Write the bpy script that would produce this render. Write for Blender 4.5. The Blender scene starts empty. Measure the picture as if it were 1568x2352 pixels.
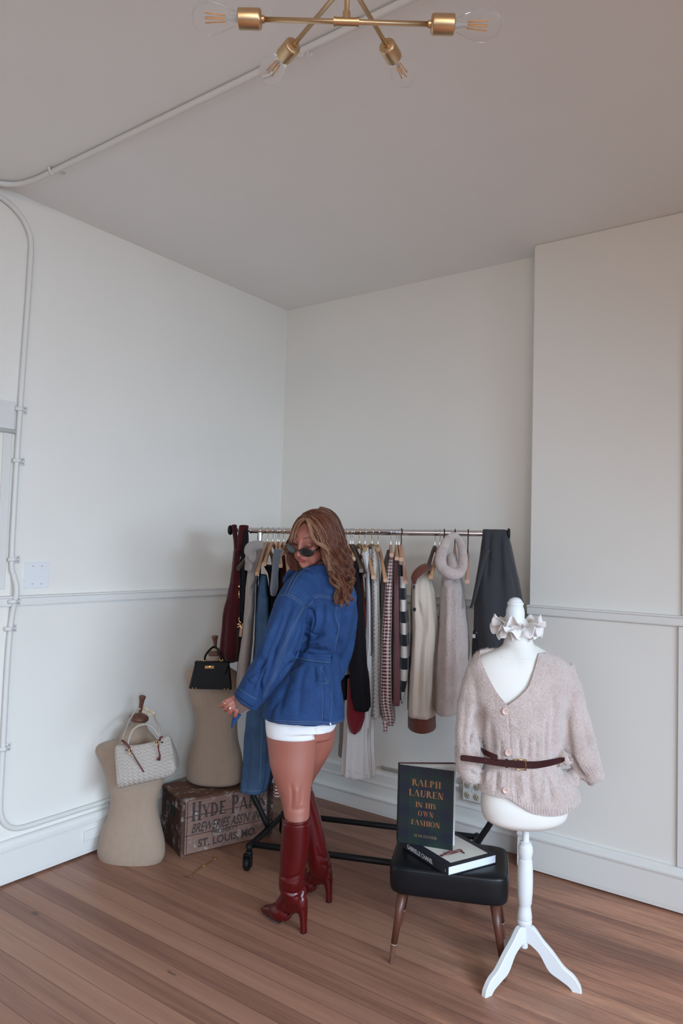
import bpy, math, random
import numpy as np
from mathutils import Vector, Matrix
from mathutils.bvhtree import BVHTree

random.seed(7)
rng = np.random.RandomState(7)
SC = bpy.context.scene
COL = SC.collection
PI = math.pi

# ------------------------------------------------------------------ camera
FPX, YAW, PIT, ROL = 1660.0, 0.6243, 0.0467, 0.0279
CAM = np.array([3.1725, -3.7051, 1.58])
FW = np.array([-math.sin(YAW)*math.cos(PIT), math.cos(YAW)*math.cos(PIT), math.sin(PIT)])
_r = np.cross(FW, [0, 0, 1]); _r /= np.linalg.norm(_r); _u = np.cross(_r, FW)
RT = math.cos(ROL)*_r + math.sin(ROL)*_u
UP = -math.sin(ROL)*_r + math.cos(ROL)*_u
cd = bpy.data.cameras.new('camera')
cd.sensor_fit = 'VERTICAL'; cd.sensor_height = 36.0; cd.lens = FPX/2352*36
cd.clip_start = 0.05; cd.clip_end = 50
cam = bpy.data.objects.new('camera', cd); COL.objects.link(cam)
cam.matrix_world = Matrix(((RT[0], UP[0], -FW[0], CAM[0]), (RT[1], UP[1], -FW[1], CAM[1]),
                           (RT[2], UP[2], -FW[2], CAM[2]), (0, 0, 0, 1)))
SC.camera = cam

# ------------------------------------------------------------------ light and exposure
SC.view_settings.view_transform = 'Standard'
SC.view_settings.look = 'None'
SC.view_settings.gamma = 1.0
SC.view_settings.use_curve_mapping = False
SC.view_settings.exposure = 0.0
w = bpy.data.worlds.new('world'); SC.world = w; w.use_nodes = True
w.node_tree.nodes['Background'].inputs[0].default_value = (0.75, 0.85, 1.0, 1)
w.node_tree.nodes['Background'].inputs[1].default_value = 0.3


def area_light(name, loc, target, sx, sy, power, col, spread=PI):
    l = bpy.data.lights.new(name, 'AREA'); l.shape = 'RECTANGLE'
    l.size = sx; l.size_y = sy; l.energy = power; l.color = col; l.spread = spread
    o = bpy.data.objects.new(name, l); COL.objects.link(o)
    o.location = loc
    o.rotation_euler = (Vector(target)-Vector(loc)).to_track_quat('-Z', 'Y').to_euler()
    return o


RX, RY, RH = 5.4, -6.2, 3.1712
# daylight through the tall windows of the right wall and of the wall behind the camera
area_light('window_daylight', (RX-0.08, -2.45, 1.55), (0.4, -1.6, -0.9), 2.2, 1.5, 92, (0.60, 0.80, 1.0), 1.7)
area_light('window_daylight', (RX-0.08, -4.85, 1.55), (0.1, -2.2, -0.9), 1.5, 1.5, 52, (0.60, 0.80, 1.0), 1.7)
area_light('window_daylight', (2.9, RY+0.08, 1.60), (0.8, -1.0, -0.6), 2.4, 1.5, 18, (0.62, 0.81, 1.0), 1.8)
# unseen warm fill light, added to tint the upper walls and ceiling
area_light('warm_fill_light', (4.3, -5.0, 2.90), (0.0, -1.6, 2.7), 1.0, 0.35, 21, (1.0, 0.83, 0.67), PI)

# ------------------------------------------------------------------ pixel rays (to place measured things in the room)
def ray(x, y):
    return FW + RT*(x-784)/FPX - UP*(y-1176)/FPX
def atd(x, y, d):
    return CAM + d*ray(x, y)
def onpl(x, y, ax, v):
    r = ray(x, y); return CAM + r*((v-CAM[ax])/r[ax])
def onplane(x, y, p, n):
    r = ray(x, y); n = np.asarray(n, float); return CAM + r*(np.dot(np.asarray(p)-CAM, n)/np.dot(r, n))
def proj(V):
    d = np.asarray(V)-CAM; z = d@FW
    return np.stack([784+FPX*(d@RT)/z, 1176-FPX*(d@UP)/z], -1), z

# ------------------------------------------------------------------ object helpers
ORG = {}
def empty(name, loc, label, cat, group=None, kind=None):
    o = bpy.data.objects.new(name, None); COL.objects.link(o)
    o.empty_display_size = 0.1
    o.location = [float(c) for c in loc]; ORG[o.name] = np.array(loc, float)
    tag(o, label, cat, group, kind); return o
def tag(o, label=None, cat=None, group=None, kind=None):
    if label: o['label'] = label
    if cat: o['category'] = cat
    if group: o['group'] = group
    if kind: o['kind'] = kind
    return o
def mesh_of(V, F, uv=None, smooth=True, mi=None):
    V = np.asarray(V, float)
    me = bpy.data.meshes.new('m')
    me.from_pydata(V.tolist(), [], [tuple(int(i) for i in f) for f in F])
    if uv is not None:
        l = me.uv_layers.new(name='UVMap')
        idx = np.empty(len(me.loops), dtype=np.int32); me.loops.foreach_get('vertex_index', idx)
        l.data.foreach_set('uv', np.asarray(uv, float)[idx].ravel())
    if smooth: me.polygons.foreach_set('use_smooth', [True]*len(me.polygons))
    if mi is not None: me.polygons.foreach_set('material_index', mi)
    me.validate(); me.update()
    return me
def mk(name, g, mat, parent=None, smooth=True, label=None, cat=None, group=None, kind=None, origin=None, sharp=None, mi=None):
    """link one mesh object; g = (V, F[, UV]) in room coordinates"""
    V, F = np.asarray(g[0], float), g[1]
    uv = g[2] if len(g) > 2 else None
    if parent is not None: org = ORG[parent.name]
    elif origin is not None: org = np.array(origin, float)
    else:
        org = np.array([(V[:, 0].min()+V[:, 0].max())/2, (V[:, 1].min()+V[:, 1].max())/2, V[:, 2].min()])
    me = mesh_of(V-org, F, uv, smooth, mi)
    me.name = name
    for m in (mat if isinstance(mat, (list, tuple)) else [mat]): me.materials.append(m)
    o = bpy.data.objects.new(name, me); COL.objects.link(o)
    if parent is not None: o.parent = parent
    else: o.location = org.tolist()
    ORG[o.name] = org
    if smooth and sharp:
        try: me.set_sharp_from_angle(angle=math.radians(sharp))
        except Exception: pass
    tag(o, label, cat, group, kind)
    return o
def struct(name, g, mat, smooth=False):
    return mk(name, g, mat, smooth=smooth, kind='structure')

class MB:
    def __init__(s): s.V = []; s.F = []; s.UV = []; s.M = []; s.n = 0; s.m = 0
    def add(s, g):
        V = np.asarray(g[0], float)
        s.V.append(V); s.F += [tuple(i+s.n for i in f) for f in g[1]]; s.M += [s.m]*len(g[1])
        s.UV.append(np.asarray(g[2], float) if len(g) > 2 else np.zeros((len(V), 2)))
        s.n += len(V); return s
    def g(s): return (np.concatenate(s.V), s.F, np.concatenate(s.UV))

def box(p, q, bev=0.0):
    p, q = np.minimum(p, q), np.maximum(p, q)
    c, h = (p+q)/2, (q-p)/2
    return obox(c, [h[0], 0, 0], [0, h[1], 0], [0, 0, h[2]], bev)
def obox(c, a, b, d, bev=0.0):
    """box with half axes a, b, d, optionally chamfered"""
    c, a, b, d = [np.array(t, float) for t in (c, a, b, d)]
    if bev <= 0:
        V = [c+i*a+j*b+k*d for i in (-1, 1) for j in (-1, 1) for k in (-1, 1)]
        return (np.array(V), [(0, 1, 3, 2), (4, 6, 7, 5), (0, 4, 5, 1), (2, 3, 7, 6), (0, 2, 6, 4), (1, 5, 7, 3)])
    la, lb, ld = [np.linalg.norm(t) for t in (a, b, d)]
    fa, fb, fd = [1-min(bev/t, .9) for t in (la, lb, ld)]
    V = []; idx = {}
    for i in (-1, 1):
        for j in (-1, 1):
            for k in (-1, 1):
                for t in range(3):
                    s = [fa, fb, fd]; s[t] = 1.0
                    idx[(i, j, k, t)] = len(V); V.append(c+i*a*s[0]+j*b*s[1]+k*d*s[2])
    F = []
    for t in range(3):
        o1, o2 = [x for x in range(3) if x != t]
        for sgn in (-1, 1):
            q = []
            for (u, v) in ((-1, -1), (1, -1), (1, 1), (-1, 1)):
                s = [0, 0, 0]; s[t] = sgn; s[o1] = u; s[o2] = v; q.append(idx[(*s, t)])
            F.append(tuple(q))
    for t in range(3):
        o1, o2 = [x for x in range(3) if x != t]
        for u in (-1, 1):
            for v in (-1, 1):
                q = []
                for (sg, ax) in ((-1, o1), (1, o1), (1, o2), (-1, o2)):
                    s = [0, 0, 0]; s[t] = sg; s[o1] = u; s[o2] = v; q.append(idx[(*s, ax)])
                F.append(tuple(q))
    for i in (-1, 1):
        for j in (-1, 1):
            for k in (-1, 1): F.append(tuple(idx[(i, j, k, t)] for t in range(3)))
    return fixn((np.array(V), F), c)
def fixn(g, c):
    V, F = g; out = []
    for f in F:
        p = V[list(f)]; n = np.cross(p[1]-p[0], p[2]-p[0])
        out.append(f if np.dot(n, p.mean(0)-c) >= 0 else tuple(reversed(f)))
    return (V, out)
def loft(R, closed=True, caps=True, uv=None):
    """R: m rings x n points x 3"""
    R = np.asarray(R, float); m, n = R.shape[:2]
    V = R.reshape(-1, 3); F = []
    for i in range(m-1):
        for j in range(n if closed else n-1):
            k = (j+1) % n
            F.append((i*n+j, i*n+k, (i+1)*n+k, (i+1)*n+j))
    if uv is None:
        L = np.concatenate([[0], np.cumsum(np.linalg.norm(np.diff(R.mean(1), axis=0), axis=1))])
        P = np.linalg.norm(np.diff(R, axis=1), axis=2); P = np.concatenate([np.zeros((m, 1)), np.cumsum(P, axis=1)], 1)
        U = np.stack([P.mean(0)[None, :].repeat(m, 0), L[:, None].repeat(n, 1)], -1).reshape(-1, 2)
    else: U = np.asarray(uv).reshape(-1, 2)
    if caps and closed:
        V = np.concatenate([V, R[0].mean(0)[None], R[-1].mean(0)[None]])
        U = np.concatenate([U, U[:1], U[-1:]])
        for j in range(n):
            k = (j+1) % n
            F.append((m*n, k, j)); F.append((m*n+1, (m-1)*n+j, (m-1)*n+k))
    return (V, F, U)
def spline(P, k=6):
    """Catmull-Rom through rows of P"""
    P = np.asarray(P, float)
    if len(P) < 3 or k <= 1:
        t = np.linspace(0, len(P)-1, (len(P)-1)*k+1); i = np.minimum(t.astype(int), len(P)-2); f = (t-i)[:, None]
        return P[i]*(1-f)+P[i+1]*f
    Q = np.concatenate([[2*P[0]-P[1]], P, [2*P[-1]-P[-2]]]); out = []
    for i in range(1, len(Q)-2):
        for s in range(k):
            t = s/k; a, b, c, d = Q[i-1], Q[i], Q[i+1], Q[i+2]
            out.append(.5*((2*b)+(-a+c)*t+(2*a-5*b+4*c-d)*t*t+(-a+3*b-3*c+d)*t**3))
    out.append(P[-1]); return np.array(out)
def tube(P, r, n=8, caps=True, k=1, flat=1.0, up=None):
    P = np.asarray(P, float)
    rr = np.full(len(P), float(r)) if np.isscalar(r) else np.asarray(r, float)
    if k > 1:
        Q = spline(np.concatenate([P, rr[:, None]], 1), k); P, rr = Q[:, :3], np.maximum(Q[:, 3], 1e-5)
    T = np.gradient(P, axis=0); T /= np.maximum(np.linalg.norm(T, axis=1)[:, None], 1e-9)
    a = np.array([0, 0, 1.0]) if up is None else np.array(up, float)
    if abs(np.dot(a, T[0])) > .95: a = np.array([1.0, 0, 0])
    a = a-T[0]*np.dot(a, T[0]); a /= np.linalg.norm(a); R = []
    th = np.arange(n)*2*PI/n
    for i in range(len(P)):
        a = a-T[i]*np.dot(a, T[i]); a /= max(np.linalg.norm(a), 1e-9); b = np.cross(T[i], a)
        R.append(P[i]+rr[i]*(np.cos(th)[:, None]*b+flat*np.sin(th)[:, None]*a))
    return loft(R, caps=caps)
def lathe(prof, base, axis=(0, 0, 1), n=32):
    """prof: list of (radius, height along the axis)"""
    ax = np.array(axis, float); ax /= np.linalg.norm(ax); base = np.array(base, float)
    a = np.cross(ax, [1, 0, 0] if abs(ax[0]) < .9 else [0, 1, 0]); a /= np.linalg.norm(a); b = np.cross(ax, a)
    th = np.arange(n)*2*PI/n
    return loft([base+ax*h+max(r, 1e-5)*(np.cos(th)[:, None]*a+np.sin(th)[:, None]*b) for r, h in prof])
def ell(c, r, n=20, m=12, M=None):
    """ellipsoid, optional 3x3 axes (columns)"""
    M = np.eye(3) if M is None else np.asarray(M)
    th = np.arange(n)*2*PI/n; R = []
    for i in range(1, m):
        p = PI*i/m
        R.append(np.stack([np.cos(th)*math.sin(p), np.sin(th)*math.sin(p), np.full(n, math.cos(p))], -1))
    R = [R[0]*[.01, .01, 0]+[0, 0, 1]]+R+[R[-1]*[.01, .01, 0]-[0, 0, 1]]
    R = np.array(R)[::-1]*np.asarray(r)
    return loft(R@M.T+np.asarray(c))
def cap(p, r1, q, r2, n=16):
    """tapered capsule"""
    p, q = np.array(p, float), np.array(q, float); d = q-p; L = np.linalg.norm(d); d = d/max(L, 1e-9)
    pr = [(r1*math.cos(a), -r1*math.sin(a)) for a in np.linspace(PI/2*.99, 0, 6)]
    pr += [(r2*math.cos(a), L+r2*math.sin(a)) for a in np.linspace(0, PI/2*.99, 6)]
    return lathe(pr, p, d, n)
def sil(rows, D, th, n=40, k=5, zn=0.0, sup=2.0, fold=None, rnd=0.0, vdir=None):
    """closed body from measured outline rows (y, xl, xr[, D[, th]]); depth D, half thickness th"""
    A = []
    for r in rows:
        A.append([r[0], r[1], r[2], r[3] if len(r) > 3 and r[3] else D, r[4] if len(r) > 4 else th])
    A = spline(A, k)
    R = []; L = []
    t = np.arange(n)*2*PI/n
    c_, s_ = np.cos(t), np.sin(t)
    e = 2.0/sup
    cx = np.sign(c_)*np.abs(c_)**e; sx = np.sign(s_)*np.abs(s_)**e
    for i, (y, xl, xr, d, h) in enumerate(A):
        h = max(h, .002)
        xm = (xl+xr)/2
        pl_, pr_ = atd(xl, y, d), atd(xr, y, d)
        z = atd(xm, y, d-zn*h)[2]
        c = (pl_+pr_)/2; u = (pr_-pl_)/2; c[2] = z; u[2] = 0
        v = ray(xm, y).copy() if vdir is None else np.array(vdir, float); v[2] = 0; v *= h/np.linalg.norm(v)
        ring = c+cx[:, None]*u+sx[:, None]*v
        if fold:
            kf, amp, ph = fold
            f = i/(len(A)-1)
            amp_ = min(amp, .22*np.linalg.norm(u)+.001)
            dsp = amp_*min(1, .25+1.2*f)*(np.sin(kf*t+ph+1.3*f)+.5*np.sin((kf*1.7)*t+2*ph-2*f))
            nn = ring-c; nl = np.linalg.norm(nn, axis=1)[:, None]
            ring = ring+nn/np.maximum(nl, 1e-6)*dsp[:, None]*np.minimum(1, nl/.02)
        R.append(ring)
    R = np.array(R)
    if rnd > 0:
        for side in (0, -1):
            base = R[side]; c = base.mean(0); up = np.array([0, 0, 1.0 if side == 0 else -1.0])
            if R[0][:, 2].mean() < R[-1][:, 2].mean(): up = -up
            ex = []
            for a in (.35, .7, .95):
                ex.append(c+(base-c)*(1-.0)*np.sqrt(1-a*a*.98)+up*rnd*a)
            ex = np.array(ex)
            R = np.concatenate([ex[::-1], R]) if side == 0 else np.concatenate([R, ex])
    return loft(R)
def ptube(pts, n=16, k=5, flat=1.0):
    """tube through measured points (px, py, D, radius in pixels)"""
    P = [atd(a, b, d) for a, b, d, r in pts]; rr = [r*d/FPX for a, b, d, r in pts]
    return tube(P, rr, n=n, k=k, flat=flat, up=-FW)

def ev(me_g, mods):
    """evaluate modifiers on a raw mesh and return (V, F)"""
    me = mesh_of(me_g[0], me_g[1]); o = bpy.data.objects.new('tmp', me); COL.objects.link(o)
    extra = []
    for typ, kw in mods:
        m = o.modifiers.new(typ, typ)
        for a, b in kw.items():
            if a == 'cutter':
                c = bpy.data.objects.new('tmpc', mesh_of(b[0], b[1])); COL.objects.link(c); extra.append(c); m.object = c
            else: setattr(m, a, b)
    bpy.context.view_layer.update()
    dg = bpy.context.evaluated_depsgraph_get()
    r = bpy.data.meshes.new_from_object(o.evaluated_get(dg))
    V = np.empty(len(r.vertices)*3); r.vertices.foreach_get('co', V)
    F = [tuple(p.vertices) for p in r.polygons]
    for c in [o]+extra:
        d = c.data; bpy.data.objects.remove(c); bpy.data.meshes.remove(d)
    bpy.data.meshes.remove(r)
    return (V.reshape(-1, 3), F)
def blob(g, vox=.004, it=3, fac=.5):
    mods = [('REMESH', dict(mode='VOXEL', voxel_size=vox))]
    if it: mods.append(('SMOOTH', dict(factor=fac, iterations=it)))
    return ev(g, mods)
def normals(g):
    V = g[0]; N = np.zeros_like(V)
    q = [f for f in g[1] if len(f) == 4]; t = [f for f in g[1] if len(f) == 3]
    for L in (q, t):
        if L:
            A = np.array(L); n = np.cross(V[A[:, 2]]-V[A[:, 0]], V[A[:, -1]]-V[A[:, 1]])
            for c in range(A.shape[1]): np.add.at(N, A[:, c], n)
    return N/np.maximum(np.linalg.norm(N, axis=1)[:, None], 1e-12)
def segdist(P, pl):
    """distance of 2d points to a polyline, and position along it 0..1"""
    pl = np.asarray(pl, float); best = np.full(len(P), 1e9); tt = np.zeros(len(P)); n = len(pl)-1
    for i in range(n):
        a, b = pl[i], pl[i+1]; d = b-a; t = np.clip(((P-a)@d)/max(d@d, 1e-9), 0, 1)
        r = np.linalg.norm(P-(a+t[:, None]*d), axis=1); m = r < best
        best[m] = r[m]; tt[m] = (i+t[m])/n
    return best, tt
def crease(g, lines, front=True):
    """press folds (pts, width px, depth m) into the camera-facing side of a cloth body; negative depth raises"""
    V = g[0].copy(); N = normals(g); P, z = proj(V)
    fac = np.einsum('ij,ij->i', N, (CAM-V)/np.linalg.norm(CAM-V, axis=1)[:, None])
    wgt = np.clip(fac*3+.3, 0, 1) if front else np.ones(len(V))
    D = np.zeros(len(V))
    for pts, wd, dp in lines:
        pts = spline(np.array(pts, float), 5) if len(pts) > 2 else np.array(pts, float)
        r, t = segdist(P, pts); m = r < wd*3
        D[m] -= dp*np.exp(-(r[m]/wd)**2)*np.clip(np.sin(PI*(.06+.88*t[m]))*1.6, 0, 1)
    V += N*(D*wgt)[:, None]
    return (V, g[1])+tuple(g[2:])
def vnoise(P, s, seed=0):
    """smooth value noise on points"""
    from mathutils import noise
    o = Vector((seed*3.1, seed*1.7, seed*.9))
    return np.array([noise.noise(Vector(p)*s+o) for p in P])
class Surf:
    def __init__(s, g):
        s.t = BVHTree.FromPolygons([Vector(v) for v in g[0]], [tuple(f) for f in g[1]])
    def hit(s, x, y, off=0.0):
        r = Vector(ray(x, y)).normalized(); h = s.t.ray_cast(Vector(CAM), r)
        if h[0] is None:
            h = s.t.find_nearest(Vector(atd(x, y, 3.0)))
            if h[0] is None: return None
        n = h[1] if h[1].dot(r) < 0 else -h[1]
        return np.array(h[0]+n*off), np.array(n)
    def line(s, pts, off=.001, step=6.0):
        pts = np.array(pts, float); out = []
        for a, b in zip(pts[:-1], pts[1:]):
            m = max(1, int(np.linalg.norm(b-a)/step))
            for i in range(m): out.append(a+(b-a)*i/m)
        out.append(pts[-1])
        return np.array([s.hit(x, y, off)[0] for x, y in out])
    def strip(s, A, B, off=.003, th=.003, nu=3, step=5.0):
        """cloth strip between two measured polylines, lying on the surface"""
        A = spline(np.array(A, float), 6); B = spline(np.array(B, float), 6); R = []
        for a, b in zip(A, B):
            top = []; bot = []
            for i in range(nu+1):
                p = a+(b-a)*i/nu; h, n = s.hit(p[0], p[1]); top.append(h+n*(off+th)); bot.append(h-n*.002)
            R.append(top+bot[::-1])
        return loft(R)
def stitch(surf, lines, r=.0007, off=.0008, dash=True):
    mb = MB()
    for pl in lines:
        P = surf.line(spline(np.array(pl, float), 4) if len(pl) > 2 else pl, off, 5)
        mb.add(tube(P, r, n=5))
    return mb.g()
# ------------------------------------------------------------------ materials
def nt(name):
    m = bpy.data.materials.new(name); m.use_nodes = True
    t = m.node_tree; return m, t, t.nodes['Principled BSDF']
def nd(t, typ, **kw):
    n = t.nodes.new(typ)
    for k, v in kw.items():
        if k.startswith('i_'):
            kk = k[2:]; kk = int(kk) if kk.isdigit() else kk.replace('_', ' ')
            n.inputs[kk].default_value = v
        else: setattr(n, k, v)
    return n
def lk(t, a, b): t.links.new(a, b)
def setp(p, **kw):
    for k, v in kw.items(): p.inputs[k].default_value = v
def c4(c): return (c[0], c[1], c[2], 1.0)
def M(name, col, rough=.6, metal=0.0, var=0.0, vs=8.0, bump=0.0, bs=200.0, bd=.001, sheen=0.0, coat=0.0, spec=.5, trans=0.0, ior=1.45, stretch=None):
    m, t, p = nt(name)
    setp(p, Roughness=rough, Metallic=metal, IOR=ior)
    p.inputs['Base Color'].default_value = c4(col)
    p.inputs['Specular IOR Level'].default_value = spec
    if sheen: p.inputs['Sheen Weight'].default_value = sheen; p.inputs['Sheen Roughness'].default_value = .45
    if coat: p.inputs['Coat Weight'].default_value = coat; p.inputs['Coat Roughness'].default_value = .12
    if trans: p.inputs['Transmission Weight'].default_value = trans
    tc = nd(t, 'ShaderNodeTexCoord'); src = tc.outputs['Object']
    if stretch:
        mp = nd(t, 'ShaderNodeMapping'); mp.inputs['Scale'].default_value = stretch; lk(t, src, mp.inputs[0]); src = mp.outputs[0]
    if var:
        n = nd(t, 'ShaderNodeTexNoise', i_Scale=vs, i_Detail=5.0); lk(t, src, n.inputs['Vector'])
        mx = nd(t, 'ShaderNodeMix', data_type='RGBA')
        mx.inputs[6].default_value = c4([max(0, c*(1-var)) for c in col]); mx.inputs[7].default_value = c4([min(1, c*(1+var)) for c in col])
        lk(t, n.outputs['Fac'], mx.inputs[0]); lk(t, mx.outputs[2], p.inputs['Base Color'])
    if bump:
        n = nd(t, 'ShaderNodeTexNoise', i_Scale=bs, i_Detail=3.0); lk(t, src, n.inputs['Vector'])
        b = nd(t, 'ShaderNodeBump', i_Strength=bump, i_Distance=bd); lk(t, n.outputs['Fac'], b.inputs['Height']); lk(t, b.outputs[0], p.inputs['Normal'])
    return m
def ma(t, op, a, b=None, c=None):
    n = nd(t, 'ShaderNodeMath', operation=op)
    for i, v in enumerate((a, b, c)):
        if v is None: continue
        if isinstance(v, (int, float)): n.inputs[i].default_value = v
        else: lk(t, v, n.inputs[i])
    return n.outputs[0]
def mixc(t, f, a, b, blend='MIX'):
    n = nd(t, 'ShaderNodeMix', data_type='RGBA', blend_type=blend)
    if isinstance(f, (int, float)): n.inputs[0].default_value = f
    else: lk(t, f, n.inputs[0])
    for i, v in ((6, a), (7, b)):
        if isinstance(v, tuple) or isinstance(v, list): n.inputs[i].default_value = c4(v)
        else: lk(t, v, n.inputs[i])
    return n.outputs[2]
def uvxy(t, out='UV', scale=(1, 1, 1)):
    tc = nd(t, 'ShaderNodeTexCoord'); s = nd(t, 'ShaderNodeSeparateXYZ'); mp = nd(t, 'ShaderNodeMapping')
    mp.inputs['Scale'].default_value = scale
    lk(t, tc.outputs[out], mp.inputs[0]); lk(t, mp.outputs[0], s.inputs[0]); return s.outputs[0], s.outputs[1], s.outputs[2]
def bumpto(t, p, h, st, d):
    b = nd(t, 'ShaderNodeBump', i_Strength=st, i_Distance=d); lk(t, h, b.inputs['Height']); lk(t, b.outputs[0], p.inputs['Normal'])

def m_floor():
    m, t, p = nt('fir_floor_boards')
    tc = nd(t, 'ShaderNodeTexCoord'); o = tc.outputs['Object']
    br = nd(t, 'ShaderNodeTexBrick', offset=.0, i_Scale=1.0, i_Mortar_Size=.0011, i_Mortar_Smooth=.3, i_Bias=0.0, i_Brick_Width=40.0, i_Row_Height=.083)
    br.inputs['Color1'].default_value = (0, 0, 0, 1); br.inputs['Color2'].default_value = (1, 1, 1, 1); br.inputs['Mortar'].default_value = (.5, .5, .5, 1)
    mp0 = nd(t, 'ShaderNodeMapping'); mp0.inputs['Location'].default_value = (-.34+2.9, .012, 0); lk(t, o, mp0.inputs[0]); lk(t, mp0.outputs[0], br.inputs['Vector'])
    # per-board random from the row number
    s = nd(t, 'ShaderNodeSeparateXYZ'); lk(t, mp0.outputs[0], s.inputs[0])
    row = ma(t, 'FLOOR', ma(t, 'DIVIDE', s.outputs[1], .083))
    left = ma(t, 'LESS_THAN', s.outputs[0], 2.9)
    wn = nd(t, 'ShaderNodeTexWhiteNoise', noise_dimensions='1D'); lk(t, ma(t, 'ADD', row, ma(t, 'MULTIPLY', left, 37.3)), wn.inputs['W'])
    cmb = nd(t, 'ShaderNodeCombineXYZ'); lk(t, ma(t, 'MULTIPLY', s.outputs[0], .55), cmb.inputs[0]); lk(t, ma(t, 'MULTIPLY', s.outputs[1], 14.0), cmb.inputs[1]); lk(t, wn.outputs[0], cmb.inputs[2])
    g1 = nd(t, 'ShaderNodeTexNoise', i_Scale=1.6, i_Detail=8.0, i_Roughness=.62); lk(t, cmb.outputs[0], g1.inputs['Vector'])
    cmb2 = nd(t, 'ShaderNodeCombineXYZ'); lk(t, ma(t, 'MULTIPLY', s.outputs[0], 2.2), cmb2.inputs[0]); lk(t, ma(t, 'MULTIPLY', s.outputs[1], 75.0), cmb2.inputs[1]); lk(t, wn.outputs[0], cmb2.inputs[2])
    g2 = nd(t, 'ShaderNodeTexNoise', i_Scale=2.0, i_Detail=6.0, i_Roughness=.7); lk(t, cmb2.outputs[0], g2.inputs['Vector'])
    r1 = nd(t, 'ShaderNodeValToRGB'); e = r1.color_ramp.elements
    e[0].position = .25; e[0].color = (.20, .060, .034, 1); e[1].position = .78; e[1].color = (.72, .37, .225, 1)
    x = r1.color_ramp.elements.new(.5); x.color = (.52, .235, .140, 1)
    f = ma(t, 'ADD', ma(t, 'MULTIPLY', g1.outputs['Fac'], .55), ma(t, 'ADD', ma(t, 'MULTIPLY', g2.outputs['Fac'], .28), ma(t, 'MULTIPLY', wn.outputs[0], .26)))
    f = ma(t, 'SUBTRACT', f, .04)
    lk(t, f, r1.inputs[0])
    # worn grey-black stains, strongest along the left wall
    st = nd(t, 'ShaderNodeTexNoise', i_Scale=2.6, i_Detail=9.0, i_Roughness=.72); smp = nd(t, 'ShaderNodeMapping'); smp.inputs['Scale'].default_value = (.55, 2.6, 1); lk(t, o, smp.inputs[0]); lk(t, smp.outputs[0], st.inputs['Vector'])
    so = nd(t, 'ShaderNodeSeparateXYZ'); lk(t, o, so.inputs[0])
    near = ma(t, 'MULTIPLY', ma(t, 'SUBTRACT', 1.0, ma(t, 'MINIMUM', ma(t, 'DIVIDE', so.outputs[0], 1.0), 1.0)), .18)
    sf = nd(t, 'ShaderNodeMapRange', i_1=.60, i_2=.80, i_3=0.0, i_4=.5); lk(t, ma(t, 'ADD', st.outputs['Fac'], near), sf.inputs[0])
    col = mixc(t, sf.outputs[0], r1.outputs[0], (.10, .062, .05))
    # small knots and dents
    vo = nd(t, 'ShaderNodeTexVoronoi', i_Scale=5.5, feature='F1'); cm3 = nd(t, 'ShaderNodeCombineXYZ')
    lk(t, ma(t, 'MULTIPLY', s.outputs[0], .45), cm3.inputs[0]); lk(t, s.outputs[1], cm3.inputs[1]); lk(t, cm3.outputs[0], vo.inputs['Vector'])
    kn = nd(t, 'ShaderNodeMapRange', i_1=.045, i_2=.09, i_3=.7, i_4=0.0); lk(t, vo.outputs['Distance'], kn.inputs[0])
    kr = ma(t, 'MULTIPLY', kn.outputs[0], ma(t, 'GREATER_THAN', st.outputs['Fac'], .52))
    col = mixc(t, kr, col, (.075, .035, .025))
    gap = ma(t, 'MULTIPLY', br.outputs['Fac'], .8)
    # butt joint running across the boards beside the left wall
    jn = ma(t, 'LESS_THAN', ma(t, 'ABSOLUTE', ma(t, 'SUBTRACT', so.outputs[0], .34)), .0022)
    gap = ma(t, 'MAXIMUM', gap, ma(t, 'MULTIPLY', jn, .85))
    col = mixc(t, gap, col, (.05, .022, .016))
    lk(t, col, p.inputs['Base Color'])
    rr = nd(t, 'ShaderNodeMapRange', i_1=.3, i_2=.7, i_3=.36, i_4=.55); lk(t, st.outputs['Fac'], rr.inputs[0]); lk(t, rr.outputs[0], p.inputs['Roughness'])
    h = ma(t, 'SUBTRACT', ma(t, 'MULTIPLY', g2.outputs['Fac'], .18), gap)
    bumpto(t, p, h, .45, .003)
    return m
def m_paint(name, col, sc=3.0, var=.02, bump=.12, rough=.7):
    m, t, p = nt(name); setp(p, Roughness=rough); p.inputs['Specular IOR Level'].default_value = .3
    tc = nd(t, 'ShaderNodeTexCoord'); n = nd(t, 'ShaderNodeTexNoise', i_Scale=sc, i_Detail=6.0); lk(t, tc.outputs['Object'], n.inputs['Vector'])
    lk(t, mixc(t, n.outputs['Fac'], [c*(1-var) for c in col], [min(1, c*(1+var)) for c in col]), p.inputs['Base Color'])
    n2 = nd(t, 'ShaderNodeTexNoise', i_Scale=90.0, i_Detail=3.0); lk(t, tc.outputs['Object'], n2.inputs['Vector'])
    n3 = nd(t, 'ShaderNodeTexNoise', i_Scale=7.0, i_Detail=3.0); lk(t, tc.outputs['Object'], n3.inputs['Vector'])
    bumpto(t, p, ma(t, 'ADD', ma(t, 'MULTIPLY', n2.outputs['Fac'], .25), n3.outputs['Fac']), bump, .004)
    return m
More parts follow.
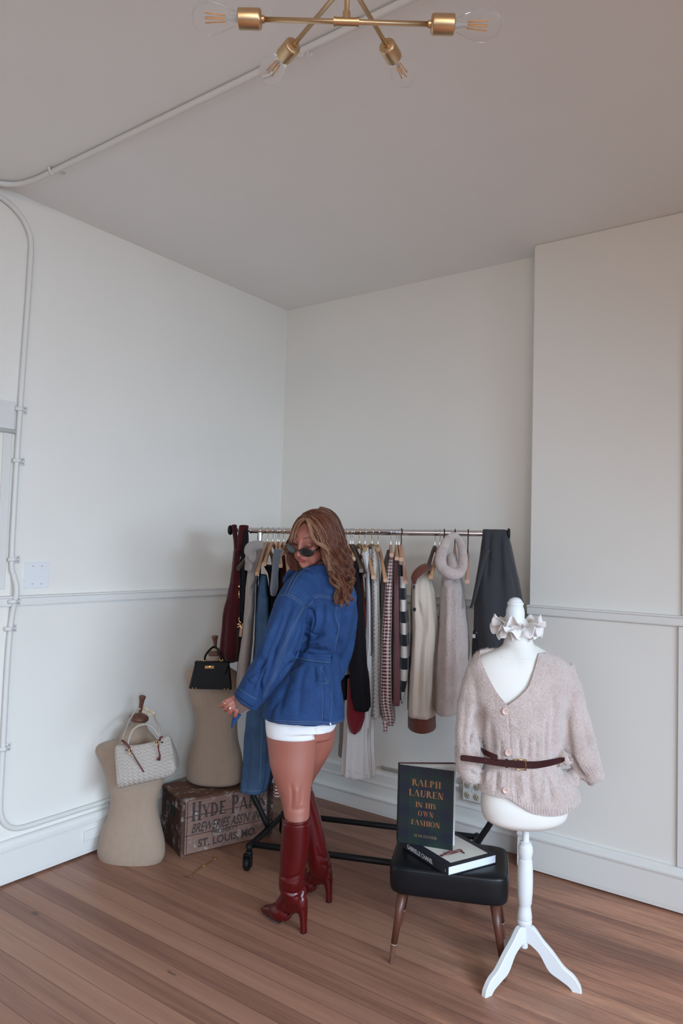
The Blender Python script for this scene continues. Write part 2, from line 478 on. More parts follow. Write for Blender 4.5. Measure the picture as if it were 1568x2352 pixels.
def m_cloth(name, col, rough=.85, kind='plain', col2=None, scale=60.0, sheen=.25, var=.10, bump=.35):
    """cloth with a pattern in the garment's own metres (UV)"""
    m, t, p = nt(name); setp(p, Roughness=rough); p.inputs['Specular IOR Level'].default_value = .2
    p.inputs['Sheen Weight'].default_value = sheen; p.inputs['Sheen Roughness'].default_value = .5
    u, v, _ = uvxy(t)
    tc = nd(t, 'ShaderNodeTexCoord'); n = nd(t, 'ShaderNodeTexNoise', i_Scale=scale, i_Detail=4.0); lk(t, tc.outputs['Object'], n.inputs['Vector'])
    base = mixc(t, n.outputs['Fac'], [c*(1-var) for c in col], [min(1, c*(1+var)) for c in col])
    h = n.outputs['Fac']; bd = .0015
    if kind == 'gingham':
        a = ma(t, 'GREATER_THAN', ma(t, 'SINE', ma(t, 'MULTIPLY', u, 2*PI/.0165)), 0.0); b = ma(t, 'GREATER_THAN', ma(t, 'SINE', ma(t, 'MULTIPLY', v, 2*PI/.0165)), 0.0)
        base = mixc(t, ma(t, 'MULTIPLY', ma(t, 'ADD', a, b), .5), col2, base)
    elif kind == 'dots':
        s = .021
        fu = ma(t, 'SUBTRACT', ma(t, 'FRACT', ma(t, 'DIVIDE', u, s)), .5)
        odd = ma(t, 'MULTIPLY', ma(t, 'MODULO', ma(t, 'ABSOLUTE', ma(t, 'FLOOR', ma(t, 'DIVIDE', u, s))), 2.0), .5)
        fv = ma(t, 'SUBTRACT', ma(t, 'FRACT', ma(t, 'ADD', ma(t, 'DIVIDE', v, s), odd)), .5)
        r = ma(t, 'SQRT', ma(t, 'ADD', ma(t, 'MULTIPLY', fu, fu), ma(t, 'MULTIPLY', fv, fv)))
        base = mixc(t, ma(t, 'LESS_THAN', r, .14), base, col2)
    elif kind == 'stripes':
        a = ma(t, 'GREATER_THAN', ma(t, 'SINE', ma(t, 'ADD', ma(t, 'MULTIPLY', v, 2*PI/.112), .9)), 0.0); base = mixc(t, a, col2, base)
    elif kind == 'finestripes':
        a = ma(t, 'GREATER_THAN', ma(t, 'SINE', ma(t, 'MULTIPLY', v, 2*PI/.016)), .2); base = mixc(t, a, base, col2)
    elif kind == 'plaid':
        a = ma(t, 'GREATER_THAN', ma(t, 'SINE', ma(t, 'MULTIPLY', u, 2*PI/.012)), .55); b = ma(t, 'GREATER_THAN', ma(t, 'SINE', ma(t, 'MULTIPLY', v, 2*PI/.012)), .55)
        base = mixc(t, ma(t, 'MULTIPLY', ma(t, 'MAXIMUM', a, b), .7), base, col2)
    elif kind == 'rib':
        w_ = ma(t, 'SINE', ma(t, 'MULTIPLY', u, 2*PI/.009)); h = ma(t, 'ADD', ma(t, 'MULTIPLY', w_, .5), ma(t, 'MULTIPLY', n.outputs['Fac'], .4)); bd = .004
        base = mixc(t, ma(t, 'MULTIPLY', ma(t, 'LESS_THAN', w_, -.5), .35), base, [c*.55 for c in col])
    lk(t, base, p.inputs['Base Color']); bumpto(t, p, h, bump, bd)
    return m
def m_denim(name, col, worn=.0):
    m, t, p = nt(name); setp(p, Roughness=.82); p.inputs['Specular IOR Level'].default_value = .2
    tc = nd(t, 'ShaderNodeTexCoord'); o = tc.outputs['Object']
    n = nd(t, 'ShaderNodeTexNoise', i_Scale=420.0, i_Detail=3.0); lk(t, o, n.inputs['Vector'])
    n2 = nd(t, 'ShaderNodeTexNoise', i_Scale=9.0, i_Detail=6.0); lk(t, o, n2.inputs['Vector'])
    f = ma(t, 'ADD', ma(t, 'MULTIPLY', n.outputs['Fac'], .7), ma(t, 'MULTIPLY', n2.outputs['Fac'], .5))
    r = nd(t, 'ShaderNodeValToRGB'); e = r.color_ramp.elements
    e[0].position = .38; e[0].color = c4([c*.62 for c in col]); e[1].position = .80; e[1].color = c4([min(1, c*1.45+.01) for c in col]); lk(t, f, r.inputs[0])
    lk(t, r.outputs[0], p.inputs['Base Color'])
    wv = nd(t, 'ShaderNodeTexWave', i_Scale=240.0, i_Distortion=1.0, bands_direction='DIAGONAL'); lk(t, o, wv.inputs['Vector'])
    n4 = nd(t, 'ShaderNodeTexNoise', i_Scale=34.0, i_Detail=4.0, i_Distortion=.6); lk(t, o, n4.inputs['Vector'])
    bumpto(t, p, ma(t, 'ADD', ma(t, 'ADD', ma(t, 'MULTIPLY', wv.outputs['Fac'], .10), ma(t, 'MULTIPLY', n.outputs['Fac'], .15)), n4.outputs['Fac']), .55, .004)
    return m
def m_knitfuzz(name, col, dark):
    m, t, p = nt(name); setp(p, Roughness=.95); p.inputs['Specular IOR Level'].default_value = .1
    p.inputs['Sheen Weight'].default_value = .6; p.inputs['Sheen Roughness'].default_value = .6
    tc = nd(t, 'ShaderNodeTexCoord'); o = tc.outputs['Object']
    n = nd(t, 'ShaderNodeTexNoise', i_Scale=130.0, i_Detail=6.0, i_Roughness=.7); lk(t, o, n.inputs['Vector'])
    n2 = nd(t, 'ShaderNodeTexNoise', i_Scale=14.0, i_Detail=4.0); lk(t, o, n2.inputs['Vector'])
    vo = nd(t, 'ShaderNodeTexVoronoi', i_Scale=230.0); lk(t, o, vo.inputs['Vector'])
    f = ma(t, 'ADD', ma(t, 'MULTIPLY', n.outputs['Fac'], .75), ma(t, 'MULTIPLY', n2.outputs['Fac'], .4))
    r = nd(t, 'ShaderNodeValToRGB'); e = r.color_ramp.elements
    e[0].position = .35; e[0].color = c4(dark); e[1].position = .68; e[1].color = c4(col); lk(t, f, r.inputs[0]); lk(t, r.outputs[0], p.inputs['Base Color'])
    bumpto(t, p, ma(t, 'ADD', n.outputs['Fac'], ma(t, 'MULTIPLY', vo.outputs['Distance'], .7)), .9, .004)
    return m
def m_crate(name, col, white=.45):
    m, t, p = nt(name); setp(p, Roughness=.8); p.inputs['Specular IOR Level'].default_value = .2
    tc = nd(t, 'ShaderNodeTexCoord'); o = tc.outputs['Object']
    mp = nd(t, 'ShaderNodeMapping'); mp.inputs['Scale'].default_value = (3, 3, 22); lk(t, o, mp.inputs[0])
    n = nd(t, 'ShaderNodeTexNoise', i_Scale=3.0, i_Detail=9.0, i_Roughness=.7); lk(t, mp.outputs[0], n.inputs['Vector'])
    n2 = nd(t, 'ShaderNodeTexNoise', i_Scale=16.0, i_Detail=10.0, i_Roughness=.75); lk(t, o, n2.inputs['Vector'])
    base = mixc(t, n.outputs['Fac'], [c*.5 for c in col], [c*1.5 for c in col])
    f = nd(t, 'ShaderNodeMapRange', i_1=.54, i_2=.64, i_3=0.0, i_4=white); lk(t, n2.outputs['Fac'], f.inputs[0])
    base = mixc(t, f.outputs[0], base, (.55, .52, .50))
    lk(t, base, p.inputs['Base Color']); bumpto(t, p, ma(t, 'ADD', n.outputs['Fac'], n2.outputs['Fac']), .6, .004)
    return m
def m_weave(name, col):
    m, t, p = nt(name); setp(p, Roughness=.42)
    u, v, _ = uvxy(t)
    s = .017
    a = ma(t, 'DIVIDE', ma(t, 'ADD', ma(t, 'MULTIPLY', u, .8), v), s); b = ma(t, 'DIVIDE', ma(t, 'SUBTRACT', ma(t, 'MULTIPLY', u, .8), v), s*1.0)
    ck = ma(t, 'MODULO', ma(t, 'ABSOLUTE', ma(t, 'ADD', ma(t, 'FLOOR', a), ma(t, 'FLOOR', b))), 2.0)
    ha = ma(t, 'ABSOLUTE', ma(t, 'SINE', ma(t, 'MULTIPLY', a, PI))); hb = ma(t, 'ABSOLUTE', ma(t, 'SINE', ma(t, 'MULTIPLY', b, PI)))
    h = ma(t, 'ADD', ma(t, 'MULTIPLY', ck, ha), ma(t, 'MULTIPLY', ma(t, 'SUBTRACT', 1.0, ck), hb))
    edge = ma(t, 'LESS_THAN', h, .22)
    lk(t, mixc(t, ma(t, 'MULTIPLY', edge, .4), col, [c*.55 for c in col]), p.inputs['Base Color'])
    bumpto(t, p, h, .55, .003); return m

PAINT = m_paint('warm_white_wall_paint', (.84, .80, .745))
CEILP = m_paint('ceiling_paint', (.90, .885, .855), sc=2.2, var=.03)
TRIMP = m_paint('glossy_trim_paint', (.80, .775, .74), rough=.55, bump=.05)
FLOOR = m_floor()
BRASS = M('brushed_brass', (.66, .47, .28), .36, 1.0, bump=.1, bs=300)
GOLD = M('polished_gold', (.9, .62, .28), .18, 1.0)
CHROME = M('chrome', (.75, .75, .77), .12, 1.0)
SILVER = M('silver', (.8, .8, .82), .2, 1.0)
BLACKM = M('black_powder_coat', (.008, .008, .009), .45, 0.0, spec=.3, bump=.1)
RUBBER = M('black_rubber', (.006, .006, .007), .5, spec=.3)
SCREW = M('painted_screw', (.45, .42, .40), .5)
# ------------------------------------------------------------------ the room
H = RH
YC, XC = -0.1442, 1.7966
struct('floor', box((-.2, RY, -.1), (RX, .3, 0)), FLOOR)
struct('ceiling', box((-.2, RY, H), (RX, .3, H+.1)), CEILP)
struct('wall_left', box((-.12, RY, 0), (0, .12, H)), PAINT)
struct('wall_back', box((-.12, 0, 0), (RX, .12, H)), PAINT)
struct('wall_right', box((RX, RY, 0), (RX+.12, .12, H)), PAINT)
struct('wall_front', box((-.12, RY-.12, 0), (RX+.12, RY, H)), PAINT)
struct('wall_chimney', obox(((XC+3.4)/2, YC/2, H/2), ((3.4-XC)/2, 0, 0), (0, -YC/2, 0), (0, 0, H/2), .006), PAINT)
# window casing strips on the chimney wall, above and below the rail
struct('trim_1', obox((2.56, YC-.006, (1.31+H)/2), (.046, 0, 0), (0, .008, 0), (0, 0, (H-1.31)/2), .004), TRIMP)
struct('trim_2', obox((2.56, YC-.006, .73), (.060, 0, 0), (0, .008, 0), (0, 0, .53), .003), TRIMP)
def prof_run(P0, P1, n, prof):
    """moulding: profile (out, z) swept from P0 to P1 along the wall; n points into the room"""
    P0, P1, n = np.array(P0, float), np.array(P1, float), np.array(n, float)
    R = [[P+n*o+np.array([0, 0, z]) for o, z in prof] for P in (P0, P1)]
    return loft(R)
rail = [(0, 1.262), (.022, 1.262), (.024, 1.268), (.024, 1.296), (.030, 1.300), (.030, 1.306), (.020, 1.309), (0, 1.309)]
struct('trim_3', prof_run((0, -6.0, 0), (0, 0, 0), (1, 0, 0), rail), TRIMP)
struct('trim_4', prof_run((0, 0, 0), (XC, 0, 0), (0, -1, 0), rail), TRIMP)
struct('trim_5', prof_run((XC, YC, 0), (3.4, YC, 0), (0, -1, 0), rail), TRIMP)
bb = [(0, .010), (.024, .010), (.026, .03), (.026, .150), (.028, .160), (.034, .163), (.034, .172), (.028, .178), (.022, .192), (.016, .198), (0, .200)]
struct('baseboard_left', prof_run((0, -6.0, 0), (0, -.03, 0), (1, 0, 0), bb), TRIMP)
struct('baseboard_chimney', prof_run((XC-.03, YC, 0), (3.4, YC, 0), (0, -1, 0), bb), TRIMP)
bb2 = [(0, .002), (.028, .002), (.030, .02), (.030, .082), (.038, .086), (.040, .096), (.034, .104), (.028, .110), (.018, .112), (.018, .166), (.022, .172), (.020, .184), (.018, .188),
       (.018, .232), (.012, .240), (.004, .246), (0, .246)]
struct('baseboard_back', prof_run((0, 0, 0), (XC, 0, 0), (0, -1, 0), bb2), TRIMP)
struct('baseboard_chimney_side', prof_run((XC, 0, 0), (XC, YC-.02, 0), (-1, 0, 0), bb), TRIMP)
# windows the daylight comes through (outside the photograph)
WF = M('window_frame_paint', (.8, .8, .79), .4)
def win(name, c, half_w, axis, n):
    mb = MB(); a = np.array(axis, float); nn = np.array(n, float); c = np.array(c, float)
    for s in (-1, 1):
        mb.add(obox(c+a*s*(half_w+.05), a*.05, nn*.03, (0, 0, 1.0), .005)); mb.add(obox(c+np.array([0, 0, s*.95]), a*(half_w+.1), nn*.03, (0, 0, .05), .005))
    mb.add(obox(c, a*.02, nn*.012, (0, 0, .9))); mb.add(obox(c, a*half_w, nn*.012, (0, 0, .02)))
    struct(name, mb.g(), WF)
win('window_1', (RX-.03, -2.45, 1.5), 1.1, (0, 1, 0), (1, 0, 0))
win('window_2', (RX-.03, -4.85, 1.5), .75, (0, 1, 0), (1, 0, 0))
win('window_3', (2.9, RY+.03, 1.55), 1.2, (1, 0, 0), (0, 1, 0))

# conduit pipes on the wall and across the ceiling
CP = M('conduit_paint', (.75, .73, .70), .45, bump=.05, bs=60)
cr = .0118
co = empty('conduit', (.013, -1.9, .2), 'white painted pipe running down the left wall and bending along above the baseboard', 'pipe')
pz = [(-2.30, 3.122), (-2.10, 3.121), (-2.03, 3.114), (-1.97, 3.092), (-1.92, 3.055), (-1.886, 3.005), (-1.873, 2.955), (-1.872, 2.88), (-1.876, 2.65), (-1.885, 2.3), (-1.892, 1.9), (-1.893, 1.48), (-1.878, 1.40), (-1.874, 1.33), (-1.880, 1.20), (-1.888, 1.0), (-1.89, .6), (-1.891, .38), (-1.884, .325), (-1.862, .28), (-1.825, .25), (-1.78, .238), (-1.70, .236), (-1.3, .236), (-.55, .236)]
P = [(.016+(.022 if 1.22 < z < 1.36 else 0), y, z) for y, z in pz]
mk('pipe', tube(P, cr, 12, k=6), CP, co)
for z in (2.17, 1.93, 1.475, 1.285, 1.16, .62):
    mb = MB(); y = -1.889; x0 = .003 + (.022 if 1.22 < z < 1.36 else 0)
    mb.add(tube([(x0+.004, y-.018, z), (x0+.016, y-.016, z), (x0+.028, y, z), (x0+.016, y+.016, z), (x0+.004, y+.018, z)], .0035, 6, k=4, flat=3.0, up=(0, 0, 1)))
    mb.add(obox((x0+.002, y+.028, z), (.002, 0, 0), (0, .014, 0), (0, 0, .018), .001))
    c = mk('pipe_strap', mb.g(), CP, co)
    mk('screw', lathe([(.0045, 0), (.004, .002), (0, .003)], (x0+.004, y+.031, z+.009), (1, 0, 0), 10), SCREW, c)
    mk('screw', lathe([(.0045, 0), (.004, .002), (0, .003)], (x0+.004, y+.031, z-.009), (1, 0, 0), 10), SCREW, c)
co = empty('conduit', (1.5, -1.985, H-.03), 'white painted pipe crossing the ceiling behind the brass lamp', 'pipe')
mk('pipe', tube([(.018, -2.35, H-.02), (.03, -2.12, H-.018), (.085, -2.025, H-.016), (.20, -1.99, H-.016), (.45, -1.985, H-.016), (1.5, -1.985, H-.016), (3.2, -1.985, H-.016), (5.3, -1.985, H-.016)], .012, 12, k=5), CP, co)
for x in (.35, 1.60, 3.0):
    mb = MB(); mb.add(tube([(x, -2.006, H-.002), (x, -2.002, H-.016), (x, -1.985, H-.030), (x, -1.968, H-.016), (x, -1.964, H-.002)], .003, 6, k=4, flat=3, up=(1, 0, 0)))
    mb.add(obox((x, -1.945, H-.002), (.009, 0, 0), (0, .016, 0), (0, 0, .002)))
    mk('pipe_strap', mb.g(), CP, co)
# side run and box edge left of the pipe
co = empty('conduit', (.012, -2.1, 2.06), 'short thin pipe entering the long wall pipe from the left', 'pipe')
mk('pipe', tube([(.013, -2.9, 2.062), (.013, -1.905, 2.062)], .0105, 10), CP, co)
mb = MB(); mb.add(obox((.006, -2.40, 2.13), (.006, 0, 0), (0, .49, 0), (0, 0, .068), .002))
mk('wall_panel', mb.g(), CP, smooth=False, label='flat white wall panel above the short thin pipe at the left edge', cat='wall panel')
mk('wall_batten', obox((.005, -1.935, 1.70), (.005, 0, 0), (0, .020, 0), (0, 0, .36), .002), CP, smooth=False, label='narrow vertical white batten beside the long pipe on the left wall', cat='batten')
# small wire hook on the ceiling pipe
hk = MB()
for px in (686, 707):
    c = onpl(px, 112, 2, H-.02); hk.add(tube([c+(0, 0, .012), c+(.004, -.004, -.02), c+(.012, -.006, -.034), c+(.02, -.004, -.028), c+(.014, .0, -.018)], .0022, 8, k=5))
mk('cup_hook', hk.g(), CP, label='small white double wire hook on the ceiling pipe behind the lamp', cat='hook')
# blank double plate
bp = empty('wall_plate', (0, -1.76, 1.38), 'blank square white cover plate on the left wall above the rail', 'cover plate')
mk('plate', obox((.003, -1.757, 1.402), (.0035, 0, 0), (0, .062, 0), (0, 0, .062), .0015), M('plate_paint', (.80, .80, .81), .4), bp, smooth=False)
for dy in (-.023, .023):
    for dz in (-.042, .042):
        mk('screw', lathe([(.0034, 0), (.003, .0015), (0, .002)], (.0065, -1.757+dy, 1.402+dz), (1, 0, 0), 10), SCREW, bp)
# low plate on the left baseboard
lp = empty('outlet_box', (.03, -1.37, .09), 'long flat painted box on the left baseboard beside the tan dress form', 'outlet box')
mk('cover', obox((.032, -1.36, .103), (.006, 0, 0), (0, .095, 0), (0, 0, .024), .002), TRIMP, lp, smooth=False)
mk('socket_face', obox((.036, -1.32, .101), (.005, 0, 0), (0, .035, 0), (0, 0, .017), .002), TRIMP, lp, smooth=False)
# outlets on the back wall
OUTW = M('outlet_enamel', (.78, .77, .75), .35); IVORY = M('outlet_ivory', (.62, .55, .42), .4); SLOT = M('slot_black', (.02, .02, .02), .6)
c = onpl(1085, 1817, 1, -.045)
ob = empty('outlet_box', (c[0], 0, c[2]-.06), 'white surface mounted four socket outlet box behind the mannequin', 'outlet box')
mk('box', obox(c+(0, .022, 0), (.062, 0, 0), (0, .023, 0), (0, 0, .060), .006), OUTW, ob, smooth=False)
for dx in (-.027, .027):
    for dz in (-.027, .027):
        s = mk('socket', lathe([(.019, 0), (.019, .003), (.016, .005), (0, .005)], c+(dx, -.001, dz), (0, -1, 0), 20), IVORY, ob, sharp=40)
        mb = MB()
        for a, b, r in ((-.006, .003, .0045), (.006, .003, .0045), (0, -.008, .003)): mb.add(obox(c+(dx+a, -.0065, dz+b), (.0012, 0, 0), (0, .0008, 0), (0, 0, r)))
        mk('slots', mb.g(), SLOT, s, smooth=False)
for dx, dz in ((-.054, -.052), (.054, -.052), (-.054, .052), (.054, .052), (0, 0)):
    mk('screw', lathe([(.004, 0), (.0035, .002), (0, .003)], c+(dx, -.001, dz), (0, -1, 0), 10), SILVER, ob)
mb = MB(); mb.add(tube([c+(-.06, .03, 0), c+(-.12, .03, 0), c+(-.6, .03, 0)], .011, 12)); mb.add(tube([c+(-.063, .03, 0), c+(-.085, .03, 0)], .016, 12))
mk('conduit', mb.g(), CP, label='short white pipe running left from the four socket outlet box', cat='pipe')
c = onpl(1149, 1889, 1, -.035)
ob = empty('outlet_box', (c[0], 0, c[2]-.03), 'small low outlet on the back baseboard under the white mannequin', 'outlet box')
mk('box', obox(c+(0, .012, 0), (.040, 0, 0), (0, .012, 0), (0, 0, .022), .003), OUTW, ob, smooth=False)
mk('slot', obox(c+(-.008, -.001, 0), (.004, 0, 0), (0, .001, 0), (0, 0, .011)), SLOT, ob, smooth=False)
mk('slot', obox(c+(.018, -.001, 0), (.0015, 0, 0), (0, .001, 0), (0, 0, .009)), SLOT, ob, smooth=False)

# ------------------------------------------------------------------ ceiling lamp
hub1 = atd(795, 50, 1.60)
zc = hub1[2]+.092
lamp = empty('ceiling_lamp', (hub1[0], hub1[1], hub1[2]-.02), 'brushed brass ceiling lamp with crossed arms and clear bulbs at the top of the photo', 'ceiling lamp')
mk('stem', tube([hub1+(0, 0, .004), (hub1[0], hub1[1], H-.02)], .0062, 14), BRASS, lamp)
mk('canopy', lathe([(.062, 0), (.062, .016), (.055, .022), (0, .022)], (hub1[0], hub1[1], H-.022), (0, 0, 1), 32), BRASS, lamp, sharp=40)
GLASS = M('clear_bulb_glass', (1, 1, 1), .0, trans=1.0, ior=1.10)
FIL = M('amber_filament', (.85, .42, .16), .5)
def lamp_arm(c, e1, e2, ends):
    """one straight arm through hub point c with sockets at the ends"""
    c, e1, e2 = map(np.array, (c, e1, e2)); d = (e2-e1)/np.linalg.norm(e2-e1)
    a = mk('arm', tube([e1, e2], .0056, 14), BRASS, lamp)
    mk('hub', MB().add(tube([c-d*.028, c+d*.028], .0088, 16)).add(tube([c-d*.028, c-d*.024], .0100, 16)).add(tube([c+d*.024, c+d*.028], .0100, 16)).add(tube([c, c+(0, 0, .022)], .0085, 14)).g(), BRASS, lamp, sharp=40)
    for e, s in ((e1, -1), (e2, 1)):
        if s not in ends: continue
        dd = d*s
        k = mk('socket', lathe([(.0001, -.006), (.008, -.006), (.008, 0), (.018, .001), (.0205, .003), (.0215, .006), (.0215, .050), (.020, .052), (.017, .050), (.0001, .046)], e, dd, 28), BRASS, lamp, sharp=35)
        b0 = e+dd*.047
        pr = [(.0125, 0), (.0130, .006), (.0165, .018), (.0245, .038), (.0305, .058), (.0318, .072), (.0290, .088), (.0215, .100), (.0105, .106), (.0001, .1075)]
        b = mk('bulb', lathe(spline(pr, 4), b0, dd, 32), GLASS, lamp)
        p = np.cross(dd, [0, 0, 1]); p /= np.linalg.norm(p); q = np.cross(dd, p)
        mb = MB()
        for i in range(4):
            aa = PI/4+i*PI/2; o = (p*math.cos(aa)+q*math.sin(aa))
            mb.add(tube([b0+dd*.034+o*.0055, b0+dd*.078+o*.0085], .0013, 6))
        mk('filament', mb.g(), FIL, b)
        mb = MB(); mb.add(lathe([(.011, .0), (.0075, .008), (.0045, .022), (.0035, .034), (.0001, .036)], b0, dd, 14)); mb.add(tube([b0+dd*.034, b0+dd*.080], .0008, 5))
        mk('filament_stem', mb.g(), M('filament_glass', (.85, .85, .85), .1, trans=.6, ior=1.3), b)
p1, p2 = atd(602, 45, 1.60), atd(984, 58, 1.60)
p1[2] = p2[2] = hub1[2]
# keep the arm straight and level through the hub
d = p2-p1; d /= np.linalg.norm(d); lamp_arm(hub1, hub1-d*.187, hub1+d*.187, (-1, 1))
for (x, y) in ((674, 103), (887, 103)):
    hub = np.array([hub1[0], hub1[1], zc]); zz = zc
    e = onpl(x, y, 2, zz); dd = e-hub; L = np.linalg.norm(dd); dd /= L
    lamp_arm(hub, hub-dd*L, hub+dd*L, (-1, 1)); zc += .006
# ------------------------------------------------------------------ tan dress forms
LINEN = M('tan_linen', (.38, .275, .205), .9, var=.08, vs=30, bump=.3, bs=500, sheen=.2)
SEAM = M('linen_seam', (.44, .33, .25), .85)
WALN = M('walnut_turning', (.14, .055, .035), .4, var=.2, vs=30)
FD1 = 3.60
def dress_form(name, rows, D, th, neck, knob, label, seams):
    body = MB(); body.add(sil(rows, D, th, n=48, k=6, sup=2.3, rnd=.012))
    for a, b, r1, r2, d in neck: body.add(cap(atd(a[0], a[1], d), r1*d/FPX, atd(b[0], b[1], d), r2*d/FPX, 24))
    g = blob(body.g(), .006, 6)
    base = g[0][np.argmin(g[0][:, 2])]; c = g[0].mean(0)
    r = empty(name, (c[0], c[1], g[0][:, 2].min()), label, 'dress form')
    mk('torso', g, LINEN, r)
    s = Surf(g); mb = MB()
    for l in seams:
        P = s.line(spline(np.array(l, float), 4), .0002, 8); mb.add(tube(P, .0012, 5))
    mk('seams', mb.g(), SEAM, r)
    (cx, cy, cr_), (kx, ky), d = knob
    c0, k0 = atd(cx, cy, d), atd(kx, ky, d); ax = (k0-c0)/np.linalg.norm(k0-c0); L = np.linalg.norm(k0-c0); q = cr_*d/FPX
    mk('neck_cap', lathe([(q*.97, -.012), (q*1.02, -.004), (q, .004), (q*.8, .012), (q*.4, .020), (.0001, .021)], c0, ax, 32), WALN, r, sharp=50)
    mk('knob', lathe(spline([(q*.42, .014), (.0085, .026), (.0095, .045), (.0130, L*.75), (.0175, L-.012), (.0150, L-.003), (.0001, L)], 3), c0, ax, 24), WALN, r)
    return r, g
rows1 = [(1703, 262, 352, 3.70, .030), (1708, 236, 372, 3.70, .055), (1716, 222, 384, 3.69, .065), (1728, 219, 388, 3.685, .08), (1742, 226, 390, 3.68, .09), (1774, 240, 383, 3.67, .10), (1806, 248.6, 371, 3.65, .095), (1841, 252.7, 362, 3.64, .09), (1870, 248.6, 365, 3.63, .09),
         (1896, 238, 371, 3.62, .095), (1927, 228, 378, 3.61, .10), (1955, 223, 379, 3.60, .10), (1972, 227, 371, 3.60, .10), (1982, 236, 358, 3.60, .095), (1988, 262, 332, 3.60, .07)]
F1, g1 = dress_form('dress_form', rows1, FD1, .1,
    [((317, 1674), (312, 1705), 21, 27, 3.72), ((312, 1700), (280, 1722), 22, 12, 3.70), ((318, 1690), (360, 1716), 26, 12, 3.70), ((308, 1700), (310, 1740), 34, 40, 3.68)],
    ((319.5, 1648, 21.5), (327.5, 1597), 3.725), 'tan linen dress form on the floor leaning on the left wall, cream bag on it',
    [[(289, 1822), (283, 1860), (268, 1930), (253, 1992)], [(320, 1815), (316, 1870), (312, 1930), (307, 1988)], [(349, 1812), (346, 1860), (352, 1920), (358, 1978)]])
rows2 = [(1530, 462, 520, 3.90, .03), (1538, 436, 540, 3.90, .06), (1547, 427, 547, 3.90, .075), (1560, 426, 549, 3.90, .085), (1580, 430, 549, 3.90, .095), (1608, 436, 550, 3.90, .10), (1634, 444.5, 548, 3.90, .10), (1660, 449, 545, 3.90, .09), (1695, 446, 547, 3.9, .088),
         (1730, 435, 555, 3.9, .095), (1757, 428.5, 558, 3.9, .10), (1780, 427, 558, 3.9, .10), (1790, 430, 554, 3.9, .10), (1795, 440, 544, 3.9, .09), (1797, 460, 526, 3.9, .06)]
F2, g2 = dress_form('dress_form', rows2, 3.90, .1,
    [((496, 1502), (494, 1540), 15.5, 20, 3.91), ((494, 1530), (450, 1550), 16, 9, 3.90), ((496, 1530), (535, 1548), 16, 9, 3.90)],
    ((495, 1499, 17), (493, 1459), 3.91), 'tan linen dress form standing on the wooden crate with a black handbag',
    [[(463, 1600), (466, 1660), (461, 1720), (452, 1800)], [(500, 1600), (500, 1660), (497, 1720), (496, 1804)], [(530, 1600), (528, 1660), (532, 1720), (537, 1800)]])

# ------------------------------------------------------------------ cream woven bag hanging in front of the first form
CREAM = m_weave('cream_woven_leather', (.46, .40, .355)); CREAMP = M('cream_leather_cord', (.46, .40, .345), .5, bump=.4, bs=300)
OXB = M('oxblood_leather', (.10, .012, .016), .4)
BD = 3.47
bag = empty('handbag', atd(335, 1800, BD), 'cream woven leather handbag with rope handles hanging on the left dress form', 'handbag')
# bag body: sections from left end to right end of measured top and bottom edges
secs = [((263, 1722), (276, 1803)), ((270, 1711), (285, 1804)), ((295, 1712), (305, 1799)), ((317, 1711), (330, 1794)), ((345, 1705), (355, 1788)), ((371, 1696), (382, 1782)), ((386, 1690), (400, 1775)), ((391, 1692), (410, 1762))]
R = []; UVs = []
secs = spline([list(a)+list(b) for a, b in secs], 3)
for i, (tx, ty, bx, by) in enumerate(secs):
    top, bot = atd(tx, ty, BD), atd(bx, by, BD)
    f = i/(len(secs)-1); e = 1.0 if 0 < i < len(secs)-1 else .75
    ring = []; uu = []
    hor = np.cross(bot-top, RT); hor /= np.linalg.norm(hor)
    if hor@FW < 0: hor = -hor
    prof = [(0, -.006), (.25, -.022), (.55, -.040), (.80, -.052), (.93, -.050), (.99, -.036), (1.0, 0), (.99, .036), (.93, .050), (.8, .052), (.55, .040), (.25, .022), (0, .006)]
    L = 0; last = None
    for a, o in prof:
        bend = .004*math.sin(f*9+a*4)
        q = top+(bot-top)*a*(1 if e == 1 else .97)+hor*(o*e+bend*(1 if o < 0 else -1)*min(1, abs(o)*40))
        if last is not None: L += np.linalg.norm(q-last)
        last = q; ring.append(q); uu.append((f*.32, L))
    R.append(ring); UVs.append(uu)
R = np.array(R); U = np.array(UVs).reshape(-1, 2)
bg = loft(R, uv=None); bg = (bg[0], bg[1], np.concatenate([U, U[:1], U[-1:]]))
mk('bag_body', bg, CREAM, bag, sharp=60)
sb = Surf(bg)
mb = MB(); P = [sb.hit(x, y, .001)[0] for x, y in ((268, 1716), (271, 1740), (274, 1770), (280, 1800))]; mb.add(tube(P, .0028, 8, k=3))
P = [sb.hit(x, y, .001)[0] for x, y in ((270, 1713), (295, 1714), (317, 1713), (345, 1707), (371, 1699), (387, 1693))]; mb.add(tube(P, .0025, 8, k=3))
mk('piping', mb.g(), CREAMP, bag)
def cord(pts, r=.0048, tw=True):
    P = spline(np.array([atd(*p) for p in pts]), 8)
    if not tw: return tube(P, r, 10)
    mb = MB(); T = np.gradient(P, axis=0); T /= np.linalg.norm(T, axis=1)[:, None]
    L = np.concatenate([[0], np.cumsum(np.linalg.norm(np.diff(P, axis=0), axis=1))])
    m = int(L[-1]/.0022); Q = np.stack([np.interp(np.linspace(0, L[-1], m), L, P[:, i]) for i in range(3)], 1); LL = np.linspace(0, L[-1], m)
    T = np.gradient(Q, axis=0); T /= np.linalg.norm(T, axis=1)[:, None]; a = np.cross(T, FW); a /= np.linalg.norm(a, axis=1)[:, None]; b = np.cross(T, a)
    for k in range(3):
        ph = LL/.020*2*PI+k*2*PI/3
        mb.add(tube(Q+(a*np.cos(ph)[:, None]+b*np.sin(ph)[:, None])*r*.48, r*.62, 6))
    return mb.g()
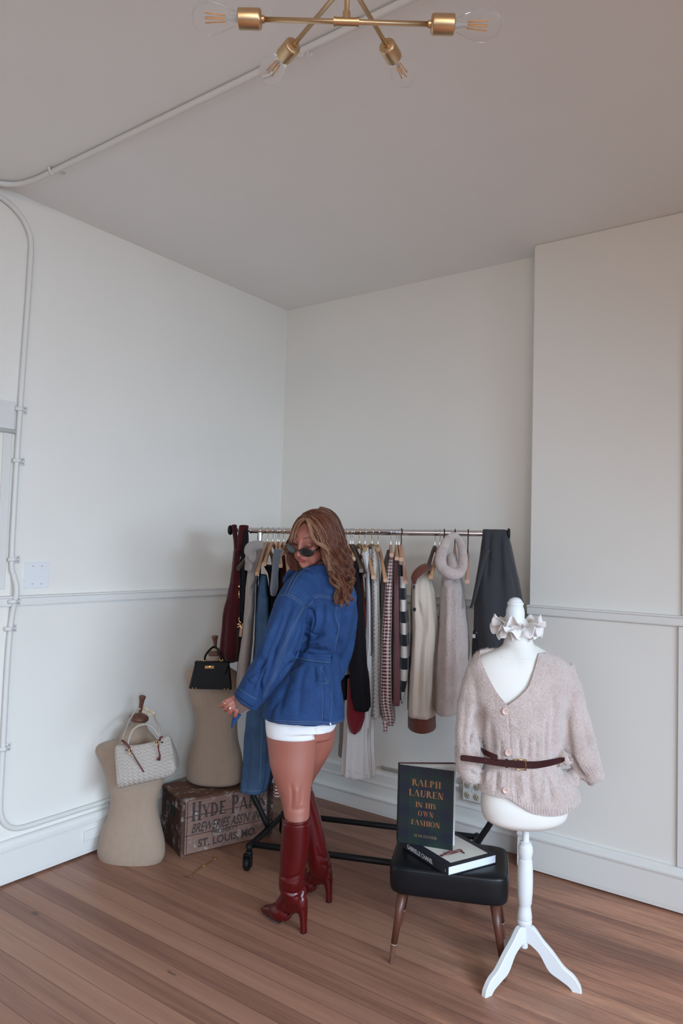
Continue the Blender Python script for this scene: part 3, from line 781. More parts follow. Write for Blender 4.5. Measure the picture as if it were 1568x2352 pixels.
mk('handle', cord([(292, 1722, BD-.02), (293, 1712, BD-.028), (297, 1695, BD-.03), (306, 1676, BD-.03), (320, 1666, BD-.03), (336, 1664, BD-.03), (350, 1671, BD-.03), (360, 1684, BD-.028), (369, 1697, BD-.02), (372, 1703, BD-.016)]), CREAMP, bag)
h2 = mk('handle', cord([(280, 1710, BD+.03), (284, 1690, BD+.05), (292, 1668, BD+.12), (301, 1648, BD+.20), (311, 1634, BD+.235), (322, 1628, BD+.215)]), CREAMP, bag)
mk('handle', cord([(354, 1646, BD+.17), (358, 1656, BD+.12), (366, 1670, BD+.06), (367, 1686, BD+.03), (370, 1703, BD+.02)]), CREAMP, bag)
mb = MB()
mb.add(tube([atd(x, y, BD+.19) for x, y in ((327, 1631), (329, 1624), (334, 1625), (340, 1631), (342, 1638), (336, 1638), (329, 1634), (327, 1631))], .0018, 8, k=4))
mb.add(tube([atd(x, y, BD+.18) for x, y in ((339, 1632), (347, 1633), (354, 1638), (355, 1644), (349, 1643), (341, 1638), (339, 1632))], .0018, 8, k=4))
mk('clasp_rings', mb.g(), GOLD, bag)
for x, y in ((291.5, 1722), (372, 1704)):
    h, n = sb.hit(x, y, .001)
    e_ = mk('eyelet', lathe([(.0125, -.001), (.0125, .0015), (.0105, .003), (.0075, .0025), (.0065, .0005), (.0001, .0002)], h, n, 24), CREAMP, bag)
    mk('eyelet_hole', lathe([(.006, 0), (.0001, .0006)], h+n*.0014, n, 16), SLOT, e_)
t1 = MB(); t1.add(tube([atd(x, y, BD-.045) for x, y in ((303, 1728), (312, 1744), (322, 1760), (330, 1773))], [.004, .0055, .006, .0062], 8, k=3, flat=.5))
t1.add(tube([atd(x, y, BD-.04) for x, y in ((281, 1701), (290, 1709), (298, 1718), (302, 1728))], [.006, .006, .005, .004], 8, k=3))
t1.add(tube([atd(x, y, BD-.04) for x, y in ((279, 1700), (286, 1706))], [.004, .006], 8))
mk('strap_tassel', t1.g(), OXB, bag)
mk('tassel_ring', MB().add(tube([atd(x, y, BD-.048) for x, y in ((297, 1721), (301, 1719), (303, 1727), (300, 1733), (296, 1729), (297, 1721))], .0022, 8, k=3)).g(), GOLD, bag)
t2 = MB(); t2.add(tube([atd(x, y, BD-.045) for x, y in ((363, 1709), (364, 1722), (367, 1735), (366, 1747))], [.0055, .003, .0038, .0042], 8, k=3))
t2.add(tube([atd(x, y, BD-.042) for x, y in ((358, 1706), (366, 1700), (370, 1693), (374, 1692))], [.006, .0055, .004, .003], 8, k=3)); t2.add(tube([atd(x, y, BD-.046) for x, y in ((367, 1736), (361, 1746))], [.003, .0035], 6))
mk('strap_tassel', t2.g(), OXB, bag)
mk('tassel_ring', tube([atd(x, y, BD-.05) for x, y in ((359, 1703), (364, 1702), (366, 1709), (361, 1711), (359, 1703))], .0016, 8, k=3), GOLD, bag)

# ------------------------------------------------------------------ black bag on the second form
BLK = M('black_grained_leather', (.006, .0055, .006), .5, bump=.25, bs=500, spec=.2)
KD = 3.755
kb = empty('handbag', atd(483, 1581, KD), 'small black structured handbag with gold turn lock hanging on the dress form on the crate', 'handbag')
def quadbox(tl, tr, br, bl, d, ttop, tbot, bev=.0):
    R = []
    for (a, b, t) in ((tl, tr, ttop), (bl, br, tbot)):
        A, B = atd(a[0], a[1], d), atd(b[0], b[1], d); f = ray((a[0]+b[0])/2, a[1]).copy(); f[2] = 0; f /= np.linalg.norm(f)
        e = (B-A)/np.linalg.norm(B-A)*min(.008, t)
        R.append([A-f*t+e, B-f*t-e, B-f*t*.6, B+f*t*.6, B+f*t-e, A+f*t+e, A+f*t*.6, A-f*t*.6])
    return R
R = quadbox((448, 1522), (527, 1523.5), (532.5, 1580), (434, 1578), KD, .018, .048); R = [R[0], [np.array(a)*.5+np.array(b)*.5 for a, b in zip(*R)], R[1]]
mk('bag_body', loft(np.array(R)), BLK, kb, smooth=False)
R = quadbox((447, 1521), (528, 1522.5), (520, 1547), (446, 1546), KD-.014, .010, .024)
R0 = quadbox((448, 1520), (527, 1521.5), (520, 1547), (446, 1546), KD, .020, .03)
mk('flap', loft(np.array(R)), BLK, kb, smooth=False)
mk('top_panel', loft(np.array([[p+(0, 0, .003) for p in R0[0]], [p-(0, 0, .006) for p in R0[0]]])), BLK, kb, smooth=False)
hp = [(470, 1516), (471, 1508), (476, 1499), (484, 1490), (491, 1486), (498, 1489), (503, 1497), (507, 1508), (508, 1516)]
Dh = [KD, KD, KD+.03, KD+.09, KD+.12, KD+.09, KD+.03, KD, KD]
mk('handle', tube([atd(x, y, d) for (x, y), d in zip(hp, Dh)], .0055, 10, k=5), BLK, kb)
for x in (470, 508):
    mk('handle_ring', MB().add(tube([atd(x-3, 1513, KD-.004), atd(x-3, 1518, KD-.004)], .0025, 8)).add(tube([atd(x+3, 1513, KD-.004), atd(x+3, 1518, KD-.004)], .0025, 8)).add(tube([atd(x-4, 1518, KD-.004), atd(x+4, 1518, KD-.004)], .003, 8)).g(), GOLD, kb)
lp_ = atd(481, 1532.5, KD-.045)
mk('lock_plate', obox(lp_, RT*.0235, FW*.0015, (0, 0, .0075), .001), GOLD, kb, smooth=False)
mk('turn_lock', MB().add(lathe([(.006, 0), (.006, .004), (.0001, .005)], lp_-FW*.001, -FW, 16)).add(obox(lp_-FW*.008, RT*.010, FW*.002, (0, 0, .0028), .001)).g(), GOLD, kb, sharp=40)
for x in (442, 450, 515, 523):
    mk('foot_stud', ell(atd(x, 1580.5 if x < 480 else 1582.5, KD-.045), (.0035, .0035, .0035), 10, 6), GOLD, kb)

# ------------------------------------------------------------------ wooden crate
CRW = m_crate('weathered_crate_wood', (.27, .165, .135), .75); CRD = m_crate('dark_crate_wood', (.09, .045, .035), .7); INK = M('faded_black_stencil', (.070, .050, .048), .8, var=.5, vs=60)
A0 = onpl(415, 1968, 2, 0); B0 = onpl(615, 1921, 2, 0); ex = (B0-A0); LX = np.linalg.norm(ex); ex /= LX; LX = .515
ey = np.array([-ex[1], ex[0], 0]); LY = .275; HC = .281
cr0 = A0+ex*LX/2+ey*LY/2
crate = empty('wooden_crate', cr0, 'weathered wooden brewery crate with black stencilled lettering by the left wall', 'crate')
def cbox(x0, x1, y0, y1, z0, z1, bev=.002): return obox(A0+ex*(x0+x1)/2+ey*(y0+y1)/2+np.array([0, 0, (z0+z1)/2]), ex*(x1-x0)/2, ey*(y1-y0)/2, (0, 0, (z1-z0)/2), bev)
mb = MB()
for z0, z1 in ((.004, .092), (.095, .186), (.189, HC-.012)): mb.add(cbox(.018, LX-.018, 0, .012, z0, z1))
mk('front_boards', mb.g(), CRW, crate, smooth=False)
mb = MB()
for z0, z1 in ((.004, .13), (.133, HC-.012)): mb.add(cbox(.0, LX, LY-.012, LY, z0, z1))
mk('back_boards', mb.g(), CRD, crate, smooth=False)
for x0 in (0, LX-.018):
    mb = MB(); mb.add(cbox(x0, x0+.018, .0, LY-.012, .003, .17)).add(cbox(x0, x0+.018, 0, .09, .17, HC-.012)).add(cbox(x0, x0+.018, .165, LY-.012, .17, HC-.012)).add(cbox(x0, x0+.018, .088, .167, .215, HC-.012))
    mk('end_panel', mb.g(), CRD, crate, smooth=False)
    mb = MB(); mb.add(cbox(x0+.001, x0+.017, .085, .17, .168, .218, 0)); mk('hand_slot', mb.g(), SLOT, crate, smooth=False)
    xs = x0-.006 if x0 == 0 else x0+.006
    mk('corner_post', cbox(xs, xs+.018, -.007, .026, .0, HC-.01, .003), CRD, crate, smooth=False)
mb = MB()
for y0, y1 in ((-.004, .088), (.091, .180), (.183, LY+.002)): mb.add(cbox(-.006, LX+.006, y0, y1, HC-.013, HC-.0015))
mk('lid_boards', mb.g(), m_crate('lid_wood', (.16, .075, .05), .8), crate, smooth=False)
MTL = M('rusty_strap', (.07, .05, .045), .6, .6, var=.4, vs=60)
mk('metal_strap', cbox(.026, .029, -.0015, 0, .01, HC-.01, 0), MTL, crate, smooth=False)
mk('metal_strap', cbox(LX-.030, LX-.014, -.003, 0, .0, HC-.01, 0), MTL, crate, smooth=False)

# lettering -------------------------------------------------------------------------
FONTC = {}
def text_g(s, o, ux, uy, h, width=None, shear=0.0, bold=0.0, th=.0006, arch=0.0):
    """sans lettering as flat ink; o = left end of the base line"""
    c = bpy.data.curves.new('t', 'FONT'); c.body = s; c.size = 1.0; c.shear = shear; c.offset = bold; c.resolution_u = 3; c.fill_mode = 'BOTH'
    ob = bpy.data.objects.new('t', c); COL.objects.link(ob); bpy.context.view_layer.update()
    me = bpy.data.meshes.new_from_object(ob.evaluated_get(bpy.context.evaluated_depsgraph_get()))
    V = np.array([v.co[:] for v in me.vertices]); F = [tuple(p.vertices) for p in me.polygons]
    bpy.data.objects.remove(ob); bpy.data.curves.remove(c); bpy.data.meshes.remove(me)
    k = h/.70; x = V[:, 0]-V[:, 0].min(); sx = k if width is None else width/x.max(); W = x.max()*sx
    ux, uy = np.array(ux, float), np.array(uy, float); n = np.cross(ux, uy)
    yy = V[:, 1]*k+arch*np.sin(np.clip(x*sx/W, 0, 1)*PI)
    return (np.array(o)+(x*sx)[:, None]*ux+yy[:, None]*uy+n*th, F)
def G_V(x, w, y0=0, y1=1, ser=.07, top=True, bot=True):
    q = [[(x, y0), (x+w, y0), (x+w, y1), (x, y1)]]
    if bot: q.append([(x-ser, y0), (x+w+ser, y0), (x+w+ser, y0+.045), (x-ser, y0+.045)])
    if top: q.append([(x-ser, y1-.045), (x+w+ser, y1-.045), (x+w+ser, y1), (x-ser, y1)])
    return q
def G_D(x0, y0, x1, y1, w): return [[(x0, y0), (x0+w, y0), (x1+w, y1), (x1, y1)]]
def G_H(x0, x1, y, h=.05): return [[(x0, y), (x1, y), (x1, y+h), (x0, y+h)]]
def G_A(cx, cy, rx, ry, a0, a1, tx, ty, n=12):
    o = []; a = np.radians(np.linspace(a0, a1, n+1))
    for s, e in zip(a[:-1], a[1:]):
        o.append([(cx+(rx-tx)*math.cos(s), cy+(ry-ty)*math.sin(s)), (cx+rx*math.cos(s), cy+ry*math.sin(s)), (cx+rx*math.cos(e), cy+ry*math.sin(e)), (cx+(rx-tx)*math.cos(e), cy+(ry-ty)*math.sin(e))])
    return o
def glyph(c, T=.15, t=.045, bar=False):
    V, D, Hh, A = G_V, G_D, G_H, G_A
    if c == 'A': return D(.0, 0, .30, 1, t)+D(.42, 0, .22, 1, T)[:0]+[[(.26, 1), (.26+T*.9, 1), (.66+T*.5, 0), (.66-T*.5, 0)]]+Hh(-.06, .14, 0, .04)+Hh(.5, .84, 0, .04)+(Hh(.12, .52, .28, .06) if bar else []), .80
    if c == 'L': return V(.06, T)+Hh(.06, .58, 0, t)+[[(.54, 0), (.60, 0), (.60, .26), (.57, .26)]], .66
    if c == 'P': return V(.06, T)+A(.30, .74, .32, .26, -90, 90, T, t)+Hh(.15, .30, .955, .045)+Hh(.2, .30, .48, .045), .68
    if c == 'R': return V(.06, T)+A(.28, .76, .30, .24, -90, 90, T, t)+Hh(.15, .28, .955, .045)+Hh(.2, .28, .52, .045)+[[(.28, .52), (.28+T, .52), (.62+T, 0), (.62, 0)]], .80
    if c == 'H': return V(.06, T)+V(.54, T)+(Hh(.15, .56, .47, .06) if bar else Hh(.3, .44, .47, .04)), .78
    if c == 'U': return V(.06, T, .28, 1, bot=False)+V(.62, t, .28, 1, bot=False)+A(.36, .3, .30, .30, 180, 360, T*.7, t), .76
    if c == 'E': return V(.06, T)+Hh(.06, .56, 0, t)+Hh(.06, .56, 1-t, t)+Hh(.2, .44, .48, t)+[[(.52, 0), (.58, 0), (.58, .22), (.55, .22)], [(.52, 1), (.58, 1), (.58, .8), (.55, .8)]], .66
    if c == 'F': return V(.06, T)+Hh(.06, .56, 1-t, t)+Hh(.2, .44, .48, t)+[[(.52, 1), (.58, 1), (.58, .76), (.55, .76)]], .62
    if c == 'N': return V(.08, t)+V(.66, t)+[[(.05, 1), (.05+T, 1), (.71, 0), (.71-T, 0)]], .80
    if c == 'I': return V(.06, T), .27
    if c == 'S': return A(.28, .74, .24, .26, 40, 190, T*.6, t)+A(.28, .26, .24, .26, 220, 370, T*.6, t)+[[(.04, .74), (.04+T*.9, .80), (.52, .26), (.52-T*.9, .20)]], .58
    if c == 'O': return A(.42, .5, .40, .51, 0, 360, T*.85, t, 28), .86
    if c == 'W': return [[(0, 1), (T, 1), (.36, 0), (.30, 0)], [(.50, 1), (.54, 1), (.36, 0), (.31, 0)], [(.38, 1), (.38+T, 1), (.74, 0), (.68, 0)], [(.92, 1), (.96, 1), (.74, 0), (.70, 0)]]+Hh(-.06, T+.05, .96, .04)+Hh(.84, 1.04, .96, .04), 1.02
    if c == 'Y': return [[(0, 1), (T*1.1, 1), (.40, .45), (.30, .45)], [(.62, 1), (.68, 1), (.40, .42), (.34, .42)]]+V(.29, T, 0, .5, top=False)+Hh(-.06, T+.1, .96, .04)+Hh(.56, .76, .96, .04), .70
    if c == 'D': return V(.06, T)+A(.26, .5, .44, .5, -90, 90, T, t, 16)+Hh(.12, .27, .955, .045)+Hh(.12, .27, 0, .045), .76
    if c == 'K': return V(.06, T)+[[(.2, .42), (.27, .36), (.66, 1), (.58, 1)], [(.30, .60), (.30+T*.9, .64), (.60+T, 0), (.60, 0)]]+Hh(.5, .76, .96, .04)+Hh(.52, .82, 0, .04), .80
    return [], .34
def serif_g(s, o, ux, uy, h, width, T=.15, t=.045, bar=False, sp=.10, th=.0008, big=None):
    """stencil serif lettering; big = {index: scale}"""
    x = 0; qs = []
    for i, c in enumerate(s):
        g, adv = glyph(c, T, t, bar); k = (big or {}).get(i, 1.0)
        for q in g: qs.append([(x+a*(1 if k == 1 else 1.1), (b*k-(k-1)*.32) if k != 1 else b) for a, b in q])
        x += adv*(1 if k == 1 else 1.1)+sp
    W = x-sp; V = []; F = []; ux, uy = np.array(ux, float), np.array(uy, float); n = np.cross(ux, uy)
    for q in qs:
        k = len(V); V += [np.array(o)+ux*(a/W*width)+uy*(b*h)+n*th for a, b in q]; F.append((k, k+1, k+2, k+3))
    return (np.array(V), F)
fo = A0+ey*(-.0006)
ups = np.array([0, 0, 1.0])
mk('lettering', serif_g('HYDE PARK', fo+ex*.050+ups*.172, ex, ups, .066, .425, T=.20, t=.09, bar=True, sp=.06, big={0: 1.42, 5: 1.42}), INK, crate, smooth=False)
mk('lettering', text_g("BREWERIES ASS'N. INC.", fo+ex*.052+ups*.104, ex, ups, .047, .425, shear=.35, bold=.018), INK, crate, smooth=False)
mk('lettering', text_g('PROPERTY', fo+ex*.165+ups*.078, ex, ups, .020, .150, bold=.02), INK, crate, smooth=False)
mk('lettering', text_g('ST. LOUIS, MO.', fo+ex*.090+ups*.028, ex, ups, .038, .335, bold=.025), INK, crate, smooth=False)

# ------------------------------------------------------------------ bracelet watch lying on the floor
bw = empty('wristwatch', onpl(468, 1985, 2, 0), 'thin gold bracelet watch lying on the floorboards before the crate', 'watch')
P = [onpl(x, y, 2, .003) for x, y in ((437, 2014), (446, 2004), (456, 1996), (466, 1989), (476, 1984), (486, 1977), (496, 1969))]
mk('strap', tube(P, [.0022, .003, .0034, .004, .0034, .003, .0022], 8, k=4, flat=.5), GOLD, bw)
mk('watch_case', lathe([(.009, 0), (.010, .003), (.008, .006), (.0001, .0065)], onpl(469, 1989, 2, 0), (0, 0, 1), 20), GOLD, bw, sharp=40)
mk('buckle', tube([onpl(x, y, 2, .004) for x, y in ((493, 1973), (498, 1971), (496, 1966), (491, 1969), (493, 1973))], .0016, 6, k=3), GOLD, bw)
# ------------------------------------------------------------------ clothes rack
FL_, RL_ = np.array([.751, -1.034, 0]), np.array([.599, -.582, 0])
RR_ = np.array([1.559, -.195, 0]); FR_ = RR_+(FL_-RL_)
BDIR = (RR_-RL_)/np.linalg.norm(RR_-RL_)          # along the bar, left to right
FDIR = (RL_-FL_)/np.linalg.norm(RL_-FL_)          # front to back
CL, CR = (FL_+RL_)/2, (FR_+RR_)/2
BZ0, BZ1 = 1.650, 1.660
def barpt(px, py=1215.0):
    """point of the rack bar seen in image column px"""
    n = np.array([-BDIR[1], BDIR[0], 0]); p = onplane(px, py, CL, n)
    s = (p-CL)@BDIR; z = BZ0+(BZ1-BZ0)*s/1.03
    return np.array([p[0], p[1], z])
def depth(P): return float((np.asarray(P)-CAM)@FW)
rack = empty('clothes_rack', (CL+CR)/2, 'rolling clothes rack with chrome bar and black tube base full of clothes', 'clothes rack')
bl, bl2, br_ = barpt(529), barpt(576), barpt(1168)
mk('bar', MB().add(tube([bl2, barpt(1116)], .0155, 20)).add(tube([bl2-BDIR*.003, bl2+BDIR*.004], .0168, 20)).g(), CHROME, rack, sharp=40)
mk('extension_rod', tube([bl, bl2], .0095, 16), CHROME, rack)
mk('extension_rod', tube([barpt(1116), br_], .0095, 16), CHROME, rack)
mk('end_cap', lathe([(.010, -.008), (.024, -.006), (.027, 0), (.024, .006), (.010, .008)], bl, -BDIR, 24), BLACKM, rack)
mk('end_cap', lathe([(.010, -.008), (.024, -.006), (.027, 0), (.024, .006), (.010, .008)], br_, BDIR, 24), BLACKM, rack)
T_ = .015; OUT = .098
for C_, s, bx in ((CL, -1, 596), (CR, 1, 1141)):
    out = BDIR*s*OUT; c = C_+np.array([0, 0, .118])
    mk('foot_tube', MB().add(tube([C_-FDIR*.235+(0, 0, .108), C_+FDIR*.235+(0, 0, .108)], T_, 16)).add(lathe([(.019, -.012), (.019, .012)], C_-FDIR*.225+(0, 0, .108), FDIR, 16)).add(lathe([(.019, -.012), (.019, .012)], C_+FDIR*.225+(0, 0, .108), FDIR, 16)).g(), BLACKM, rack, sharp=40)
    mk('post', tube([c, c+out*.5+(0, 0, .085), c+out*.95+(0, 0, .165), c+out+(0, 0, .26), C_+out+(0, 0, .95)], .0145, 16, k=4), BLACKM, rack)
    zt = BZ0 if s < 0 else BZ1
    mk('upper_post', MB().add(tube([C_+out+(0, 0, .93), C_+out+(0, 0, zt)], .0115, 16)).add(tube([C_+out+(0, 0, zt-.05), C_+out+(0, 0, zt-.012)], .0135, 16)).g(), CHROME, rack, sharp=40)
    for f in (-1, 1):
        e = C_+FDIR*.235*f
        a = mk('caster', MB().add(tube([e+(0, 0, .12), e+(0, 0, .085)], .012, 12)).add(lathe([(.017, 0), (.019, .006), (.015, .014)], e+(0, 0, .074), (0, 0, 1), 16)).g(), BLACKM, rack)
        wc = e+np.array([0.0, 0, .032])-FDIR*.014; ax = BDIR
        mk('wheel', lathe([(.010, -.013), (.028, -.012), (.032, -.007), (.032, .007), (.028, .012), (.010, .013)], wc, ax, 28), RUBBER, a, sharp=50)
        mb = MB()
        for q in (-1, 1): mb.add(obox(wc+ax*q*.0175+(0, 0, .014), ax*.0025, FDIR*.014, (0, 0, .030), .002))
        mb.add(obox(wc+(0, 0, .043), ax*.02, FDIR*.016, (0, 0, .004), .002)); mk('fork', mb.g(), BLACKM, a, smooth=False)
mk('base_rail', tube([CL+FDIR*.215+(0, 0, .112), CR+FDIR*.215+(0, 0, .112)], T_, 16), BLACKM, rack)
mk('base_rail', tube([CL-FDIR*.215+(0, 0, .112), CR-FDIR*.215+(0, 0, .112)], T_, 16), BLACKM, rack)

# ------------------------------------------------------------------ hangers
WOOD = M('natural_beech', (.50, .27, .15), .42, var=.12, vs=20, stretch=(2, 2, 30))
WOODD = M('dark_walnut', (.045, .022, .016), .4)
WOODP = M('pinkish_wood', (.52, .29, .22), .45, var=.1)
DULLG = M('dull_gold_arm', (.34, .22, .10), .6)
DKWIRE = M('dark_wire', (.03, .012, .014), .35, .7)
def hanger(px, tip, wood, hook, label, drop=.075, L=None, hooktop=.012, group=None, clip=False, lift=0.0):
    """hanger hooked over the bar at image column px, near arm tip seen at tip"""
    b = barpt(px); top = b+np.array([0, 0, .0158+.0022])
    h = empty('hanger', b+(0, 0, -drop-.05), label, 'hanger', group)
    # near tip: on the measured ray at horizontal distance L from the hook
    L = L or .21; r = ray(*tip); best = None
    for t in np.linspace(depth(b)-.30, depth(b)-.02, 57):
        q = CAM+t*r; e = abs(np.linalg.norm((q-b)[:2])-L)
        if best is None or e < best[0]: best = (e, q)
    q = best[1]; dxy = (q-b); zt = q[2]; dxy[2] = 0; dxy /= np.linalg.norm(dxy); nrm = np.array([-dxy[1], dxy[0], 0])
    z0 = b[2]-drop
    R_ = .0165+.0022
    pts = [b+dxy*R_*math.cos(a)+np.array([0, 0, R_*math.sin(a)]) for a in np.linspace(-.5, PI*.98, 10)][::-1]
    pts = pts[::-1]
    pts = pts+[b-dxy*R_*.9+(0, 0, -.014), b-dxy*.006+(0, 0, -.030), b+(0, 0, -.045), np.array([b[0], b[1], z0])]
    mk('hook', tube(pts, .0019 if hook is not DKWIRE else .0027, 8, k=3), hook, h)
    P = []; W = []
    for s in (-1, 1):
        pass
    prof = [(-1, zt), (-.85, zt+(z0-zt)*.17), (-.5, zt+(z0-zt)*.60), (-.2, zt+(z0-zt)*.90), (0, z0), (.2, zt+(z0-zt)*.90), (.5, zt+(z0-zt)*.60), (.85, zt+(z0-zt)*.17), (1, zt)]
    prof = spline(prof, 3)
    R = []
    for u, z in prof:
        c = np.array([b[0], b[1], z])+dxy*(-u)*L
        hw = .0125-.0035*abs(u); tw = .0065+.0035*max(0, abs(u)-.6)/.4
        R.append([c+nrm*tw*a+np.array([0, 0, hw*d]) for a, d in ((-1, -.7), (-.7, -1), (.7, -1), (1, -.7), (1, .7), (.7, 1), (-.7, 1), (-1, .7))])
    mk('hanger_arm', loft(np.array(R)), wood, h, sharp=50)
    if clip:
        mb = MB()
        zc_ = z0-.012
        cc = np.array([b[0], b[1], zc_]); mb.add(tube([cc-dxy*.13, cc+dxy*.13], .0022, 8))
        for s in (.06, .12, -.12):
            e = cc+dxy*s
            for q in (-1, 1): mb.add(obox(e+nrm*q*.006+(0, 0, -.008), nrm*.0016, dxy*.006, np.array([0, 0, .019])+nrm*q*.006, .001))
            mb.add(lathe([(.004, -.008), (.004, .008)], e, nrm, 10))
        mk('clips', mb.g(), BRASS, h)
    return h

# ------------------------------------------------------------------ garments on the rack
def garment(name, label, cat, rows, mat, vl=.19, px=None, fold=(9, .009, 0), zn=1.0, noise=.004, seed=1, front=0.0, sup=3.0, creases=None, n=72, rnd=.003, thmin=None, group=None, parent=None, kind=None):
    """hanging garment: outline rows (y, xl, xr[, depth half length])"""
    xm = px if px is not None else rows[0][1]*.5+rows[0][2]*.5
    D = depth(barpt(xm)); rr = []
    for i, r in enumerate(rows):
        v = r[3] if len(r) > 3 else vl*min(1.0, .30+.35*i)
        rr.append((r[0], r[1], r[2], D-front, v))
    g = sil(rr, D, vl, n=n, k=6, zn=zn, sup=sup, fold=fold, rnd=rnd)
    V, F, U = g
    if noise:
        N = normals((V, F)); a = vnoise(V*[1, 1, .35], 16, seed)+.5*vnoise(V*[1, 1, .5], 40, seed+3)
        V = V+N*(a*noise)[:, None]
    N = normals((V, F))
    if np.einsum('ij,ij->i', N, V-V.mean(0)).mean() < 0: F = [tuple(reversed(f)) for f in F]
    g = (V, F, U)
    if creases: g = crease(g, creases)
    if parent is not None: return mk(name, g, mat, parent, label=label), g
    return mk(name, g, mat, label=label, cat=cat, group=group), g
BURG = m_cloth('burgundy_velvet', (.050, .003, .005), sheen=.15, var=.15)
DBURG = m_cloth('dark_burgundy', (.045, .008, .011), sheen=.05)
BLKC = m_cloth('black_cloth', (.007, .006, .008), sheen=.0)
GKNIT = m_cloth('grey_beige_knit', (.34, .29, .265), kind='rib', scale=90)
DGREY = m_cloth('charcoal_suiting', (.042, .041, .047), sheen=.1, scale=200, rough=.8)
REDK = m_cloth('red_knit', (.15, .008, .014), sheen=.25)
WHTJ = m_cloth('white_denim', (.66, .63, .62), sheen=.1, scale=200)
CREAMC = m_cloth('cream_cotton', (.62, .55, .49), sheen=.15)
POLKA = m_cloth('polka_dot_cloth', (.55, .49, .45), kind='dots', col2=(.02, .015, .02))
GING = m_cloth('burgundy_gingham', (.62, .52, .48), kind='gingham', col2=(.10, .006, .014), var=.04)
DGING = m_cloth('dark_check', (.10, .07, .065), kind='plaid', col2=(.22, .17, .16))
MAUVE = m_cloth('mauve_satin', (.15, .055, .062), rough=.45, sheen=.2, bump=.15)
STRIPE = m_cloth('striped_jersey', (.66, .60, .56), kind='stripes', col2=(.014, .016, .024), var=.04)
TRENCH = m_cloth('cream_canvas', (.60, .50, .42), sheen=.1, scale=150)
CORD = m_cloth('brown_corduroy', (.125, .036, .022), kind='rib', scale=150)
PLAID = m_cloth('red_plaid', (.20, .016, .016), kind='plaid', col2=(.06, .006, .008))
TAUPE = m_cloth('taupe_cloth', (.20, .16, .14))
BROWNC = m_cloth('dark_brown_cloth', (.075, .040, .042))
SLATE = m_cloth('slate_blue_knit', (.125, .145, .18))
JEANB = m_denim('mid_blue_denim', (.050, .10, .19)); JEAND = m_denim('shade_darkened_denim', (.012, .018, .03))  # second denim has shade painted in, for the rear leg of the same jeans
PINKF = m_knitfuzz('pale_pink_mohair', (.60, .475, .44), (.38, .27, .245))
G = garment
# left end
t, _ = G('velvet_garment', 'long burgundy velvet garment folded over the left end of the chrome bar', 'garment',
  [(1264, 537, 549, .07), (1290, 534, 551, .09), (1320, 530, 553, .10), (1350, 525, 555, .11), (1380, 519, 556, .12), (1410, 512, 555, .12), (1450, 508, 552, .12), (1490, 504, 550, .11), (1510, 506, 548, .09), (1519, 516, 545, .06)], BURG, px=545, fold=(5, .006, 1), zn=.5)
for rows, pp in (([(1207, 532, 544, .02), (1222, 533, 545, .025), (1245, 536, 546, .04), (1275, 537, 549, .06)], 538), ([(1208, 549, 571, .022), (1222, 547, 570, .028), (1240, 544, 564, .04), (1280, 539, 552, .06)], 558)):
    mk('strap', sil([(a, b, c, depth(barpt(pp)), d) for a, b, c, d in rows], 1, 1, n=24, k=5, sup=2.5, rnd=.006), BURG, t)
t, _ = G('black_scarf', 'narrow black garment with gold hardware hanging beside the burgundy one at the bar end', 'garment',
  [(1218, 561, 569, .03), (1250, 556, 570, .06), (1300, 552, 570, .10), (1350, 552, 567, .12), (1400, 550, 564, .12), (1428, 551, 562, .10)], BLKC, px=563, fold=(5, .004, 2), zn=.5)
DB = depth(barpt(560))-.13
mk('gold_buckle', MB().add(obox(atd(549, 1347, DB), RT*.004, FW*.002, (0, 0, .005), .001)).add(tube([atd(549, 1357, DB), atd(549, 1375, DB)], .0028, 8)).g(), GOLD, t)
mk('gold_chain', tube([atd(x, y, DB) for x, y in ((549, 1418), (549, 1426), (553, 1430), (545, 1434), (554, 1436), (544, 1441), (551, 1439), (558, 1444))], .0026, 8, k=4), GOLD, t)
mk('leather_tag', obox(atd(553, 1450, DB), RT*.007-UP*.001, FW*.0015, UP*.028+RT*.003, .001), M('tan_tag', (.42, .24, .17), .5), t, smooth=False)
hanger(601, (547, 1306), WOODD, CHROME, 'dark brown wooden hanger inside the black garment near the left bar end', L=.235)
# grey knit cardigan
t, _ = G('knit_cardigan', 'long grey beige ribbed knit cardigan with folded collar, left part of the rack', 'cardigan',
  [(1246, 604, 627, .03), (1258, 594, 624, .06), (1275, 578, 614, .10), (1300, 570, 597, .14), (1325, 566, 591, .17), (1350, 564, 586, .18), (1400, 561, 584, .18), (1450, 557, 581, .18), (1500, 550, 577, .17), (1560, 543, 571, .16), (1610, 540, 566, .12)],
  GKNIT, px=606, fold=(6, .005, 3), zn=.6, creases=[([(590, 1335), (574, 1360), (570, 1400), (577, 1440)], 3, .010)])
mb = MB(); D = depth(barpt(600))-.20
mb.add(tube([atd(x, y, d) for x, y, d in ((603, 1252, D+.02), (588, 1253, D), (575, 1258, D-.01), (571, 1268, D-.02), (577, 1277, D-.02), (582, 1287, D-.02), (584, 1279, D), (583, 1266, D+.01))], [.012, .014, .015, .014, .012, .009, .010, .010], 12, k=5, flat=1.8))
mb.add(tube([atd(574, 1266, D+.01), atd(572, 1285, D+.01), atd(570, 1310, D+.02)], [.012, .013, .012], 12, k=4, flat=2))
mk('collar', mb.g(), m_cloth('grey_collar_knit', (.36, .315, .295), scale=120), t)
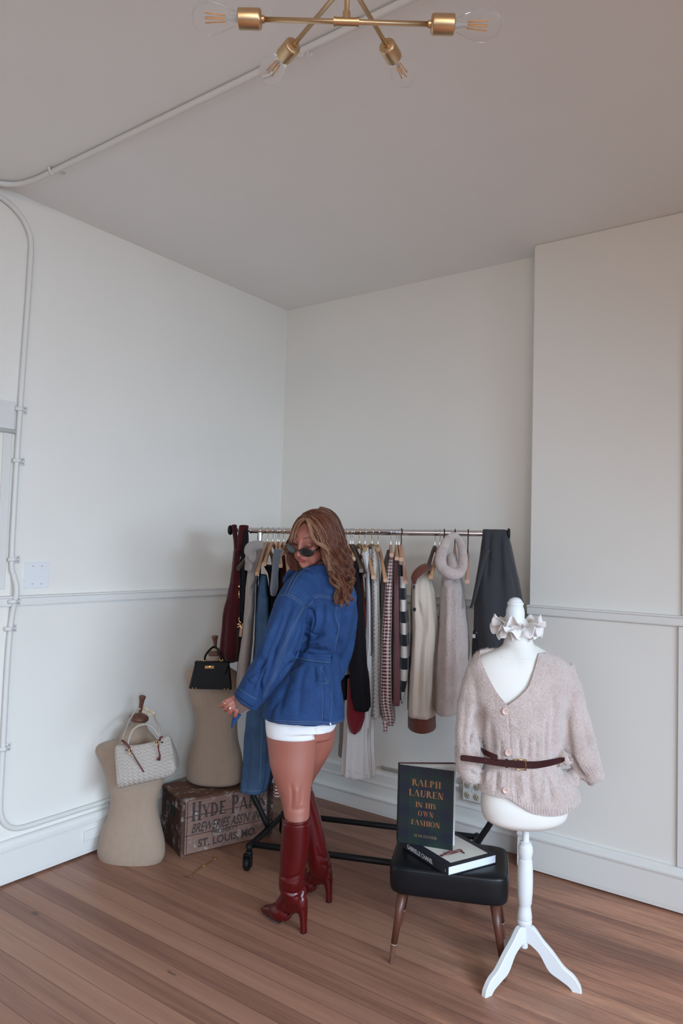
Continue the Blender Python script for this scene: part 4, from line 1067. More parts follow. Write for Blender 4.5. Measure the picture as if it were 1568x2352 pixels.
# wooden hangers on the left half
for px, tip, lb in ((615, (590, 1318), 'wooden hanger with its end below the grey cable knit, leftmost wooden one'), (627, (607, 1296), 'wooden hanger with a pale blunt end left of the slate blue top'),
                    (638, (628, 1322), 'wooden hanger carrying the slate blue top beside the woman'), (642, (644, 1300), 'wooden hanger between the slate blue and dark red garments'), (652, (662, 1318), 'wooden hanger directly left of the woman\'s shoulder')):
    hanger(px, tip, WOOD, CHROME if px != 615 else GOLD, lb, L=.215, drop=.068)
t, _ = G('jeans', 'long blue jeans hanging at the left of the woman down over the crate', 'jeans',
  [(1323, 598, 612, .10), (1345, 594, 614, .13), (1400, 588, 618, .14), (1500, 582, 620, .14), (1600, 572, 622, .13), (1640, 566, 622, .12), (1700, 560, 622, .11), (1760, 556, 619, .11), (1800, 553, 614, .10), (1826, 551, 608, .10)], JEANB, px=612, front=.06, fold=(5, .006, 1),
  creases=[([(590, 1380), (584, 1500), (572, 1640), (562, 1800)], 7, .006)])
mk('back_leg', sil([(1560, 596, 628, depth(barpt(620)), .10), (1700, 592, 629, 0, .10), (1780, 590, 628, depth(barpt(620)), .09), (1808, 590, 622, depth(barpt(620)), .08)] if False else [(1560, 596, 628, depth(barpt(620)), .10), (1700, 592, 629, depth(barpt(620)), .10), (1780, 590, 628, depth(barpt(620)), .09), (1806, 590, 622, depth(barpt(620)), .08)], 1, 1, n=40, k=5, rnd=.006, zn=.5), JEAND, t)
s = Surf(_); mb = MB()
mk('stitching', MB().add(stitch(s, [[(601, 1650), (600, 1700), (598, 1760), (596, 1800)], [(558, 1814), (578, 1817), (600, 1815)]], r=.0009)).g(), M('pale_blue_thread', (.25, .32, .40), .8), t)
t, _ = G('slate_blue_top', 'slate blue sleeveless knit top hanging between wooden hangers left of the woman', 'top',
  [(1262, 628, 648, .03), (1285, 626, 642, .06), (1320, 624, 638, .09), (1350, 621, 638, .11), (1368, 622, 632, .09)], SLATE, px=640, fold=(4, .003, 0), zn=.5, front=.19)
G('black_blouse', 'black garment behind the slate blue top, hidden by the woman\'s arm', 'garment', [(1300, 606, 634, .10), (1330, 618, 642, .14), (1420, 616, 645, .15), (1500, 612, 640, .15)], BLKC, px=634, zn=.3)
G('dark_red_blouse', 'dark red garment on the rack just left of the woman\'s neck', 'garment', [(1266, 650, 668, .05), (1290, 645, 672, .09), (1320, 641, 676, .13), (1400, 640, 680, .15)], DBURG, px=660, zn=.4, fold=(6, .004, 2), front=.05)
# right of the woman
for px, tip, wd, hk_, lb in ((788, (803, 1278), WOOD, CHROME, 'wooden hanger closest to the woman\'s hair on its right'), (797, (812, 1284), WOOD, CHROME, 'wooden hanger second from the woman\'s hair on its right'),
                        (806, (829, 1311), M('olive_brown_wood', (.10, .065, .045), .45), CHROME, 'olive brown wooden hanger over the red and black garments'), (811, (839, 1322), WOODD, CHROME, 'dark brown hanger left of the white trousers'),
                        (839, (857, 1326), WOOD, CHROME, 'wooden hanger between the white trousers and the polka dot trousers'), (869, (885, 1333), WOOD, CHROME, 'wooden hanger right of the polka dot trousers'),
                        (898, (899, 1275), WOOD, CHROME, 'wooden hanger holding the burgundy gingham shirt'), (911, (911, 1283), WOOD, CHROME, 'wooden hanger holding the mauve satin shirt'),
                        (917, (921, 1285), WOOD, CHROME, 'wooden hanger holding the striped sweater'), (922, (931, 1337), WOODP, DKWIRE, 'pinkish wooden hanger with a dark hook right of the striped sweater')):
    hanger(px, tip, wd, hk_, lb, L=.20)
for px, tip, lb in ((826, (838, 1262), 'gold clip hanger holding the white trousers'), (855, (868, 1262), 'gold clip hanger holding the polka dot trousers')):
    hanger(px, tip, DULLG, GOLD, lb, L=.13, drop=.072, clip=True)
G('red_plaid_shirt', 'red plaid shirt hanging closest to the woman\'s right side', 'shirt', [(1275, 795, 806, .05), (1300, 799, 812, .12), (1345, 804, 819, .17), (1450, 803, 815, .17), (1575, 803, 814, .15)], PLAID, px=801, zn=.2)
G('black_dress', 'long black garment hanging right of the denim jacket', 'garment', [(1275, 808, 815, .04), (1300, 810, 822, .10), (1370, 813, 832, .17), (1450, 808, 838, .19), (1540, 802, 845, .19), (1600, 804, 848, .18), (1636, 812, 849, .17)], BLKC, px=806, fold=(5, .004, 0), front=.09)
t, _ = G('red_sweater', 'deep red sweater hanging partly behind the long black garment', 'sweater', [(1308, 824, 831, .05), (1350, 829, 836, .12), (1400, 832, 841, .16), (1440, 836, 846, .17), (1461, 839, 847, .16)], REDK, px=815, zn=.7, front=-.02)
mk('sleeve', sil([(1560, 798, 816), (1600, 797, 832), (1640, 796, 838), (1660, 799, 834), (1676, 804, 827), (1683, 808, 820)], depth(barpt(815))-.165, .030, n=32, k=5, rnd=.004, fold=(4, .002, 0)), REDK, t)
t, _ = G('white_trousers', 'long white denim trousers with wide legs hanging from gold clips', 'trousers',
  [(1258, 832, 847, .10), (1275, 829, 849, .13), (1310, 836, 850, .14), (1400, 839, 854, .15), (1500, 832, 857, .15), (1580, 800, 857, .14), (1640, 792, 857, .13), (1700, 790, 856, .12), (1750, 787, 857, .11), (1785, 786, 858, .10)],
  WHTJ, px=838, fold=(9, .006, 2), zn=.6, creases=[([(822, 1600), (821, 1700), (826, 1780)], 6, .02), ([(846, 1560), (847, 1690), (855, 1790)], 4, .012)])
s = Surf(_)
mk('stitching', stitch(s, [[(798, 1640), (796, 1700), (792, 1778)], [(789, 1768), (820, 1775), (853, 1785)], [(849, 1640), (850, 1700), (855, 1780)]], r=.0008), M('tan_thread', (.5, .30, .24), .8), t)
mk('waistband', MB().add(s.strip([(829, 1271), (839, 1274), (848, 1270)], [(830, 1275), (839, 1278), (849, 1274)], .001, .002)).g(), WHTJ, t)
G('taupe_trousers', 'taupe trouser leg hanging low behind the white trousers', 'trousers', [(1560, 784, 800, .10), (1640, 781, 797, .10), (1700, 779, 793, .10), (1732, 777, 791, .09)], TAUPE, px=790, zn=.3, front=-.04)
t, _ = G('cream_sweater', 'cream sweater sleeve with a black end hanging beside the denim jacket', 'sweater', [(1490, 789, 794, .05), (1515, 784, 800, .07), (1535, 781, 803, .07), (1546, 780, 803, .07)], CREAMC, px=795, zn=.3, front=.06)
mk('cuff', sil([(1546, 779, 803), (1570, 781, 802), (1602, 785, 799)], depth(barpt(795))-.06, .06, n=32, k=4, rnd=.004), BLKC, t)
G('dark_brown_top', 'dark brown garment squeezed between white and polka dot trousers', 'garment', [(1318, 845, 852, .06), (1350, 845, 855, .12), (1420, 847, 857, .14), (1500, 848, 858, .14)], BROWNC, px=842, zn=.3)
t, gp = G('polka_dot_trousers', 'cream polka dot trousers hanging from gold clips', 'trousers', [(1256, 853, 867, .10), (1300, 851, 870, .13), (1400, 853, 873, .14), (1500, 853, 874, .14), (1600, 853, 873, .13), (1652, 853, 873, .12)], POLKA, px=863, fold=(7, .005, 0), zn=1)
G('dark_checked_shirt', 'dark checked shirt behind the burgundy gingham shirt', 'shirt', [(1264, 888, 893, .03), (1285, 883, 897, .08), (1330, 875, 892, .13), (1400, 873, 886, .15), (1480, 871, 884, .15), (1560, 870, 882, .15)], DGING, px=888, zn=.3, front=-.03)
t, gg = G('gingham_shirt', 'burgundy and white gingham shirt with long sleeves on the rack', 'shirt',
  [(1272, 898, 906, .04), (1290, 890, 904, .09), (1320, 886, 903, .14), (1360, 882, 902, .17), (1420, 877, 901, .18), (1500, 871, 900, .18), (1580, 868, 901, .18), (1620, 870, 902, .16), (1650, 876, 906, .12), (1668, 881, 905, .10)], GING, px=897, fold=(6, .006, 0),
  creases=[([(893, 1340), (886, 1440), (880, 1560), (888, 1640)], 4, .012)])
mk('cuff', sil([(1655, 877, 893), (1670, 880, 890), (1681, 880, 889)], depth(barpt(897))-.14, .03, n=24, k=3, rnd=.003), GING, t)
G('mauve_satin_shirt', 'mauve satin shirt between the gingham shirt and striped sweater', 'shirt', [(1280, 904, 914, .04), (1300, 902, 917, .10), (1350, 902, 917, .15), (1450, 902, 918, .17), (1560, 901, 920, .17), (1622, 902, 919, .16)], MAUVE, px=909, fold=(6, .005, 0))
t, gs = G('striped_sweater', 'black and white wide striped sweater on the rack', 'sweater', [(1280, 914, 922, .04), (1298, 915, 926, .09), (1340, 916, 931, .14), (1400, 916, 935, .17), (1480, 917, 939, .17), (1550, 917, 938, .17), (1600, 919, 929, .14), (1617, 920, 925, .10)], STRIPE, px=917, fold=(4, .003, 0))
mk('collar', tube([atd(916, 1286, depth(barpt(917))-.09), atd(919, 1281, depth(barpt(917))-.10), atd(922, 1286, depth(barpt(917))-.09)], .006, 8, k=4), CREAMC, t)
# trench with brown collar and cuffs
hanger(999, (983, 1302), WOODD, CHROME, 'dark brown wooden hanger inside the cream canvas coat', L=.21)
hanger(1010, (989, 1326), WOOD, CHROME, 'wooden hanger right behind the brown collar of the cream coat', L=.22)
t, gt = G('cream_coat', 'cream canvas coat with dark buttons, brown corduroy collar and cuffs', 'coat',
  [(1312, 957, 983, .06), (1330, 949, 990, .12), (1355, 945, 996, .16), (1400, 945, 1001, .19), (1450, 945, 1004, .20), (1520, 943, 1000, .20), (1590, 939, 998, .19), (1645, 937, 997, .17)],
  TRENCH, px=994, fold=(6, .007, 2), zn=.6, creases=[([(957, 1395), (968, 1425), (966, 1500), (960, 1640)], 4, .014), ([(986, 1440), (984, 1520), (982, 1640)], 6, .014), ([(958, 1380), (967, 1402)], 2.5, .012), ([(976, 1330), (978, 1400), (975, 1480)], 5, .010)])
D = depth(barpt(994))-.20
s = Surf(gt)
mk('cuff', sil([(1644, 937, 999), (1660, 936, 1000), (1678, 936, 1001)], depth(barpt(994)), .165, n=48, k=4, rnd=.003, zn=.6), CORD, t)
mb = MB(); mb.add(tube([atd(x, y, d) for x, y, d in ((951, 1340, D-.01), (952, 1326, D-.02), (962, 1313, D-.02), (976, 1304, D), (986, 1303, D+.04), (988, 1316, D+.07))], [.009, .017, .021, .020, .016, .010], 14, k=5, flat=1.0))
mk('collar', mb.g(), CORD, t)
BTN = M('dark_horn_button', (.03, .02, .022), .3)
for x, y in ((951, 1349), (952, 1400)):
    h, n = s.hit(x, y, .001); b = mk('button', lathe([(.0001, .001), (.006, .001), (.0085, .003), (.0095, .0025), (.0095, 0)], h, n, 20), BTN, t)
mk('seam', stitch(s, [[(986, 1400), (998, 1410)], [(986, 1340), (984, 1400), (982, 1480)]], r=.0008), CREAMC, t)
# pale pink mohair sweater with draped cowl
hanger(1045, (1042, 1290), WOODP, DKWIRE, 'pinkish hanger with a dark hook inside the pink cowl', L=.12)
hanger(1020, (1022, 1300), WOODP, DKWIRE, 'dark hooked hanger just left of the pink cowl', L=.16)
t, gm = G('mohair_sweater', 'pale pink mohair sweater with a large cowl neck hanging on the rack', 'sweater',
  [(1300, 1018, 1044, .06), (1325, 1017, 1056, .11), (1360, 1013, 1064, .15), (1420, 1009, 1070, .18), (1480, 1004, 1074, .20), (1540, 1000, 1072, .20), (1600, 999, 1064, .20), (1638, 998, 1052, .19)],
  PINKF, px=1034, fold=(4, .006, 1), zn=.6, creases=[([(1036, 1330), (1037, 1450), (1035, 1640)], 5, .018), ([(1056, 1360), (1062, 1450), (1060, 1560)], 6, .014), ([(1018, 1380), (1014, 1480), (1012, 1600)], 5, .010)])
D = depth(barpt(1034))-.14
lp = [(1041, 1228, D+.05), (1026, 1243, D+.02), (1014, 1270, D), (1012, 1298, D-.03), (1026, 1314, D-.06), (1044, 1319, D-.06), (1058, 1311, D-.04), (1063, 1285, D-.01), (1059, 1255, D+.03), (1049, 1234, D+.06), (1041, 1228, D+.05)]
mb = MB(); mb.add(tube([atd(*p) for p in lp], [.014, .019, .023, .026, .027, .026, .022, .020, .017, .014, .014], 20, k=5, flat=1.2))
mb.add(cap(atd(1040, 1308, D-.01), .030, atd(1037, 1282, D+.05), .026, 20)); mb.add(cap(atd(1028, 1315, D+.01), .028, atd(1032, 1345, D+.03), .030, 20))
cg = blob(mb.g(), .005, 5)
mk('cowl', cg, PINKF, t)
hanger(1075, (1073, 1336), WOODP, DKWIRE, 'empty pinkish hanger with a dark hook left of the grey coat', L=.20, drop=.11)
# charcoal coat thrown over the right end of the bar
t, gc = G('charcoal_coat', 'charcoal grey coat thrown over the right end of the bar', 'coat',
  [(1217, 1109, 1163, .035), (1226, 1108, 1167, .05), (1250, 1106, 1172, .07), (1280, 1102, 1178, .09), (1310, 1098, 1185, .10), (1350, 1094, 1194, .115), (1400, 1093, 1203, .12), (1450, 1092, 1207, .12), (1503, 1100, 1204, .11)],
  DGREY, px=1140, fold=(4, .005, 0), zn=.3, creases=[([(1126, 1225), (1122, 1270), (1118, 1330)], 4, .012), ([(1150, 1225), (1152, 1340), (1151, 1500)], 5, .022), ([(1127, 1285), (1145, 1330), (1150, 1400)], 3, .008)])
D = depth(barpt(1110))-.12
mb = MB(); P = [(1118, 1262, 14), (1108, 1290, 14), (1101, 1320, 12), (1094, 1350, 10), (1087, 1380, 8), (1081, 1396, 6)]
mb.add(tube([atd(x, y, D) for x, y, r in P], [r*D/FPX for x, y, r in P], 20, k=4, flat=.5))
mk('hanging_sleeve', mb.g(), DGREY, t)
lb_ = empty('tote_bag', atd(1092, 1500, D+.06), 'black shiny bag with a small pale tag behind the mannequin\'s shoulder', 'bag')
mk('bag_body', sil([(1448, 1086, 1100), (1470, 1084, 1110), (1490, 1083, 1116), (1512, 1083, 1118)], D+.08, .04, n=24, k=4, rnd=.008), M('black_patent', (.012, .012, .014), .2), lb_)
mk('tag', obox(atd(1088, 1461, D+.03), RT*.007, FW*.001, UP*.009), M('pale_tag', (.42, .40, .38), .7), lb_, smooth=False)
# red striped textile low behind the woman's leg
G('striped_skirt', 'cream and red striped textile hanging low behind the woman\'s leg', 'garment', [(1740, 631, 640, .03), (1790, 630, 643, .05), (1815, 629, 644, .06), (1824, 629, 645, .06)], m_cloth('red_striped', (.62, .54, .50), kind='finestripes', col2=(.22, .01, .02)), px=650, zn=.2, n=32)
# ------------------------------------------------------------------ stool
LEA = M('black_leather_cushion', (.006, .0065, .008), .36, bump=.12, bs=260, spec=.3, coat=.05)
s0, s1, s2, s3 = [onpl(x, y, 2, .366) for x, y in ((890, 1989), (1170, 2023), (1149, 1930), (918, 1922))]
# regularise: near edge direction and depth
ex_ = s1-s0; W_ = np.linalg.norm(ex_); ex_ /= W_; ey_ = np.array([-ex_[1], ex_[0], 0]); dep = .315
sc_ = (s0+s1)/2+ey_*dep/2; sc_[2] = 0
stool = empty('stool', sc_, 'square black leather stool with tapered wooden legs and books on top', 'stool')
R = []; n = 64; th = np.arange(n)*2*PI/n; e = 2/7.0
cx = np.sign(np.cos(th))*np.abs(np.cos(th))**e; sx = np.sign(np.sin(th))*np.abs(np.sin(th))**e
for z, k in ((.262, .90), (.264, .965), (.272, .99), (.30, 1.0), (.335, 1.0), (.355, .992), (.363, .975)):
    R.append(sc_+np.array([0, 0, z])+ex_*(cx*W_/2*k)[:, None]+ey_*(sx*dep/2*k)[:, None])
R += [sc_+np.array([0, 0, z])+ex_*(cx*W_/2*k)[:, None]+ey_*(sx*dep/2*k)[:, None] for z, k in ((.366, .93), (.3665, .7), (.367, .3))]
sg = loft(np.array(R)); mk('seat', sg, LEA, stool)
rg = np.array(R[6]); rg = np.concatenate([rg, rg[:1]])+np.array([0, 0, -.001])
mk('piping', tube(rg, .0022, 6, caps=False), LEA, stool)
rg = np.array(R[4]); rg = np.concatenate([rg, rg[:1]]); 
LEGW = M('reddish_brown_wood', (.105, .035, .022), .35, var=.35, vs=20, stretch=(8, 8, 1)); TIPM = M('worn_brown_leg_tip', (.17, .075, .05), .5, var=.4, vs=80)
b0, b1 = onpl(897, 2213, 2, 0), onpl(1160, 2253, 2, 0)
for sx_, sy_ in ((-1, -1), (1, -1), (1, 1), (-1, 1)):
    bot = b0 if sx_ < 0 else b1
    if sy_ > 0: bot = bot+ey_*(dep-.02)
    top = sc_+ex_*sx_*(W_/2-.055)+ey_*sy_*(dep/2-.05)+np.array([0, 0, .268])
    k = .26; mid = bot+(top-bot)*k
    l = mk('leg', tube([mid, top], [.0120, .0185], 18), LEGW, stool)
    mk('leg_tip', tube([bot, bot+(mid-bot)*.04, mid-(mid-bot)*.02, mid], [.0060, .0075, .0116, .0123], 18), TIPM, l)
    mk('collar', tube([mid-(mid-bot)*.03, mid+(mid-bot)*.01], .0126, 18), M('pale_worn_ring', (.4, .3, .25), .5), l, sharp=40)

# ------------------------------------------------------------------ flat book
def plane_frame(o, a, b): # orthonormal from o towards a, with b giving the up side
    ux = (a-o)/np.linalg.norm(a-o); uy = (b-o)-ux*((b-o)@ux); uy /= np.linalg.norm(uy); return ux, uy
NAVY = M('navy_black_book_cloth', (.018, .018, .028), .45, bump=.1, bs=600); PAGE = M('page_paper', (.74, .76, .80), .7); PCREAM = M('cream_cover_paper', (.66, .62, .55), .6)
zb, zt_ = .3672, .4020
n0 = onpl(1029.5, 1991, 2, zt_); e_r = onpl(1141, 1962, 2, zt_); e_l = onpl(914, 1934, 2, zt_)
ux_ = (e_r-n0); w1 = np.linalg.norm(ux_); ux_ /= w1; uy_ = np.array([-ux_[1], ux_[0], 0]);
if uy_@(e_l-n0) < 0: uy_ = -uy_
hb = abs((e_l-n0)@uy_); bw_, bh_ = w1, max(hb, .29)
fb = empty('book', n0+ux_*bw_/2+uy_*bh_/2+np.array([0, 0, zb-zt_]), 'thick dark navy book with a cream cover panel lying flat on the stool', 'book')
def fbx(x0, x1, y0, y1, z0, z1, bev=0.0): return obox(n0*[1, 1, 0]+ux_*(x0+x1)/2+uy_*(y0+y1)/2+np.array([0, 0, (z0+z1)/2]), ux_*(x1-x0)/2, uy_*(y1-y0)/2, (0, 0, (z1-z0)/2), bev)
# spine on the x=0 side, page block seen on the y=0 side
mk('cover', MB().add(fbx(0, bw_, 0, bh_, zb, zb+.0028, .001)).add(fbx(0, bw_, 0, bh_, zt_-.0028, zt_, .001)).add(fbx(-.002, .0028, 0, bh_, zb, zt_, .0012)).g(), NAVY, fb, smooth=False)
mk('pages', fbx(.0028, bw_-.004, .004, bh_-.004, zb+.0028, zt_-.0028), PAGE, fb, smooth=False)
mk('cover_panel', fbx(.030, bw_-.026, .024, bh_-.026, zt_, zt_+.0004), PCREAM, fb, smooth=False)
LWHITE = M('white_ink', (.75, .75, .75), .6); LBLACK = M('black_ink', (.01, .01, .012), .5)
so_ = n0*[1, 1, 0]+ux_*(-.002)+uy_*(bh_-.035)+np.array([0, 0, zb+.0095])
mk('lettering', text_g('GABRIELLE CHANEL', so_, -uy_, (0, 0, 1), .0165, .165, bold=.01), LWHITE, fb, smooth=False)
mk('spine_mark', text_g('3', n0*[1, 1, 0]+ux_*(-.002)+uy_*.017+np.array([0, 0, zb+.012]), -uy_, (0, 0, 1), .010), LWHITE, fb, smooth=False)
to_ = n0*[1, 1, 0]+np.array([0, 0, zt_+.0004])
mk('lettering', text_g('GABRIELLE', to_+ux_*(.050)+uy_*(.205), ux_, uy_, .019, .125, bold=.0), LBLACK, fb, smooth=False)
mk('lettering', text_g('CHANEL', to_+ux_*(.085)+uy_*(.175), ux_, uy_, .019, .085, bold=.0), LBLACK, fb, smooth=False)

# ------------------------------------------------------------------ upright open book
z0_ = .4030
BL_ = onpl(914, 1934, 2, z0_); BR_ = onpl(1039, 1954, 2, z0_)
TL_ = onplane(919, 1756, BL_, np.cross(BR_-BL_, [0, 0, 1])); hh = TL_[2]-z0_
cu = (BR_-BL_); cw = np.linalg.norm(cu); cu /= cw; cv = np.array([0, 0, 1.0]); cn = np.cross(cu, cv)
if cn@FW > 0: cn = -cn
m, t_, p_ = nt('green_navy_tartan'); setp(p_, Roughness=.5)
u_, v_, _x = uvxy(t_)
a_ = ma(t_, 'SINE', ma(t_, 'MULTIPLY', u_, 2*PI/.085)); b_ = ma(t_, 'SINE', ma(t_, 'MULTIPLY', v_, 2*PI/.085))
c_ = mixc(t_, ma(t_, 'GREATER_THAN', a_, 0.1), (.006, .022, .018), (.006, .008, .020)); d_ = mixc(t_, ma(t_, 'GREATER_THAN', b_, 0.1), (.006, .022, .016), (.005, .009, .022))
c_ = mixc(t_, .5, c_, d_)
for q_, wv_ in ((u_, .028), (v_, .028)):
    l_ = ma(t_, 'LESS_THAN', ma(t_, 'ABSOLUTE', ma(t_, 'SINE', ma(t_, 'MULTIPLY', q_, PI/wv_))), .10); c_ = mixc(t_, ma(t_, 'MULTIPLY', l_, .6), c_, (.002, .003, .004))
lk(t_, c_, p_.inputs['Base Color']); TART = m
ENDP = m_cloth('blue_striped_endpaper', (.70, .70, .72), kind='finestripes', col2=(.06, .10, .30), sheen=0, bump=.05, scale=300)
RED_ = M('dark_red_cloth_board', (.06, .012, .02), .6); PAGE2 = M('warm_page_block', (.72, .72, .68), .7)
ob_ = empty('book', (BL_+BR_)/2, 'dark green tartan book with copper lettering standing open on the stool', 'book')
def board(o, ax, wd, ht, nn, th, z=0.0): return obox(o+ax*wd/2+np.array([0, 0, z+ht/2])+nn*th/2, ax*wd/2, nn*th/2, (0, 0, ht/2), .0006)
def quad_uv(o, ax, wd, ht, nn, off, z=0.0):
    V = [o+ax*x+np.array([0, 0, z+y])+nn*off for x, y in ((0, 0), (wd, 0), (wd, ht), (0, ht))]
    return (np.array(V), [(0, 1, 2, 3)], np.array([(0, 0), (wd, 0), (wd, ht), (0, ht)]))
fc = board(BL_, cu, cw, hh, -cn, .003)
uvv = np.stack([(fc[0]-BL_)@cu, fc[0][:, 2]], 1); mk('front_cover', (fc[0], fc[1], uvv), TART, ob_, smooth=False)
mk('endpaper', quad_uv(BL_, cu, cw-.003, hh-.006, -cn, .0034, .003), ENDP, ob_, smooth=False)
# page block and back cover open about 24 degrees behind
ang = math.radians(23)
def rotz(v, a): return np.array([v[0]*math.cos(a)-v[1]*math.sin(a), v[0]*math.sin(a)+v[1]*math.cos(a), v[2]])
bu = rotz(cu, ang); bn = rotz(cn, ang)
if (bu-cu)@cn > 0: bu = rotz(cu, -ang); bn = rotz(cn, -ang)
so2 = BL_-cn*.004
mk('back_cover', board(so2-bn*.024, bu, cw+.014, hh, -bn, .003), RED_, ob_, smooth=False)
mk('spine', obox((BL_+so2-bn*.026)/2+np.array([0, 0, hh/2])-cu*.002, (so2-bn*.027-BL_)/2, cu*.0022, (0, 0, hh/2), .0008), TART, ob_, smooth=False)
mid_u = rotz(cu, ang*.35) if (rotz(cu, ang)-cu)@cn < 0 else rotz(cu, -ang*.35)
mk('pages', MB().add(board(so2-bn*.002, bu, cw+.010, hh-.010, -bn, .022, .005)).g(), PAGE2, ob_, smooth=False)
mk('flyleaf', board(BL_-cn*.006, mid_u, cw+.003, hh-.010, -cn, .0012, .005), ENDP, ob_, smooth=False)
COPP = M('copper_foil', (.36, .15, .06), .45, .3)
def line_(s, yc, h, w, **k):
    return serif_g(s, BL_+cu*(cw/2-w/2+k.pop('dx', 0))+np.array([0, 0, yc])-(-cn)*.0, cu, cv, h, w, th=.0007, **k)
def flipn(g):
    V, F = g; return (V, F)
ys = lambda y: hh*(1-(y-1756)/178.0)
mk('lettering', line_('RALPH', hh*.755, .026, .115, T=.20, t=.05), COPP, ob_, smooth=False)
mk('lettering', line_('LAUREN', hh*.620, .026, .138, T=.20, t=.05), COPP, ob_, smooth=False)
mk('lettering', line_('IN HIS', hh*.485, .0205, .082, T=.20, t=.05), COPP, ob_, smooth=False)
mk('lettering', line_('OWN', hh*.375, .0205, .062, T=.20, t=.05, sp=.18), COPP, ob_, smooth=False)
mk('lettering', line_('FASHION', hh*.255, .0205, .115, T=.20, t=.05), COPP, ob_, smooth=False)
mk('lettering', line_('ALAN FLUSSER', hh*.105, .0105, .092, T=.18, t=.06), M('dull_gold_foil', (.26, .19, .07), .5), ob_, smooth=False)

# ------------------------------------------------------------------ folded eyeglasses on the flat book
TORT = M('red_tortoiseshell', (.10, .012, .012), .2, coat=.3)
zg = zt_+.003
gl = empty('eyeglasses', onpl(1040, 1960, 2, zg), 'small folded dark red eyeglasses lying on the cream book cover', 'eyeglasses')
gp_ = lambda x, y, dz=0: onpl(x, y, 2, zg+dz)
mk('temple', tube([gp_(1010, 1965), gp_(1017, 1966), gp_(1022, 1960), gp_(1040, 1957, .004), gp_(1060, 1955, .004)], .0018, 8, k=4), TORT, gl)
mk('temple', tube([gp_(1012, 1964), gp_(1030, 1962, .002), gp_(1048, 1958, .002), gp_(1058, 1954), gp_(1065, 1958), gp_(1066, 1960)], .0018, 8, k=4), TORT, gl)
mk('frame_front', tube([gp_(1023, 1964), gp_(1028, 1957, .008), gp_(1036, 1953, .012), gp_(1042, 1956, .006), gp_(1047, 1953, .012), gp_(1056, 1951, .012), gp_(1061, 1954, .006), gp_(1062, 1959)], .0019, 8, k=5), TORT, gl)

# ------------------------------------------------------------------ white mannequin
WPAINT = M('white_painted_wood', (.74, .74, .75), .35, bump=.05, bs=40); JERS = M('white_jersey', (.74, .69, .64), .75, bump=.15, bs=700)
MC = np.array([2.139+.01, -1.05, 0]); MDp = depth(MC+np.array([0, 0, .9]))
man = empty('mannequin', MC, 'white mannequin on a turned wooden tripod stand wearing the pink cardigan', 'mannequin')
def zpx(y, d=MDp, x=1204): return atd(x, y, d)[2]
def rp(px, d=MDp): return px*d/FPX
prof = [(7, 2164), (8.6, 2162), (9, 2152), (9, 2112), (15.5, 2111), (16.8, 2107), (16.8, 2103), (15.2, 2101), (17, 2096), (15.5, 2084), (13.6, 2072), (13.8, 2068), (15.6, 2064), (17.2, 2040), (17.6, 2016), (17, 1990), (15.2, 1968), (13.6, 1966), (15.6, 1956), (16.8, 1948), (15.8, 1938), (12.6, 1934), (13.2, 1932), (13.0, 1929), (7.6, 1927)]
mk('pole', lathe([(0.0001, zpx(2165))]+[(rp(r), zpx(y)) for r, y in prof]+[(rp(7.6), zpx(1880))], (MC[0], MC[1], 0), (0, 0, 1), 40), WPAINT, man, sharp=30)
tipA, tipB = onpl(1108, 2290, 2, 0), onpl(1338, 2280, 2, 0)
tipC = MC*2-(tipA+tipB)/2; tipC = MC+(MC-(tipA+tipB)/2)/np.linalg.norm(MC-(tipA+tipB)/2)*np.linalg.norm(tipA-MC)
ZT = zpx(2113)
for tp in (tipA, tipB, tipC):
    d_ = tp-MC; d_[2] = 0; Lr = np.linalg.norm(d_); d_ /= Lr; sd = np.array([-d_[1], d_[0], 0])
    up_ = spline([(.010, ZT), (.030, ZT), (.045, ZT-.012), (.070, ZT-.042), (.105, ZT-.075), (.145, .075), (.180, .052), (.203, .022), (.209, 0)], 4)
    lo_ = spline([(.010, ZT-.070), (.018, ZT-.072), (.035, ZT-.085), (.062, ZT-.112)if ZT > .17 else (.060, .055), (.095, .035), (.130, .024), (.158, .012), (.170, .004), (.178, 0)][:9], 4)
    lo_ = spline([(.010, ZT-.062), (.020, ZT-.064), (.038, ZT-.075), (.060, ZT-.095), (.092, .050), (.128, .030), (.156, .016), (.169, .006), (.174, 0)], 4)
    R = []
    k = Lr/.212
    for (a, za), (b, zb_) in zip(up_, lo_):
        A, B = MC+d_*a*k+np.array([0, 0, max(za, 0)]), MC+d_*b*k+np.array([0, 0, max(zb_, 0)]); w_ = .0115; q = .003
        uu = (A-B)/max(np.linalg.norm(A-B), 1e-6)
        R.append([A-sd*(w_-q), A+sd*(w_-q), A+sd*w_-uu*q, B+sd*w_+uu*q, B+sd*(w_-q), B-sd*(w_-q), B-sd*w_+uu*q, A-sd*w_-uu*q])
    mk('leg', loft(np.array(R)), WPAINT, man, sharp=35)
D = MDp
body = MB()
trows = [(1492, 1140, 1242, D, .055), (1500, 1118, 1262, D, .065), (1512, 1098, 1285, D, .08), (1535, 1090, 1300, D, .10), (1580, 1094, 1300, D, .112), (1640, 1112, 1278, D, .102), (1700, 1122, 1270, D, .088), (1750, 1126, 1266, D, .080), (1785, 1120, 1276, D, .088), (1808, 1108, 1290, D, .104), (1840, 1103, 1302, D, .12), (1866, 1107, 1304, D, .12), (1878, 1116, 1298, D, .115), (1886, 1132, 1286, D, .10)]
body.add(sil(trows, D, .1, n=48, k=5, sup=2.3, rnd=.014))
body.add(cap(atd(1190, 1440, D), rp(26), atd(1190, 1490, D), rp(33), 28)); body.add(cap(atd(1190, 1480, D), rp(34), atd(1192, 1520, D), rp(56), 28))
body.add(cap(atd(1170, 1497, D), rp(22), atd(1120, 1518, D), rp(12), 20)); body.add(cap(atd(1210, 1495, D), rp(22), atd(1270, 1520, D), rp(14), 20))
